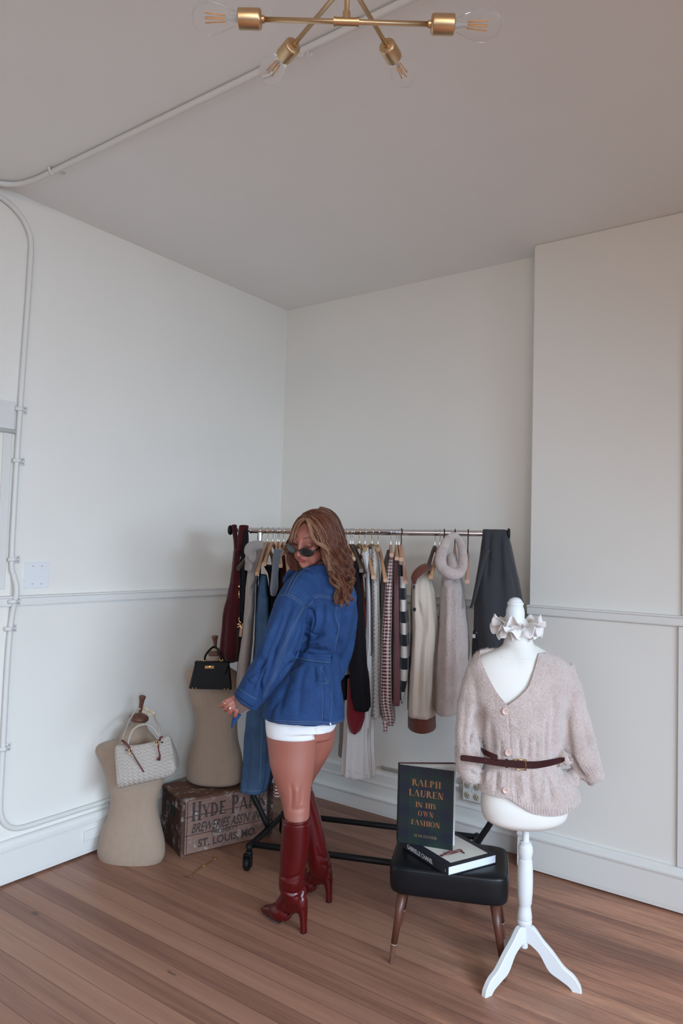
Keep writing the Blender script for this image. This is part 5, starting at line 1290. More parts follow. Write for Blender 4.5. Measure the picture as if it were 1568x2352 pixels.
tg = blob(body.g(), .006, 10)
mk('torso', tg, JERS, man)
mk('neck_finial', lathe(spline([(rp(21), zpx(1440)), (rp(21), zpx(1412)), (rp(20.5), zpx(1402)), (rp(18), zpx(1394)), (rp(17.2), zpx(1392)), (rp(18.4), zpx(1389)), (rp(18.2), zpx(1385)), (rp(16), zpx(1383)), (rp(13.5), zpx(1378)), (rp(7), zpx(1373.5)), (.0001, zpx(1372.6))], 3), (atd(1183, 1405, D)[0], atd(1183, 1405, D)[1], 0), (0, 0, 1), 36), WPAINT, man)
st_ = Surf(tg)
mk('seam', MB().add(tube(st_.line([(1148, 1510), (1180, 1515), (1222, 1513)], .0003), .0009, 5)).add(tube(st_.line([(1219, 1457), (1226, 1480), (1238, 1497)], .0005), .0009, 5)).g(), JERS, man)
mk('screw_knob', MB().add(tube([atd(1204, 1896, D), atd(1225, 1896, D)], .005, 10)).add(obox(atd(1226, 1899, D), RT*.004, FW*.004, UP*.014, .002)).g(), WPAINT, man)

# ------------------------------------------------------------------ pink mohair cardigan on the mannequin
MOH = m_knitfuzz('pink_mohair_knit', (.62, .485, .44), (.42, .305, .27))
cb = MB()
crow = [(1496, 1100, 1262, D, .07), (1506, 1088, 1285, D, .085), (1520, 1080, 1305, D, .10), (1545, 1076, 1316, D, .118), (1580, 1082, 1318, D, .130), (1640, 1094, 1306, D, .130), (1690, 1104, 1296, D, .118), (1730, 1110, 1290, D, .108), (1752, 1112, 1288, D, .104), (1772, 1106, 1294, D, .110), (1800, 1098, 1320, D, .125), (1830, 1096, 1330, D, .135), (1856, 1096, 1320, D, .135), (1885, 1100, 1306, D, .13)]
cb.add(sil(crow, D, .1, n=56, k=5, sup=2.3, rnd=.006))
Lf = D-.02
cb.add(ptube([(1105, 1530, Lf, 28), (1088, 1580, Lf, 30), (1078, 1640, Lf, 30), (1074, 1700, Lf-.02, 29), (1074, 1745, Lf-.03, 29), (1080, 1772, Lf-.02, 26), (1092, 1783, Lf, 20)], n=24))
Rt = D-.0
cb.add(ptube([(1288, 1530, Rt, 28), (1300, 1580, Rt, 34), (1312, 1640, Rt, 38), (1324, 1700, Rt, 42), (1342, 1745, Rt, 36), (1356, 1776, Rt-.01, 30)], n=24))
cb.add(ptube([(1356, 1770, Rt-.01, 29), (1366, 1788, Rt-.01, 23), (1360, 1784, Rt-.01, 20)], n=20, k=2))
cb.add(ptube([(1300, 1735, Rt-.05, 22), (1290, 1748, Rt-.06, 14), (1283, 1750, Rt-.05, 8)], n=18))
for c_, r_ in (((1306, 1790, Rt), 24), ((1308, 1830, Rt), 26)): cb.add(ell(atd(*c_), (rp(r_),)*3))
cg = blob(cb.g(), .0045, 6)
fl = [([(1103, 1630), (1095, 1680), (1090, 1720)], 12, .030), ([(1088, 1690), (1100, 1712), (1108, 1722)], 7, .014), ([(1275, 1600), (1272, 1660), (1270, 1735)], 7, .013), ([(1150, 1700), (1150, 1742)], 4, .006), ([(1192, 1695), (1194, 1742)], 4, .006), ([(1300, 1640), (1306, 1700), (1312, 1735)], 8, .012),
      ([(1258, 1640), (1254, 1700), (1252, 1745)], 5, .008), ([(1214, 1690), (1212, 1745)], 6, .007), ([(1232, 1700), (1230, 1745)], 5, .006), ([(1125, 1660), (1130, 1735)], 8, .010),
      ([(1140, 1770), (1138, 1820)], 5, .008), ([(1153, 1775), (1152, 1815)], 4, -.006), ([(1180, 1775), (1186, 1840)], 7, .008), ([(1215, 1775), (1222, 1850)], 8, .010), ([(1240, 1770), (1262, 1800), (1268, 1850)], 6, .012), ([(1268, 1765), (1292, 1800), (1302, 1840)], 7, .012),
      ([(1286, 1752), (1310, 1778), (1322, 1800)], 5, .010), ([(1110, 1770), (1100, 1790)], 6, .012), ([(1198, 1775), (1203, 1830)], 5, -.006), ([(1252, 1780), (1246, 1840)], 6, -.008), ([(1120, 1772), (1118, 1800)], 5, -.006),
      ([(1310, 1735), (1325, 1768), (1344, 1786)], 5, .022), ([(1070, 1600), (1062, 1680), (1064, 1740)], 9, .006), ([(1335, 1620), (1345, 1680), (1358, 1730)], 9, .008), ([(1166, 1625), (1171, 1700), (1172, 1745)], 2.0, .004), ([(1172, 1772), (1170, 1830)], 2.5, .004),
      ([(1105, 1752), (1200, 1764), (1288, 1752)], 11, .007), ([(1078, 1775), (1098, 1786)], 6, .010)]
cg = crease(cg, fl)
N = normals(cg); cg = (cg[0]+N*(.0035*vnoise(cg[0], 22, 4)+.0012*vnoise(cg[0], 90, 5))[:, None], cg[1])
def prism(poly, d0, d1):
    n_ = len(poly); R = [[atd(x, y, d) for x, y in poly] for d in (d0, d1)]; g = loft(np.array(R), caps=False)
    g = (g[0], g[1]+[tuple(range(n_))[::-1], tuple(range(n_, 2*n_))])
    V_ = g[0]-g[0].mean(0); vol = sum(np.dot(V_[f[0]], np.cross(V_[f[i]], V_[f[i+1]])) for f in g[1] for i in range(1, len(f)-1))
    return g if vol > 0 else (g[0], [tuple(reversed(f)) for f in g[1]])
vneck = spline([(1102, 1507), (1115, 1543), (1139, 1588), (1158, 1612), (1165, 1620)], 3).tolist()+spline([(1166, 1620), (1187, 1605), (1205, 1588), (1216, 1572), (1228, 1535), (1237, 1500)], 3).tolist()+[(1240, 1440), (1100, 1440)]
hem = spline([(1080, 1806), (1104, 1817), (1134, 1827), (1158, 1833), (1164, 1833), (1174, 1838), (1201, 1855), (1228, 1869), (1268, 1875), (1296, 1872), (1318, 1856), (1345, 1845)], 3).tolist()+[(1345, 1950), (1080, 1950)]
def cutx(g, poly, d0, d1):
    return ev(g, [('BOOLEAN', dict(operation='DIFFERENCE', solver='EXACT', cutter=prism(poly, d0, d1)))])
try:
    g2_ = cutx(cg, vneck, D-.45, D-.002)
    if len(g2_[0]) > 100: cg = g2_
    g2_ = cutx(cg, hem, D-.5, D+.5)
    if len(g2_[0]) > 100: cg = g2_
except Exception as e_: print('bool', e_)
card = mk('mohair_cardigan', cg, MOH, label='fuzzy pale pink mohair cardigan with buttons worn by the white mannequin', cat='cardigan', sharp=50)
cs = Surf(cg)
BTP = M('pink_shell_button', (.62, .42, .37), .35)
for x, y in ((1160, 1633.5), (1166.5, 1728), (1161, 1815)):
    h, n_ = cs.hit(x, y, .001); n_ = (n_*.4-FW*.6); n_ /= np.linalg.norm(n_)
    b = mk('button', lathe([(.0001, .0025), (.008, .0025), (.0095, .004), (.0125, .0035), (.0130, .001), (.0120, 0)], h, n_, 28), BTP, card)
    mk('button_holes', MB().add(lathe([(.0014, 0), (.0001, .0008)], h+n_*.0024+UP*.003, n_, 8)).add(lathe([(.0014, 0), (.0001, .0008)], h+n_*.0024-UP*.003, n_, 8)).g(), SLOT, b)
# rib lines at hem and cuff
mb = MB()
for i in range(22):
    x = 1178+i*6.4; yb = float(np.interp(x, [1174, 1201, 1228, 1268, 1296, 1318], [1838, 1855, 1869, 1875, 1872, 1856]))
    P = cs.line([(x, yb-2), (x-1, yb-15)], .0002, 6); mb.add(tube(P, .0016, 5))
for i in range(10):
    f = i/9; a = np.array([1346, 1786])*(1-f)+np.array([1387, 1770])*f; b_ = np.array([1330, 1768])*(1-f)+np.array([1380, 1745])*f
    P = cs.line([tuple(a), tuple(b_)], .0002, 6); mb.add(tube(P, .0013, 5))
mk('ribbing', mb.g(), MOH, card)
# fine mohair fibres
def fibres(g, n, ln, seed, w=.00022):
    r_ = np.random.RandomState(seed); V = g[0]; F = [f for f in g[1]]; N = normals(g)
    fi = r_.randint(0, len(F), n); Vv = []; Ff = []
    for j, i in enumerate(fi):
        f = F[i]; k = r_.rand(len(f)); k /= k.sum(); p = (V[list(f)]*k[:, None]).sum(0); nn = N[f[0]]
        d = nn*(.55+.5*r_.rand())+r_.normal(size=3)*.55+np.array([0, 0, -.35]); d /= np.linalg.norm(d); L = ln*(.4+r_.rand())
        s = np.cross(d, r_.normal(size=3)); s /= np.linalg.norm(s); m_ = p+d*L*.5+r_.normal(size=3)*L*.12
        q = len(Vv); Vv += [p-s*w, p+s*w, m_+s*w*.8, m_-s*w*.8, p+d*L]; Ff += [(q, q+1, q+2, q+3), (q+3, q+2, q+4)]
    return (np.array(Vv), Ff)
FUZZ = M('mohair_fibre', (.66, .53, .485), .9, sheen=.3)
mk('fuzz', fibres(cg, 26000, .0085, 3), FUZZ, card, smooth=False, kind='stuff')
t_o = [o for o in COL.objects if o.name.startswith('mohair_sweater')][0]
mk('fuzz', fibres(gm, 9000, .009, 5, .0003), FUZZ, t_o, smooth=False, kind='stuff')

# ------------------------------------------------------------------ oxblood belt
OXL = M('oxblood_belt_leather', (.034, .008, .008), .36, spec=.3, coat=.05, bump=.1, bs=400)
sf = depth(cs.hit(1195, 1757)[0])-.012
belt = empty('belt', atd(1200, 1768, D-.13), 'thin oxblood leather belt with a gold buckle around the pink cardigan', 'belt')
def strap(pts, hw, off, th_=.0022, onsurf=True):
    P = spline(np.array(pts, float), 5); R = []
    for i, (x, y, w_, dd) in enumerate(P):
        if dd <= 0: c, n_ = cs.hit(x, y, off); c = c
        else: c = atd(x, y, dd)
        R.append((c, w_*D/FPX))
    C_ = np.array([c for c, _ in R])
    # smooth depth
    dz = (C_-CAM)@FW
    h0 = dz.copy()
    for _ in range(60):
        dz[1:-1] = (dz[:-2]+dz[1:-1]*2+dz[2:])/4; dz = np.minimum(dz, h0-.002)
    out = []
    for (x, y, w_, dd), d, (c, hw_) in zip(P, dz, R):
        c = atd(x, y, d-.004); a = UP*hw_; f = FW*th_
        out.append([c+a*.9-f, c-a*.9-f, c-a-f*.3, c-a+f*.3, c-a*.9+f, c+a*.9+f, c+a+f*.3, c+a-f*.3])
    return loft(np.array(out))
mk('strap', strap([(1209, 1757, 8, 0), (1230, 1757, 8, 0), (1252, 1754, 7.5, 0), (1272, 1750, 7, 0), (1288, 1746, 6, 0), (1296, 1744, 4, 0)], 8, .003), OXL, belt, sharp=40)
mk('strap_end', strap([(1057, 1741, 4.5, D-.155), (1062, 1741, 6.3, D-.155), (1080, 1743, 6.6, D-.156), (1110, 1747, 6.8, (D-.156)*.6+sf*.4), (1145, 1752, 7.4, (D-.156)*.3+sf*.7), (1180, 1755, 8, sf), (1206, 1757, 8.2, sf-.002)], 8, .003), OXL, belt, sharp=40)
mk('strap_back', strap([(1104, 1720, 3, D-.10), (1110, 1726, 6, D-.115), (1125, 1734, 6.5, D-.128), (1142, 1741, 6.5, D-.134)], 7, .001), OXL, belt, sharp=40)
sf -= .006
mk('buckle', MB().add(tube([atd(x, y, sf) for x, y in ((1183, 1744.5), (1208, 1746), (1208, 1769), (1183, 1767), (1183, 1744.5))], .0024, 8, flat=1.2)).add(tube([atd(1183, 1756, sf-.002), atd(1209, 1758, sf-.003)], .0016, 8)).g(), GOLD, belt)
mk('keeper_loop', obox(atd(1163, 1753.5, sf+.002), RT*.0045, FW*.0035, UP*.0155, .001), OXL, belt, smooth=False)
for x in (1100, 1115, 1131, 1147, 1180): mk('punch_hole', lathe([(.0016, 0), (.0001, .0006)], atd(x, 1746+(x-1100)*.11, (D-.156)*(1-min(1, max(0, (x-1080)/95)))+(sf+.006)*min(1, max(0, (x-1080)/95))-.0066), -FW, 10), M('hole_shine', (.5, .42, .4), .5), belt)

# ------------------------------------------------------------------ ruffled scrunchie on the neck
RUF = M('white_crinkle_chiffon', (.78, .72, .69), .8, bump=.6, bs=160, bd=.002, sheen=.3)
rc = atd(1188, 1434, D); ru = empty('ruffle_scrunchie', rc+(0, 0, -.03), 'white ruffled fabric scrunchie around the mannequin neck', 'scrunchie')
def ruffle(z_off, r_in, r_out, nw, amp, droop, seed, tilt=.0):
    r_ = np.random.RandomState(seed); n_ = 260; th = np.arange(n_)*2*PI/n_; R = []
    ph = r_.rand(6)*6
    for k in range(9):
        f = k/8; rad = r_in+(r_out-r_in)*(f**.8)
        wv = amp*f*(np.sin(nw*th+ph[0]+1.5*np.sin(2*th+ph[1]))+.45*np.sin((nw*2+1)*th+ph[2]+f*2))
        rr = rad+amp*.45*f*np.sin(nw*th+ph[3]+1.9)+amp*.25*f*np.sin((nw+3)*th*1.0+ph[4])
        z = z_off+droop*f*f+wv+tilt*np.cos(th)*rad
        R.append(np.stack([rc[0]+rr*np.cos(th), rc[1]+rr*np.sin(th), rc[2]+z], -1))
    top = np.array(R); bot = top[::-1]-np.array([0, 0, .0012]); return loft(np.concatenate([top, bot]), caps=False)
mk('ruffle', MB().add(ruffle(.004, .036, .094, 7, .017, .012, 3)).g(), RUF, ru)
mk('ruffle', MB().add(ruffle(-.010, .038, .090, 6, .018, -.014, 8)).g(), RUF, ru)
mk('ruffle', MB().add(ruffle(-.006, .036, .072, 8, .014, -.034, 12)).g(), RUF, ru)
mk('elastic_band', tube([rc+np.array([.040*math.cos(a), .040*math.sin(a), -.004]) for a in np.linspace(0, 2*PI, 40)], .012, 12, caps=False), RUF, ru)
mk('ribbon_end', MB().add(tube([atd(1221, 1455, D+.02), atd(1224, 1463, D+.02), atd(1222, 1470, D+.02)], [.004, .0065, .003], 8, k=3, flat=.5)).g(), M('dark_plum_ribbon', (.03, .008, .018), .5), ru)
# ------------------------------------------------------------------ the woman
m, t_, p_ = nt('skin'); setp(p_, Roughness=.5)
p_.inputs['Subsurface Weight'].default_value = .06; p_.inputs['Subsurface Radius'].default_value = (.012, .005, .003); p_.inputs['Subsurface Scale'].default_value = 1.0
at = nd(t_, 'ShaderNodeAttribute', attribute_name='tone'); tcn = nd(t_, 'ShaderNodeTexCoord'); nn_ = nd(t_, 'ShaderNodeTexNoise', i_Scale=60.0, i_Detail=4.0); lk(t_, tcn.outputs['Object'], nn_.inputs['Vector'])
lk(t_, mixc(t_, ma(t_, 'MULTIPLY', nn_.outputs['Fac'], .14), at.outputs['Color'], (.30, .10, .07)), p_.inputs['Base Color']); bumpto(t_, p_, nn_.outputs['Fac'], .1, .0008)
SKIN = m
DEN = m_denim('cobalt_denim', (.0145, .046, .140)); THREAD = M('pale_yellow_thread', (.17, .20, .22), .7)
WSH = M('white_rib_shorts', (.82, .79, .79), .8, bump=.2, bs=500, sheen=.1)
BOOT = M('oxblood_boot_leather', (.080, .0022, .0030), .32, coat=.2, spec=.35, bump=.06, bs=60)
KCUF = m_cloth('brown_rib_cuff', (.17, .10, .085), kind='rib', scale=120)

# head frame: X towards her right, Y out of the face, Z up
def cv3(r, u, c): return RT*r+UP*u-FW*c
Yh = cv3(-.50, -.40, .76); Yh /= np.linalg.norm(Yh)
X0 = np.cross(Yh, UP); X0 /= np.linalg.norm(X0); Z0 = np.cross(X0, Yh)
rl = math.radians(12)
Xh = X0*math.cos(rl)+Z0*math.sin(rl); Zh = np.cross(Xh, Yh)
if (Xh@UP) < 0: Xh = X0*math.cos(rl)-Z0*math.sin(rl); Zh = np.cross(Xh, Yh)
HC_ = atd(716, 1231, 3.03); HM = np.stack([Xh, Yh, Zh], 1)
def hd(x, y, z): return HC_+HM@np.array([x, y, z], float)
def hell(c, r, n=24, m=14, ax=None):
    Mx = HM if ax is None else HM@ax
    return ell(hd(*c), r, n, m, Mx)
def rx(a):
    a = math.radians(a); return np.array([[1, 0, 0], [0, math.cos(a), -math.sin(a)], [0, math.sin(a), math.cos(a)]])
head = MB()
head.add(hell((0, -.018, .022), (.070, .086, .072), 40, 24))
head.add(hell((0, .022, .003), (.063, .066, .068), 36, 22))
head.add(hell((0, .018, -.045), (.060, .064, .062), 36, 22)); head.add(hell((0, .062, -.068), (.030, .0265, .026), 28, 18))
head.add(hell((0, .040, -.085), (.036, .040, .034), 28, 18))
head.add(hell((0, .074, -.103), (.017, .015, .014)))
for s in (-1, 1):
    head.add(hell((s*.040, .056, -.028), (.024, .024, .024)))
    head.add(hell((s*.048, .020, -.070), (.018, .034, .026)))
    head.add(hell((s*.032, .056, -.076), (.024, .022, .024))); head.add(hell((s*.044, .046, -.058), (.020, .022, .022)))
    head.add(cap(hd(s*.046, .024, -.072), .019, hd(s*.012, .066, -.096), .0165)); head.add(cap(hd(s*.050, .030, -.050), .022, hd(s*.030, .062, -.060), .020))
    head.add(hell((s*.031, .0715, .004), (.0155, .0145, .0130)))
    head.add(hell((s*.0115, .096, -.042), (.0075, .009, .0065)))
    head.add(hell((s*.075, -.008, -.010), (.008, .018, .030)))
head.add(cap(hd(0, .083, .020), .0075, hd(0, .103, -.030), .0085)); head.add(hell((0, .106, -.036), (.0095, .0095, .0085)))
head.add(cap(hd(0, .090, -.050), .006, hd(0, .089, -.058), .007))
head.add(cap(hd(-.019, .0835, -.065), .0026, hd(0, .0915, -.0610), .0040, 14)); head.add(cap(hd(.019, .0835, -.065), .0026, hd(0, .0915, -.0610), .0040, 14))
head.add(cap(hd(-.017, .0835, -.0685), .0026, hd(0, .0900, -.0730), .0052, 14)); head.add(cap(hd(.017, .0835, -.0685), .0026, hd(0, .0900, -.0730), .0052, 14))
DW = 3.09
bodyb = MB(); bodyb.add(head.g())
nb = atd(750, 1318, 3.10)
bodyb.add(cap(hd(0, -.042, -.045), .048, nb, .056, 24))
bodyb.add(sil([(1312, 700, 776), (1330, 680, 792), (1360, 672, 800), (1420, 680, 796), (1500, 694, 770), (1560, 668, 776), (1640, 632, 772), (1690, 622, 762)], DW, .085, n=40, k=4, sup=2.2, rnd=.02))
LL = [(1650, 612, 730, 3.06, .085), (1690, 611.5, 727, 3.05, .086), (1720, 615, 727, 3.045, .086), (1760, 620, 722, 3.03, .082), (1800, 632, 716, 3.015, .072), (1835, 644, 712, 3.0, .060), (1862, 650, 711, 2.99, .055), (1885, 653, 709, 2.98, .054), (1920, 655, 705, 2.975, .052), (1990, 656, 695, 2.97, .04)]
bodyb.add(sil(LL, 3, .08, n=44, k=5, rnd=.01))
RL = [(1650, 700, 772, 3.13, .095), (1690, 695, 769.5, 3.14, .095), (1715, 692, 764, 3.15, .09), (1740, 688, 751, 3.16, .085), (1765, 680, 736, 3.18, .075), (1800, 666, 717, 3.2, .065), (1840, 668, 715, 3.21, .052), (1900, 685, 735, 3.22, .05), (1980, 712, 742, 3.22, .04)]
bodyb.add(sil(RL, 3, .08, n=40, k=5, rnd=.01))
# left arm (mostly inside the sleeve) and hand
bodyb.add(ptube([(704, 1350, 3.03, 19), (668, 1420, 2.965, 17), (638, 1495, 2.93, 17), (595, 1570, 2.90, 19), (560, 1604, 2.895, 15), (546, 1614, 2.893, 14)], n=20))
bodyb.add(ptube([(790, 1375, 3.16, 14), (796, 1440, 3.17, 11), (788, 1500, 3.165, 9)], n=16))
HP = 2.890
bodyb.add(ptube([(552, 1608, HP, 15), (541, 1613, HP-.004, 16.5), (531, 1618, HP-.003, 15), (527, 1621, HP, 12)], n=18, k=4, flat=.62))
fing = [[(532, 1606, HP-.014, 6.0), (521, 1610, HP-.024, 5.6), (513, 1617, HP-.020, 5.2), (509, 1622, HP-.006, 4.6)],
        [(536, 1611, HP-.018, 6.1), (526, 1617, HP-.030, 5.8), (519, 1626, HP-.026, 5.3), (517, 1631, HP-.010, 4.7)],
        [(541, 1617, HP-.018, 6.0), (533, 1625, HP-.032, 5.8), (528, 1635, HP-.026, 5.4), (527, 1640, HP-.012, 4.8)],
        [(549, 1622, HP-.014, 5.6), (544, 1631, HP-.026, 5.4), (541, 1640, HP-.022, 5.2), (540, 1645, HP-.010, 4.5)]]
for f in fing: bodyb.add(ptube(f, n=14, k=4)); a = f[-1]; bodyb.add(ell(atd(*a[:3]), (a[3]*a[2]/FPX,)*3, 12, 8))
bodyb.add(ptube([(528, 1612, HP+.010, 6.5), (517, 1616, HP+.012, 6.0), (508, 1621, HP+.006, 5.4), (504, 1624, HP, 4.4)], n=14, k=4))
bg_ = blob(bodyb.g(), .0026, 4, .5)
# soften the cheeks and jaw
def relax(g, mask, it=12):
    V = g[0].copy(); E = set()
    for f in g[1]:
        if mask[f[0]]:
            for a, b in zip(f, f[1:]+f[:1]): E.add((a, b) if a < b else (b, a))
    E = np.array(list(E)); n = np.zeros(len(V)); np.add.at(n, E[:, 0], 1); np.add.at(n, E[:, 1], 1)
    for _ in range(it):
        S = np.zeros_like(V); np.add.at(S, E[:, 0], V[E[:, 1]]); np.add.at(S, E[:, 1], V[E[:, 0]])
        m_ = mask & (n > 2); V[m_] = V[m_]*.4+.6*S[m_]/n[m_][:, None]
    return (V, g[1])
Lh = (bg_[0]-HC_)@HM
bg_ = relax(bg_, (Lh[:, 1] > -.02) & (Lh[:, 1] < .12) & (Lh[:, 2] < -.030) & (Lh[:, 2] > -.118) & (np.abs(Lh[:, 0]) > .0215) & (np.abs(Lh[:, 0]) < .085), 45)
# calf and knee-pit modelling
bg_ = crease(bg_, [([(668, 1800), (670, 1830), (668, 1858)], 4, .004), ([(694, 1805), (692, 1830), (690, 1850)], 4, .003), ([(660, 1856), (680, 1860), (700, 1856)], 6, .003), ([(681, 1810), (681, 1850)], 5, -.004)])
V = bg_[0]; Lh = (V-HC_)@HM
base = np.array([.35, .115, .080]); T = np.tile(base, (len(V), 1)); 
def paint(mask, col): 
    k = np.clip(mask, 0, 1)[:, None]; T[:] = T*(1-k)+np.array(col)*k
def el(c, r): return 1-np.sqrt((((Lh-np.array(c))/np.array(r))**2).sum(1))
ish = np.linalg.norm(Lh, axis=1) < .16
paint(ish*1.0, (.40, .145, .102))
for s in (-1, 1):
    paint(ish*np.clip(el((s*.045, .055, -.035), (.035, .04, .030))*1.2, 0, .35), (.50, .16, .12))
    paint(ish*np.clip(el((s*.031, .08, .010), (.024, .03, .013))*2, 0, .55), (.24, .085, .060))
    bx = s*Lh[:, 0]; zb_ = .028+.006*np.sin(np.clip((bx-.012)/.040, 0, 1)*PI)-.004*(bx > .04)
    paint(ish*(Lh[:, 1] > .03)*np.clip((1-np.abs(Lh[:, 2]-zb_)/.0032)*1.6, 0, .8)*np.clip((bx-.010)/.004, 0, 1)*np.clip((.054-bx)/.008, 0, 1), (.085, .035, .022))
lipz = np.maximum(el((0, .095, -.0645), (.0235, .03, .0060)), el((0, .095, -.0735), (.0195, .03, .0070)))
paint(ish*(Lh[:, 1] > .070)*np.clip(lipz*5, 0, 1), (.40, .060, .055))
paint(ish*(Lh[:, 1] > .070)*np.clip((1-np.abs(Lh[:, 2]+.0683)/.0016)*1.5, 0, .8)*(np.abs(Lh[:, 0]) < .019), (.11, .02, .02))
for s in (-1, 1): paint(ish*np.clip(el((s*.0065, .103, -.0455), (.0035, .006, .003))*3, 0, .8), (.12, .03, .025))
feet = np.array([V[:, 0].mean(), V[:, 1].mean(), 0])
per = empty('person', (1.28, -1.20, 0), 'woman in blue denim jacket, white shorts and dark red knee boots looking over her shoulder', 'person')
bo = mk('body', bg_, SKIN, per)
ca = bo.data.color_attributes.new('tone', 'FLOAT_COLOR', 'POINT')
if len(bo.data.vertices) == len(T): ca.data.foreach_set('color', np.concatenate([T, np.ones((len(T), 1))], 1).ravel())
LASH = M('dark_lashes', (.02, .01, .008), .6)
hs = Surf(bg_)
def hsurf(x, z, off=.0006):
    o = Vector(hd(x, .16, z)); r = Vector(-Yh); h = hs.t.ray_cast(o, r); return np.array(h[0]+h[1]*off)
mb = MB()
for s in (-1, 1):
    P = [hsurf(s*(.031+.0165*u), -.0015-.0055*(1-u*u)) for u in np.linspace(-1, 1, 9)]; mb.add(tube(P, [.0005, .0009, .0011, .0012, .0012, .0012, .0012, .001, .0005], 5))
    for u in np.linspace(-.9, .9, 13):
        a = hsurf(s*(.031+.0165*u), -.0015-.0055*(1-u*u)); mb.add(tube([a, a+Yh*.004-Zh*.003+Xh*s*.0015*u, a+Yh*.0065-Zh*.0035+Xh*s*.003*u], [.0004, .0003, .0001], 4))
mk('eyelashes', mb.g(), LASH, bo)
# sunglasses, slipped down the nose
TOR = M('dark_tortoise_frame', (.022, .009, .007), .15, coat=.4, var=.5, vs=60); LENS = M('dark_lens', (.012, .016, .018), .06, coat=.5)
sg_ = mk('sunglasses', MB().add(tube([hd(s_, y_, z_) for s_, y_, z_ in ((-.008, .1125, -.012), (0, .1145, -.0085), (.008, .1125, -.012))], .0030, 8, k=3)).g(), TOR, per, label='dark oval sunglasses slipped down her nose')
for s in (-1, 1):
    C0 = np.array([s*.0375, .1045, -.0165]); pts = []
    for a in np.linspace(0, 2*PI, 37):
        x = .0285*math.cos(a); z = .0165*math.sin(a)*(1+.08*math.cos(a)*s); pts.append(hd(C0[0]+x, C0[1]+.004-.010*((C0[0]+x)/.06)**2, C0[2]+z-.05*0))
    mk('rim', tube(pts, .0031, 8, caps=False, flat=.75, up=Yh), TOR, sg_)
    R = [[hd(C0[0]+k_*.028*math.cos(a), C0[1]+dy+.004-.010*((C0[0]+k_*.028*math.cos(a))/.06)**2+.0012*(1-k_*k_), C0[2]+k_*.0162*math.sin(a)) for a in np.arange(28)*2*PI/28] for k_, dy in ((.02, .0008), (.5, .0008), (.8, .0008), (1, .0005), (1, -.0008), (.5, -.0008), (.02, -.0008))]
    mk('lens', loft(np.array(R)), LENS, sg_)
    mk('temple', tube([hd(s*.066, .094, -.012), hd(s*.072, .085, -.010), hd(s*.078, .05, -.002), hd(s*.082, .0, .008), hd(s*.083, -.03, .004)], [.0045, .0042, .0034, .0028, .0028], 8, k=4), TOR, sg_)
mk('earring', ell(hd(.074, .012, -.040), (.003, .003, .003), 10, 6), GOLD, per)

# ---- denim jacket
jb = MB()
JR = [(1302, 708, 764, 3.07, .06), (1308, 692, 776, 3.07, .085), (1317, 679, 789, 3.075, .105), (1332, 667, 803, 3.08, .12), (1352, 658, 813, DW, .13), (1376, 653, 819, DW, .13), (1400, 656, 816, DW, .13), (1440, 662, 810, DW, .128), (1475, 668, 801, DW, .125), (1500, 674, 788, DW, .115), (1518, 676, 779, DW, .110), (1540, 664, 781, DW, .122), (1570, 640, 783, DW, .135), (1600, 616, 785.5, 3.08, .150), (1630, 608, 788, 3.075, .160), (1650, 604.5, 789.5, 3.075, .166), (1667, 602.5, 790, 3.075, .168)]
jb.add(sil(JR, DW, .13, n=64, k=5, zn=.95, sup=2.5))
SLV = [(712, 1335, 3.02, 36), (690, 1362, 2.985, 43), (672, 1400, 2.965, 45), (655, 1450, 2.945, 46), (640, 1492, 2.93, 45), (615, 1538, 2.915, 41), (588, 1578, 2.905, 37), (562, 1613, 2.90, 32.5)]
jb.add(ptube(SLV, n=32, k=5))
jb.add(ptube([(796, 1385, 3.16, 23), (800, 1430, 3.17, 21), (794, 1480, 3.17, 19), (782, 1530, 3.15, 17), (768, 1560, 3.12, 16)], n=24))
jb.add(ptube([(692, 1311, 3.03, 6), (712, 1306, 3.0, 7), (740, 1303, 2.985, 8), (766, 1305, 3.0, 8), (784, 1312, 3.05, 7)], n=14))
jb.add(ptube([(676, 1305, 3.10, 7), (664, 1318, 3.13, 8), (655, 1335, 3.16, 7)], n=12))
jg = blob(jb.g(), .0042, 4)
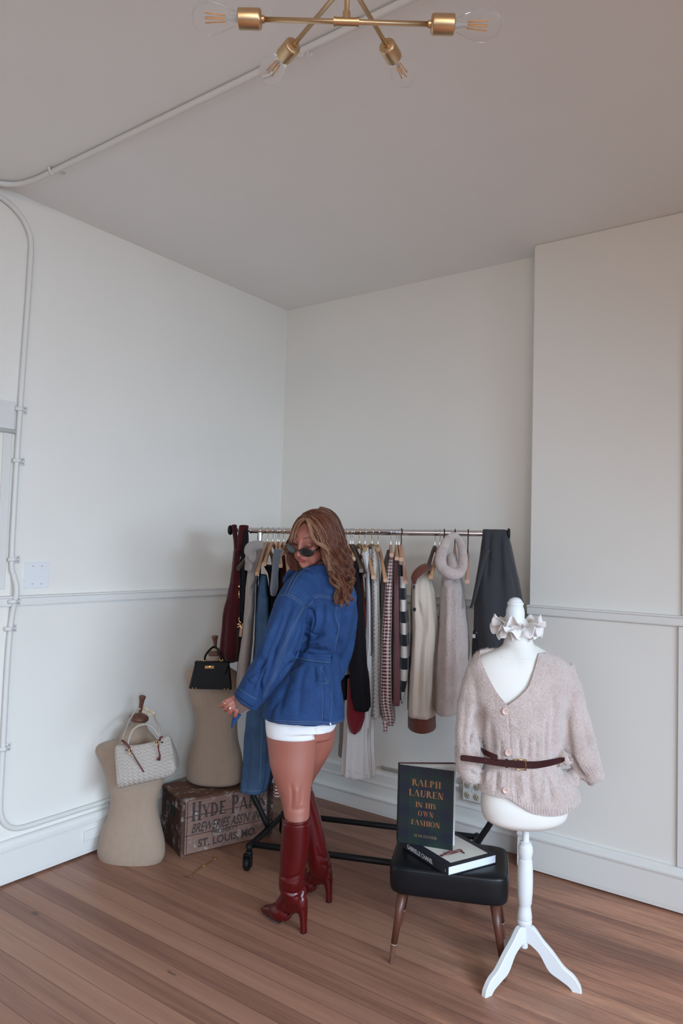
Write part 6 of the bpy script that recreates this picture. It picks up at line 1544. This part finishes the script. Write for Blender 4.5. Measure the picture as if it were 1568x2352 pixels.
jf = [([(716, 1384), (707, 1430), (698, 1480), (684, 1500)], 7, .022), ([(722, 1372), (716, 1400)], 4, .010), ([(702, 1395), (690, 1440), (664, 1500)], 6, .007), ([(672, 1385), (646, 1450), (622, 1520)], 8, .009), ([(650, 1400), (628, 1460), (606, 1520)], 6, .006),
      ([(690, 1470), (716, 1466), (748, 1452)], 7, .009), ([(694, 1488), (722, 1494), (758, 1498)], 5, .008), ([(700, 1500), (728, 1508)], 4, .006), ([(742, 1380), (738, 1430), (722, 1470)], 8, .006), ([(760, 1400), (766, 1450), (752, 1490)], 7, .006), ([(790, 1390), (789, 1440), (776, 1490)], 6, .009),
      ([(786, 1470), (776, 1500), (768, 1512)], 5, .010), ([(600, 1500), (596, 1540), (576, 1590)], 7, .008), ([(634, 1480), (618, 1540), (598, 1600)], 6, .006), ([(596, 1560), (600, 1590), (596, 1622)], 4, .009), ([(612, 1512), (590, 1540), (570, 1556)], 5, .005),
      ([(672, 1540), (650, 1590), (640, 1640)], 8, .006), ([(700, 1528), (690, 1580), (684, 1650)], 7, .004), ([(720, 1528), (724, 1570)], 5, .006), ([(742, 1530), (746, 1560)], 5, .006), ([(768, 1530), (774, 1580), (776, 1640)], 7, .006), ([(640, 1600), (620, 1640), (616, 1662)], 6, .006),
      ([(640, 1560), (668, 1530), (690, 1522)], 6, .012), ([(700, 1345), (716, 1362), (728, 1366)], 7, .004), ([(674, 1500), (720, 1512), (776, 1510)], 9, .006), ([(682, 1335), (660, 1375)], 8, -.004),
      ([(714, 1388), (722, 1420), (716, 1450)], 2.5, .006), ([(706, 1450), (730, 1462), (752, 1458)], 3, .006), ([(690, 1482), (712, 1484), (735, 1478)], 2.5, .006), ([(655, 1480), (640, 1520), (632, 1552)], 3, .006), ([(610, 1530), (600, 1562), (602, 1590)], 3, .007), ([(690, 1400), (676, 1432)], 3, .005), ([(668, 1520), (660, 1560)], 3, .005), ([(566, 1560), (580, 1575)], 3, .005), ([(775, 1440), (770, 1470)], 3, .005), ([(708, 1440), (700, 1476)], 5, -.006), ([(660, 1470), (640, 1530), (620, 1580)], 7, -.005), ([(628, 1430), (606, 1490), (586, 1540)], 6, -.005), ([(728, 1480), (752, 1484)], 4, -.005)]
jg = crease(jg, [(a, b, c*1.45) for a, b, c in jf])
N = normals(jg); jg = (jg[0]+N*(.0035*vnoise(jg[0], 15, 2)+.0018*vnoise(jg[0], 38, 7))[:, None], jg[1])
jk = mk('denim_jacket', jg, DEN, per)
js = Surf(jg)
z1 = lambda L: [(480+x*.2551, 1130+y*.2551) for x, y in L]
lines = [z1([(885, 668), (840, 678), (760, 760), (680, 925)]), z1([(905, 690), (860, 698), (785, 775), (705, 932)]),
         z1([(680, 925), (760, 960), (850, 1030)]), z1([(690, 910), (770, 945), (858, 1012)]),
         z1([(850, 1030), (900, 1000), (922, 960)]), z1([(862, 1045), (912, 1012), (935, 975)]),
         z1([(920, 945), (1000, 928), (1080, 943), (1150, 950)]), z1([(935, 962), (1000, 944), (1080, 960), (1150, 967)]),
         z1([(1268, 935), (1300, 940), (1325, 968)]), z1([(1262, 952), (1296, 957), (1318, 980)]),
         z1([(860, 1035), (720, 1300), (620, 1600), (530, 1780), (500, 1850)]), z1([(845, 1035), (705, 1300), (605, 1600), (515, 1775), (485, 1845)]),
         z1([(600, 935), (680, 925)]),
         z1([(262, 1765), (330, 1812), (400, 1852), (440, 1870)]),
         z1([(1145, 1030), (1140, 1120), (1168, 1220), (1145, 1340), (1130, 1440)]),
         z1([(1010, 1570), (1045, 1640), (1078, 1715)]), z1([(1000, 1580), (1035, 1650), (1066, 1722)]), z1([(1010, 1725), (1080, 1720)]),
         z1([(1022, 1728), (1026, 1900), (1018, 2065)]), z1([(1085, 1722), (1102, 1900), (1085, 2068)]),
         z1([(497, 2048), (700, 2062), (1000, 2072), (1085, 2078)]), z1([(495, 2066), (700, 2080), (1000, 2090), (1080, 2096)]), z1([(1095, 2078), (1150, 2068), (1215, 2045)]), z1([(1100, 2092), (1150, 2082), (1213, 2060)])]
mk('topstitching', stitch(js, lines, r=.00062, off=.0004), THREAD, jk)
mk('yoke_seam', js.strip(z1([(850, 1032), (925, 968), (1000, 950), (1080, 966), (1150, 973)]), z1([(852, 1042), (930, 978), (1000, 960), (1080, 976), (1150, 983)]), -.001, .002), DEN, jk)
mk('waist_belt', js.strip([(682, 1494), (700, 1499), (728, 1501), (761, 1502)], [(676, 1512), (700, 1518), (728, 1522), (760, 1525)], .003, .003), DEN, jk)
mk('belt_stitching', stitch(Surf(js.strip([(682, 1494), (700, 1499), (728, 1501), (761, 1502)], [(676, 1512), (700, 1518), (728, 1522), (760, 1525)], .003, .003)), [[(684, 1511), (710, 1517), (758, 1522)]], r=.0007), THREAD, jk)
mk('pocket_flap', js.strip([(740, 1534), (742, 1600), (740, 1655)], [(758, 1570), (761, 1612), (757, 1656)], -.001, .0018), DEN, jk)
cpt = (js.strip([(546, 1580), (566, 1594), (594, 1609)], [(541, 1598), (560, 1612), (579, 1625)], -.001, .002)); mk('sleeve_cuff', cpt, DEN, jk)
# hem slit
mk('hem_slit', js.strip([(757, 1660), (757, 1671)], [(759, 1660), (764, 1671)], .0005, .0006), WSH, jk)
# knitted cuff under the sleeve
kc = ptube([(572, 1600, 2.9, 25), (556, 1613, 2.897, 24.5), (548, 1619, 2.895, 23), (544, 1621, 2.895, 20)], n=60, k=4)
Vk = kc[0].copy(); Nk = normals((Vk, kc[1])); mk('knit_cuff', kc, KCUF, per)
mb = MB()
for i in range(17):
    f = i/16; a = (519+f*44, 1600+f*29); b_ = (526+f*44, 1590+f*29)
mk('belt_end', loft(np.array([[atd(x0, y0, HP+.012-.004*i), atd(x1, y1, HP+.010-.003*i), atd(x1+.2, y1+.2, HP+.015-.003*i), atd(x0, y0, HP+.017-.004*i)] for i, ((x0, y0), (x1, y1)) in enumerate((((536, 1632), (560, 1620)), ((535, 1644), (557, 1634)), ((533, 1654), (552, 1645)), ((531, 1663), (543, 1657)), ((529.5, 1672), (533, 1671))))])), DEN, jk)
# rings
RG = M('ring_metal', (.80, .68, .55), .2, 1.0)
def ring(x, y, d, ax, r, nm='ring'):
    c = atd(x, y, d); ax = np.array(ax); ax /= np.linalg.norm(ax); a = np.cross(ax, FW); a /= np.linalg.norm(a); b = np.cross(ax, a)
    return mk(nm, tube([c+(a*math.cos(q)+b*math.sin(q))*r for q in np.linspace(0, 2*PI, 25)], .0013, 6, caps=False), RG, per)
ring(517, 1614, HP-.022, RT*-.6-UP*.75, .0103); ring(530, 1622, HP-.031, RT*-.55-UP*.8, .0108)
mk('ring_pearl', ell(atd(528, 1627, HP-.045), (.0035,)*3, 12, 8), M('pearl', (.85, .82, .78), .15), per)

# ---- shorts
sb_ = MB(); sb_.add(sil([(1600, 630, 778, 3.08, .12), (1640, 614, 776, 3.08, .13), (1665, 608.5, 774, 3.085, .132), (1680, 609, 770, 3.085, .132), (1688, 610.5, 766, 3.08, .132)], 3.08, .13, n=56, k=4, zn=.9, sup=2.2))
sb_.add(sil([(1650, 609, 728, 3.055, .093), (1680, 609, 728, 3.052, .094), (1697, 610.5, 728, 3.05, .094), (1703, 612, 728, 3.05, .092)], 3.045, .1, n=48, k=4, zn=.9, sup=2.2))
shg = blob(sb_.g(), .0045, 2)
shg = crease(shg, [([(723, 1672), (722, 1704)], 3, .006), ([(735, 1680), (755, 1684)], 4, .003)])
so = mk('shorts', shg, WSH, per)

# ---- boots
def boot(name, shaft, heel, d, extra, fold, D0, zip_at=None):
    heel = np.array(heel, float); d = np.array(d, float); d /= np.linalg.norm(d); sd = np.array([-d[1], d[0], 0])
    Mx = np.stack([d, sd, [0, 0, 1.0]], 1)
    q = lambda s, z, w=0.0: heel+d*s+sd*w+np.array([0, 0, z])
    b = MB(); b.add(sil(shaft, D0, .055, n=44, k=5, sup=2.1))
    b.add(ell(q(.025, .112), (.035, .030, .046), 24, 16, Mx)); b.add(cap(q(.034, .150), .034, q(.085, .080), .033, 24)); b.add(cap(q(.042, .180), .032, q(.118, .072), .034, 24)); b.add(cap(q(.028, .105), .027, q(.095, .066), .030, 24))
    b.add(ell(q(.128, .040), (.056, .043, .039), 28, 18, Mx)); b.add(cap(q(.145, .036), .035, q(.215, .021), .0185, 24)); b.add(cap(q(.20, .022), .020, q(.232, .015), .012, 20))
    for e in extra: b.add(e)
    g = blob(b.g(), .0034, 5)
    V = g[0]; V[:, 2] = np.where(V[:, 2] < .003, .003+(V[:, 2]-.003)*.05, V[:, 2])
    L = (V-heel)@Mx
    # arch under the foot
    a = np.clip(1-np.abs(L[:, 0]-.060)/.075, 0, 1)
    low = (L[:, 2] < .060) & (L[:, 0] > -.03) & (L[:, 0] < .13)
    V[low, 2] += (a[low]*.010)
    g = crease((V, g[1]), fold)
    r = mk(name, g, BOOT, per)
    mk('sole', loft(np.array([[q(s, z, w), q(s, z, -w), q(s, z-.003, -w), q(s, z-.003, w)] for s, z, w in spline([(.012, .083, .014), (.045, .072, .015), (.085, .034, .020), (.115, .0065, .028), (.15, .0035, .029), (.19, .0035, .021), (.226, .0055, .008)], 4)])), M('dark_sole', (.10, .045, .04), .5), r)
    R = []
    for s, z, hs_, hw in ((.014, .100, .022, .021), (.008, .082, .017, .0175), (.003, .055, .0128, .0145), (.001, .03, .0115, .0130), (0, .006, .0115, .0128), (0, .0045, .0115, .0128)):
        R.append([q(s+a_*hs_, z, b_*hw) for a_, b_ in ((-1, -.6), (-.6, -1), (.6, -1), (1, -.6), (1, .6), (.6, 1), (-.6, 1), (-1, .6))])
    mk('heel', loft(np.array(R)), BOOT, r, sharp=40)
    mk('heel_tip', loft(np.array([[np.array(p_)*[1, 1, 0]+[0, 0, zz] for p_ in R[-1]] for zz in (.0045, 0)])), RUBBER, r, smooth=False)
    return r, g
SH1 = [(1884, 648, 712, 2.97, .058), (1895, 647, 712.5, 2.97, .059), (1930, 645, 711, 2.97, .058), (1965, 642.5, 707, 2.97, .056), (1995, 642, 701.5, 2.97, .053), (2018, 640, 698, 2.97, .050), (2035, 640, 696, 2.972, .048), (2048, 643, 695.5, 2.97, .044), (2062, 650, 695, 2.968, .038), (2072, 656, 692, 2.965, .030)]
B1, bg1 = boot('knee_boot', SH1, onpl(697, 2142, 2, 0), (-1, .06, 0), [], [([(642, 2012), (665, 2018), (695, 2008)], 4, .004), ([(650, 2026), (672, 2030), (696, 2022)], 3.5, -.003), ([(645, 2046), (670, 2054), (690, 2048), (697, 2036)], 3.5, .007), ([(676, 2062), (690, 2058), (697, 2048)], 3, .005), ([(665, 2038), (690, 2032)], 4, -.004), ([(660, 1905), (662, 1990)], 10, .003)], 2.97)
SH2 = [(1812, 664, 716.5, 3.20, .054), (1826, 665, 722.5, 3.20, .056), (1870, 676, 735, 3.205, .057), (1922, 690, 746, 3.21, .055), (1957, 700, 751, 3.21, .052), (1975, 704, 752, 3.21, .049), (1990, 707, 753, 3.212, .044), (2002, 711, 753, 3.213, .038), (2012, 716, 751, 3.213, .030)]
B2, bg2 = boot('knee_boot', SH2, onpl(755, 2071, 2, 0), (-1, .03, 0), [], [([(730, 1966), (748, 1972), (753, 1964)], 3, .006), ([(728, 1945), (732, 1962), (742, 1968)], 2.5, .004), ([(738, 1985), (752, 1992)], 3, .004), ([(744, 2000), (750, 1990)], 2.5, -.003)], 3.21)
def rim(rows, D0, zn):
    pass
for B_, SH, g_ in ((B1, SH1, bg1), (B2, SH2, bg2)):
    y, xl, xr, dd, th_ = SH[0]; xm = (xl+xr)/2; c = atd(xm, y, dd); u_ = (atd(xr, y, dd)-atd(xl, y, dd))/2; u_[2] = 0; v_ = ray(xm, y).copy(); v_[2] = 0; v_ *= th_/np.linalg.norm(v_)
    R = []
    for k_, dz in ((.97, -.02), (1.0, .0), (1.015, .006), (.99, .011), (.95, .010), (.93, .002), (.92, -.012)): R.append([c+u_*k_*math.cos(a)+v_*k_*math.sin(a)+np.array([0, 0, dz]) for a in np.arange(40)*2*PI/40])
    mk('boot_rim', loft(np.array(R), caps=False), BOOT, B_)
s2 = Surf(bg2)
zp = s2.hit(709, 1995, .001)[0]; mk('zip_pull', obox(s2.hit(709, 1995, .002)[0], RT*.0022, FW*.001, UP*.013, .0006), GOLD, B2, smooth=False)
mk('zip_line', tube(s2.line([(712, 1900), (711, 1960), (708, 2003), (706, 2040)], .0003), .0009, 5), M('boot_seam', (.04, .006, .008), .4), B2)

# ---- hair
HAIRB = M('auburn_brown_hair', (.105, .028, .015), .38, var=.25, vs=30); HAIRM = M('copper_brown_hair', (.185, .062, .033), .36, var=.2, vs=40); HAIRL = M('honey_blonde_hair', (.42, .225, .135), .38, var=.15, vs=40)
def cs_(P, k=6): return spline(np.array(P, float), k)
A_ = np.array([(706, 1194, 2.945), (712, 1203, 2.930), (722, 1218, 2.918), (734, 1238, 2.915), (742, 1262, 2.925), (749, 1290, 2.940), (761, 1320, 2.935), (772, 1350, 2.935), (773, 1386, 2.945)])
B_ = np.array([(735, 1168.5, 3.03), (756, 1174, 3.05), (774, 1192, 3.06), (785, 1222, 3.065), (794, 1256, 3.06), (805, 1288, 3.05), (810, 1320, 3.02), (806, 1350, 2.99), (796, 1380, 2.97)])
def mass(s):
    P = A_*(1-s)+B_*s; P = P.copy()
    b = math.sin(PI*s); P[:, 2] -= np.array([.01, .03, .045, .045, .04, .035, .02, .01, .0])*b
    P[0] = A_[0]*(1-s)+B_[0]*s
    return P
locks = []   # (path, radius px, colour index weights, wave px)
for i in range(30):
    s = (i+.5)/30
    P = mass(s); P += rng.normal(size=P.shape)*[1.6, 1.6, .003]*np.linspace(.2, 1.3, len(P))[:, None]
    cut = rng.choice([len(P), len(P), len(P), len(P)-1, len(P)-2])
    locks.append((P[:cut], 6.2, (.42, .53, .05) if s > .3 else (.22, .56, .22), 4.0+3*rng.rand()))
for dx, wl in ((0, 2.5), (2.5, 2.0)):
    locks.append(([(704, 1192, 2.935), (708+dx, 1202, 2.922), (712+dx, 1220, 2.912), (716+dx, 1233, 2.908), (726+dx, 1245, 2.905), (739+dx, 1252, 2.91), (750, 1262, 2.915), (754, 1285, 2.925), (758, 1310, 2.93)], 3.6, (0, .25, .75), wl))
    locks.append(([(704, 1192, 2.94), (695-dx, 1194, 2.945), (685-dx, 1204, 2.955), (677.5-dx, 1221, 2.965), (672-dx, 1240, 2.975), (665-dx, 1256, 3.02), (656, 1267, 3.04), (644, 1275, 3.045)], 3.8, (0, .25, .75), 1.0))
locks.append(([(706, 1188, 2.96), (690, 1190, 2.98), (678, 1206, 3.0), (670, 1228, 3.01), (662, 1250, 3.01), (650, 1262, 3.02)], 4.0, (.1, .6, .3), 1.0))
for k in range(6):
    locks.append(([(700-k, 1190, 3.0), (680, 1215, 3.04), (670-k*.5, 1245, 3.05), (664+k*2, 1268, 3.05), (662+k*3.5, 1288, 3.05), (668+k*4, 1302, 3.04), (676+k*4, 1310, 3.03)], 5.0, (.75, .25, 0), 1.5))
for k in range(9):   # from the parting over her far temple
    f = k/8; locks.append(([(706+f*12, 1193-f*14, 2.935+f*.05), (698+f*8, 1188-f*8, 2.95+f*.05), (688+f*4, 1196-f*8, 2.97+f*.05), (680, 1210-f*4, 2.985+f*.045), (674-f, 1228, 3.0+f*.03), (668, 1246, 3.01+f*.02), (661, 1262, 3.02)], 4.2, (.3, .62, .08), .8))
for k in range(5):   # crown over the far side
    locks.append(([(708+k*5, 1190-k*4, 2.95+k*.018), (702+k*5, 1180-k*1.5, 2.98+k*.015), (694+k*3, 1186-k*2, 3.02+k*.01), (682+k*2, 1202, 3.05)], 4.5, (.4, .6, 0), .5))
for tx, ty, c_ in ((806, 1340, 1), (790, 1392, 0), (781, 1394, 0), (800, 1384, 1)):   # loose curls
    r0 = mass(.2+.6*rng.rand())[4:]; e_ = r0[-1].copy()
    locks.append((np.concatenate([r0[:3], [[(r0[2][0]+tx)/2+5, (r0[2][1]+ty)/2, 2.925], [tx+6, ty-8, 2.92], [tx, ty, 2.925]]]), 3.2, (.15, .6, .25), 4.0))
hb_ = MB()
for P, r_, cw_, wv in locks[:30:3]: hb_.add(ptube([(a, b, c+.016, 8.5*(1-.45*i/len(P))) for i, (a, b, c) in enumerate(P)], n=14, k=4))
for P, r_, cw_, wv in locks[34:41]: hb_.add(ptube([(a, b, c+.01, 5.5) for a, b, c in P], n=10, k=4))
hb_.add(hell((0, -.024, .026), (.078, .092, .080), 32, 20)); 
hgb = blob(hb_.g(), .0045, 3)
# keep the face clear of the cap of hair
Lq = (hgb[0]-HC_)@HM; msk = (Lq[:, 1] > .040) & (np.abs(Lq[:, 0]) < .058) & (Lq[:, 2] < .086)
Vh = hgb[0].copy(); Vh[msk] -= Yh*np.minimum(.03, (Lq[msk, 1]-.040))[:, None]
ho = mk('hair', (Vh, hgb[1]), HAIRM, per)
hsf = BVHTree.FromPolygons([Vector(v) for v in Vh], hgb[1])
def onhair(P):
    P = np.array(P, float)
    for q in P[:max(4, len(P)*2//3)]:
        r = Vector(ray(q[0], q[1])); h = hsf.ray_cast(Vector(CAM), r.normalized())
        if h[0] is not None:
            dd = float((np.array(h[0])-CAM)@FW)
            if q[2] > dd-.004: q[2] = dd-.004
    return P
mb = MB(); 
for P, r_, cw_, wv in locks:
    Q = onhair(cs_(P, 6)); m_ = len(Q); t = np.linspace(0, 1, m_)
    C_ = np.array([atd(a, b, c) for a, b, c in Q]); T_ = np.gradient(C_, axis=0); T_ /= np.linalg.norm(T_, axis=1)[:, None]
    a = np.cross(T_, FW); a /= np.linalg.norm(a, axis=1)[:, None]; b = np.cross(T_, a)
    L_ = np.concatenate([[0], np.cumsum(np.linalg.norm(np.diff(C_, axis=0), axis=1))]); cyc = L_[-1]/.085; ph = rng.rand()*6.28
    amp = wv/550*np.clip((t-.35)/.4, 0, 1)
    wob = a*(amp*np.sin(t*cyc*2*PI+ph))[:, None]+b*(amp*.8*np.cos(t*cyc*2*PI+ph))[:, None]
    ns = int(84*r_/6) if len(P) > 6 else 44
    for k in range(ns):
        o = rng.normal(size=2); o = o/np.linalg.norm(o)*math.sqrt(rng.rand()); rr = r_/550*(1-.55*t**2)*(.7+.3*np.sin(t*3))
        end = rng.choice([m_, m_, int(m_*.93), int(m_*.85)])
        S = C_+wob+a*(o[0]*rr)[:, None]+b*(o[1]*rr*.9)[:, None]
        S = S+np.cumsum(rng.normal(size=S.shape), axis=0)*.00022
        mb.m = int(rng.choice(3, p=cw_)); w_ = (.00055+.00035*rng.rand())*np.clip(1.15-t[:end]/t[end-1], .12, 1)**.4
        mb.add(tube(S[:end], w_, 3, caps=False))
mk('hair_strands', mb.g(), [HAIRB, HAIRM, HAIRL], ho, mi=mb.M, kind='stuff')
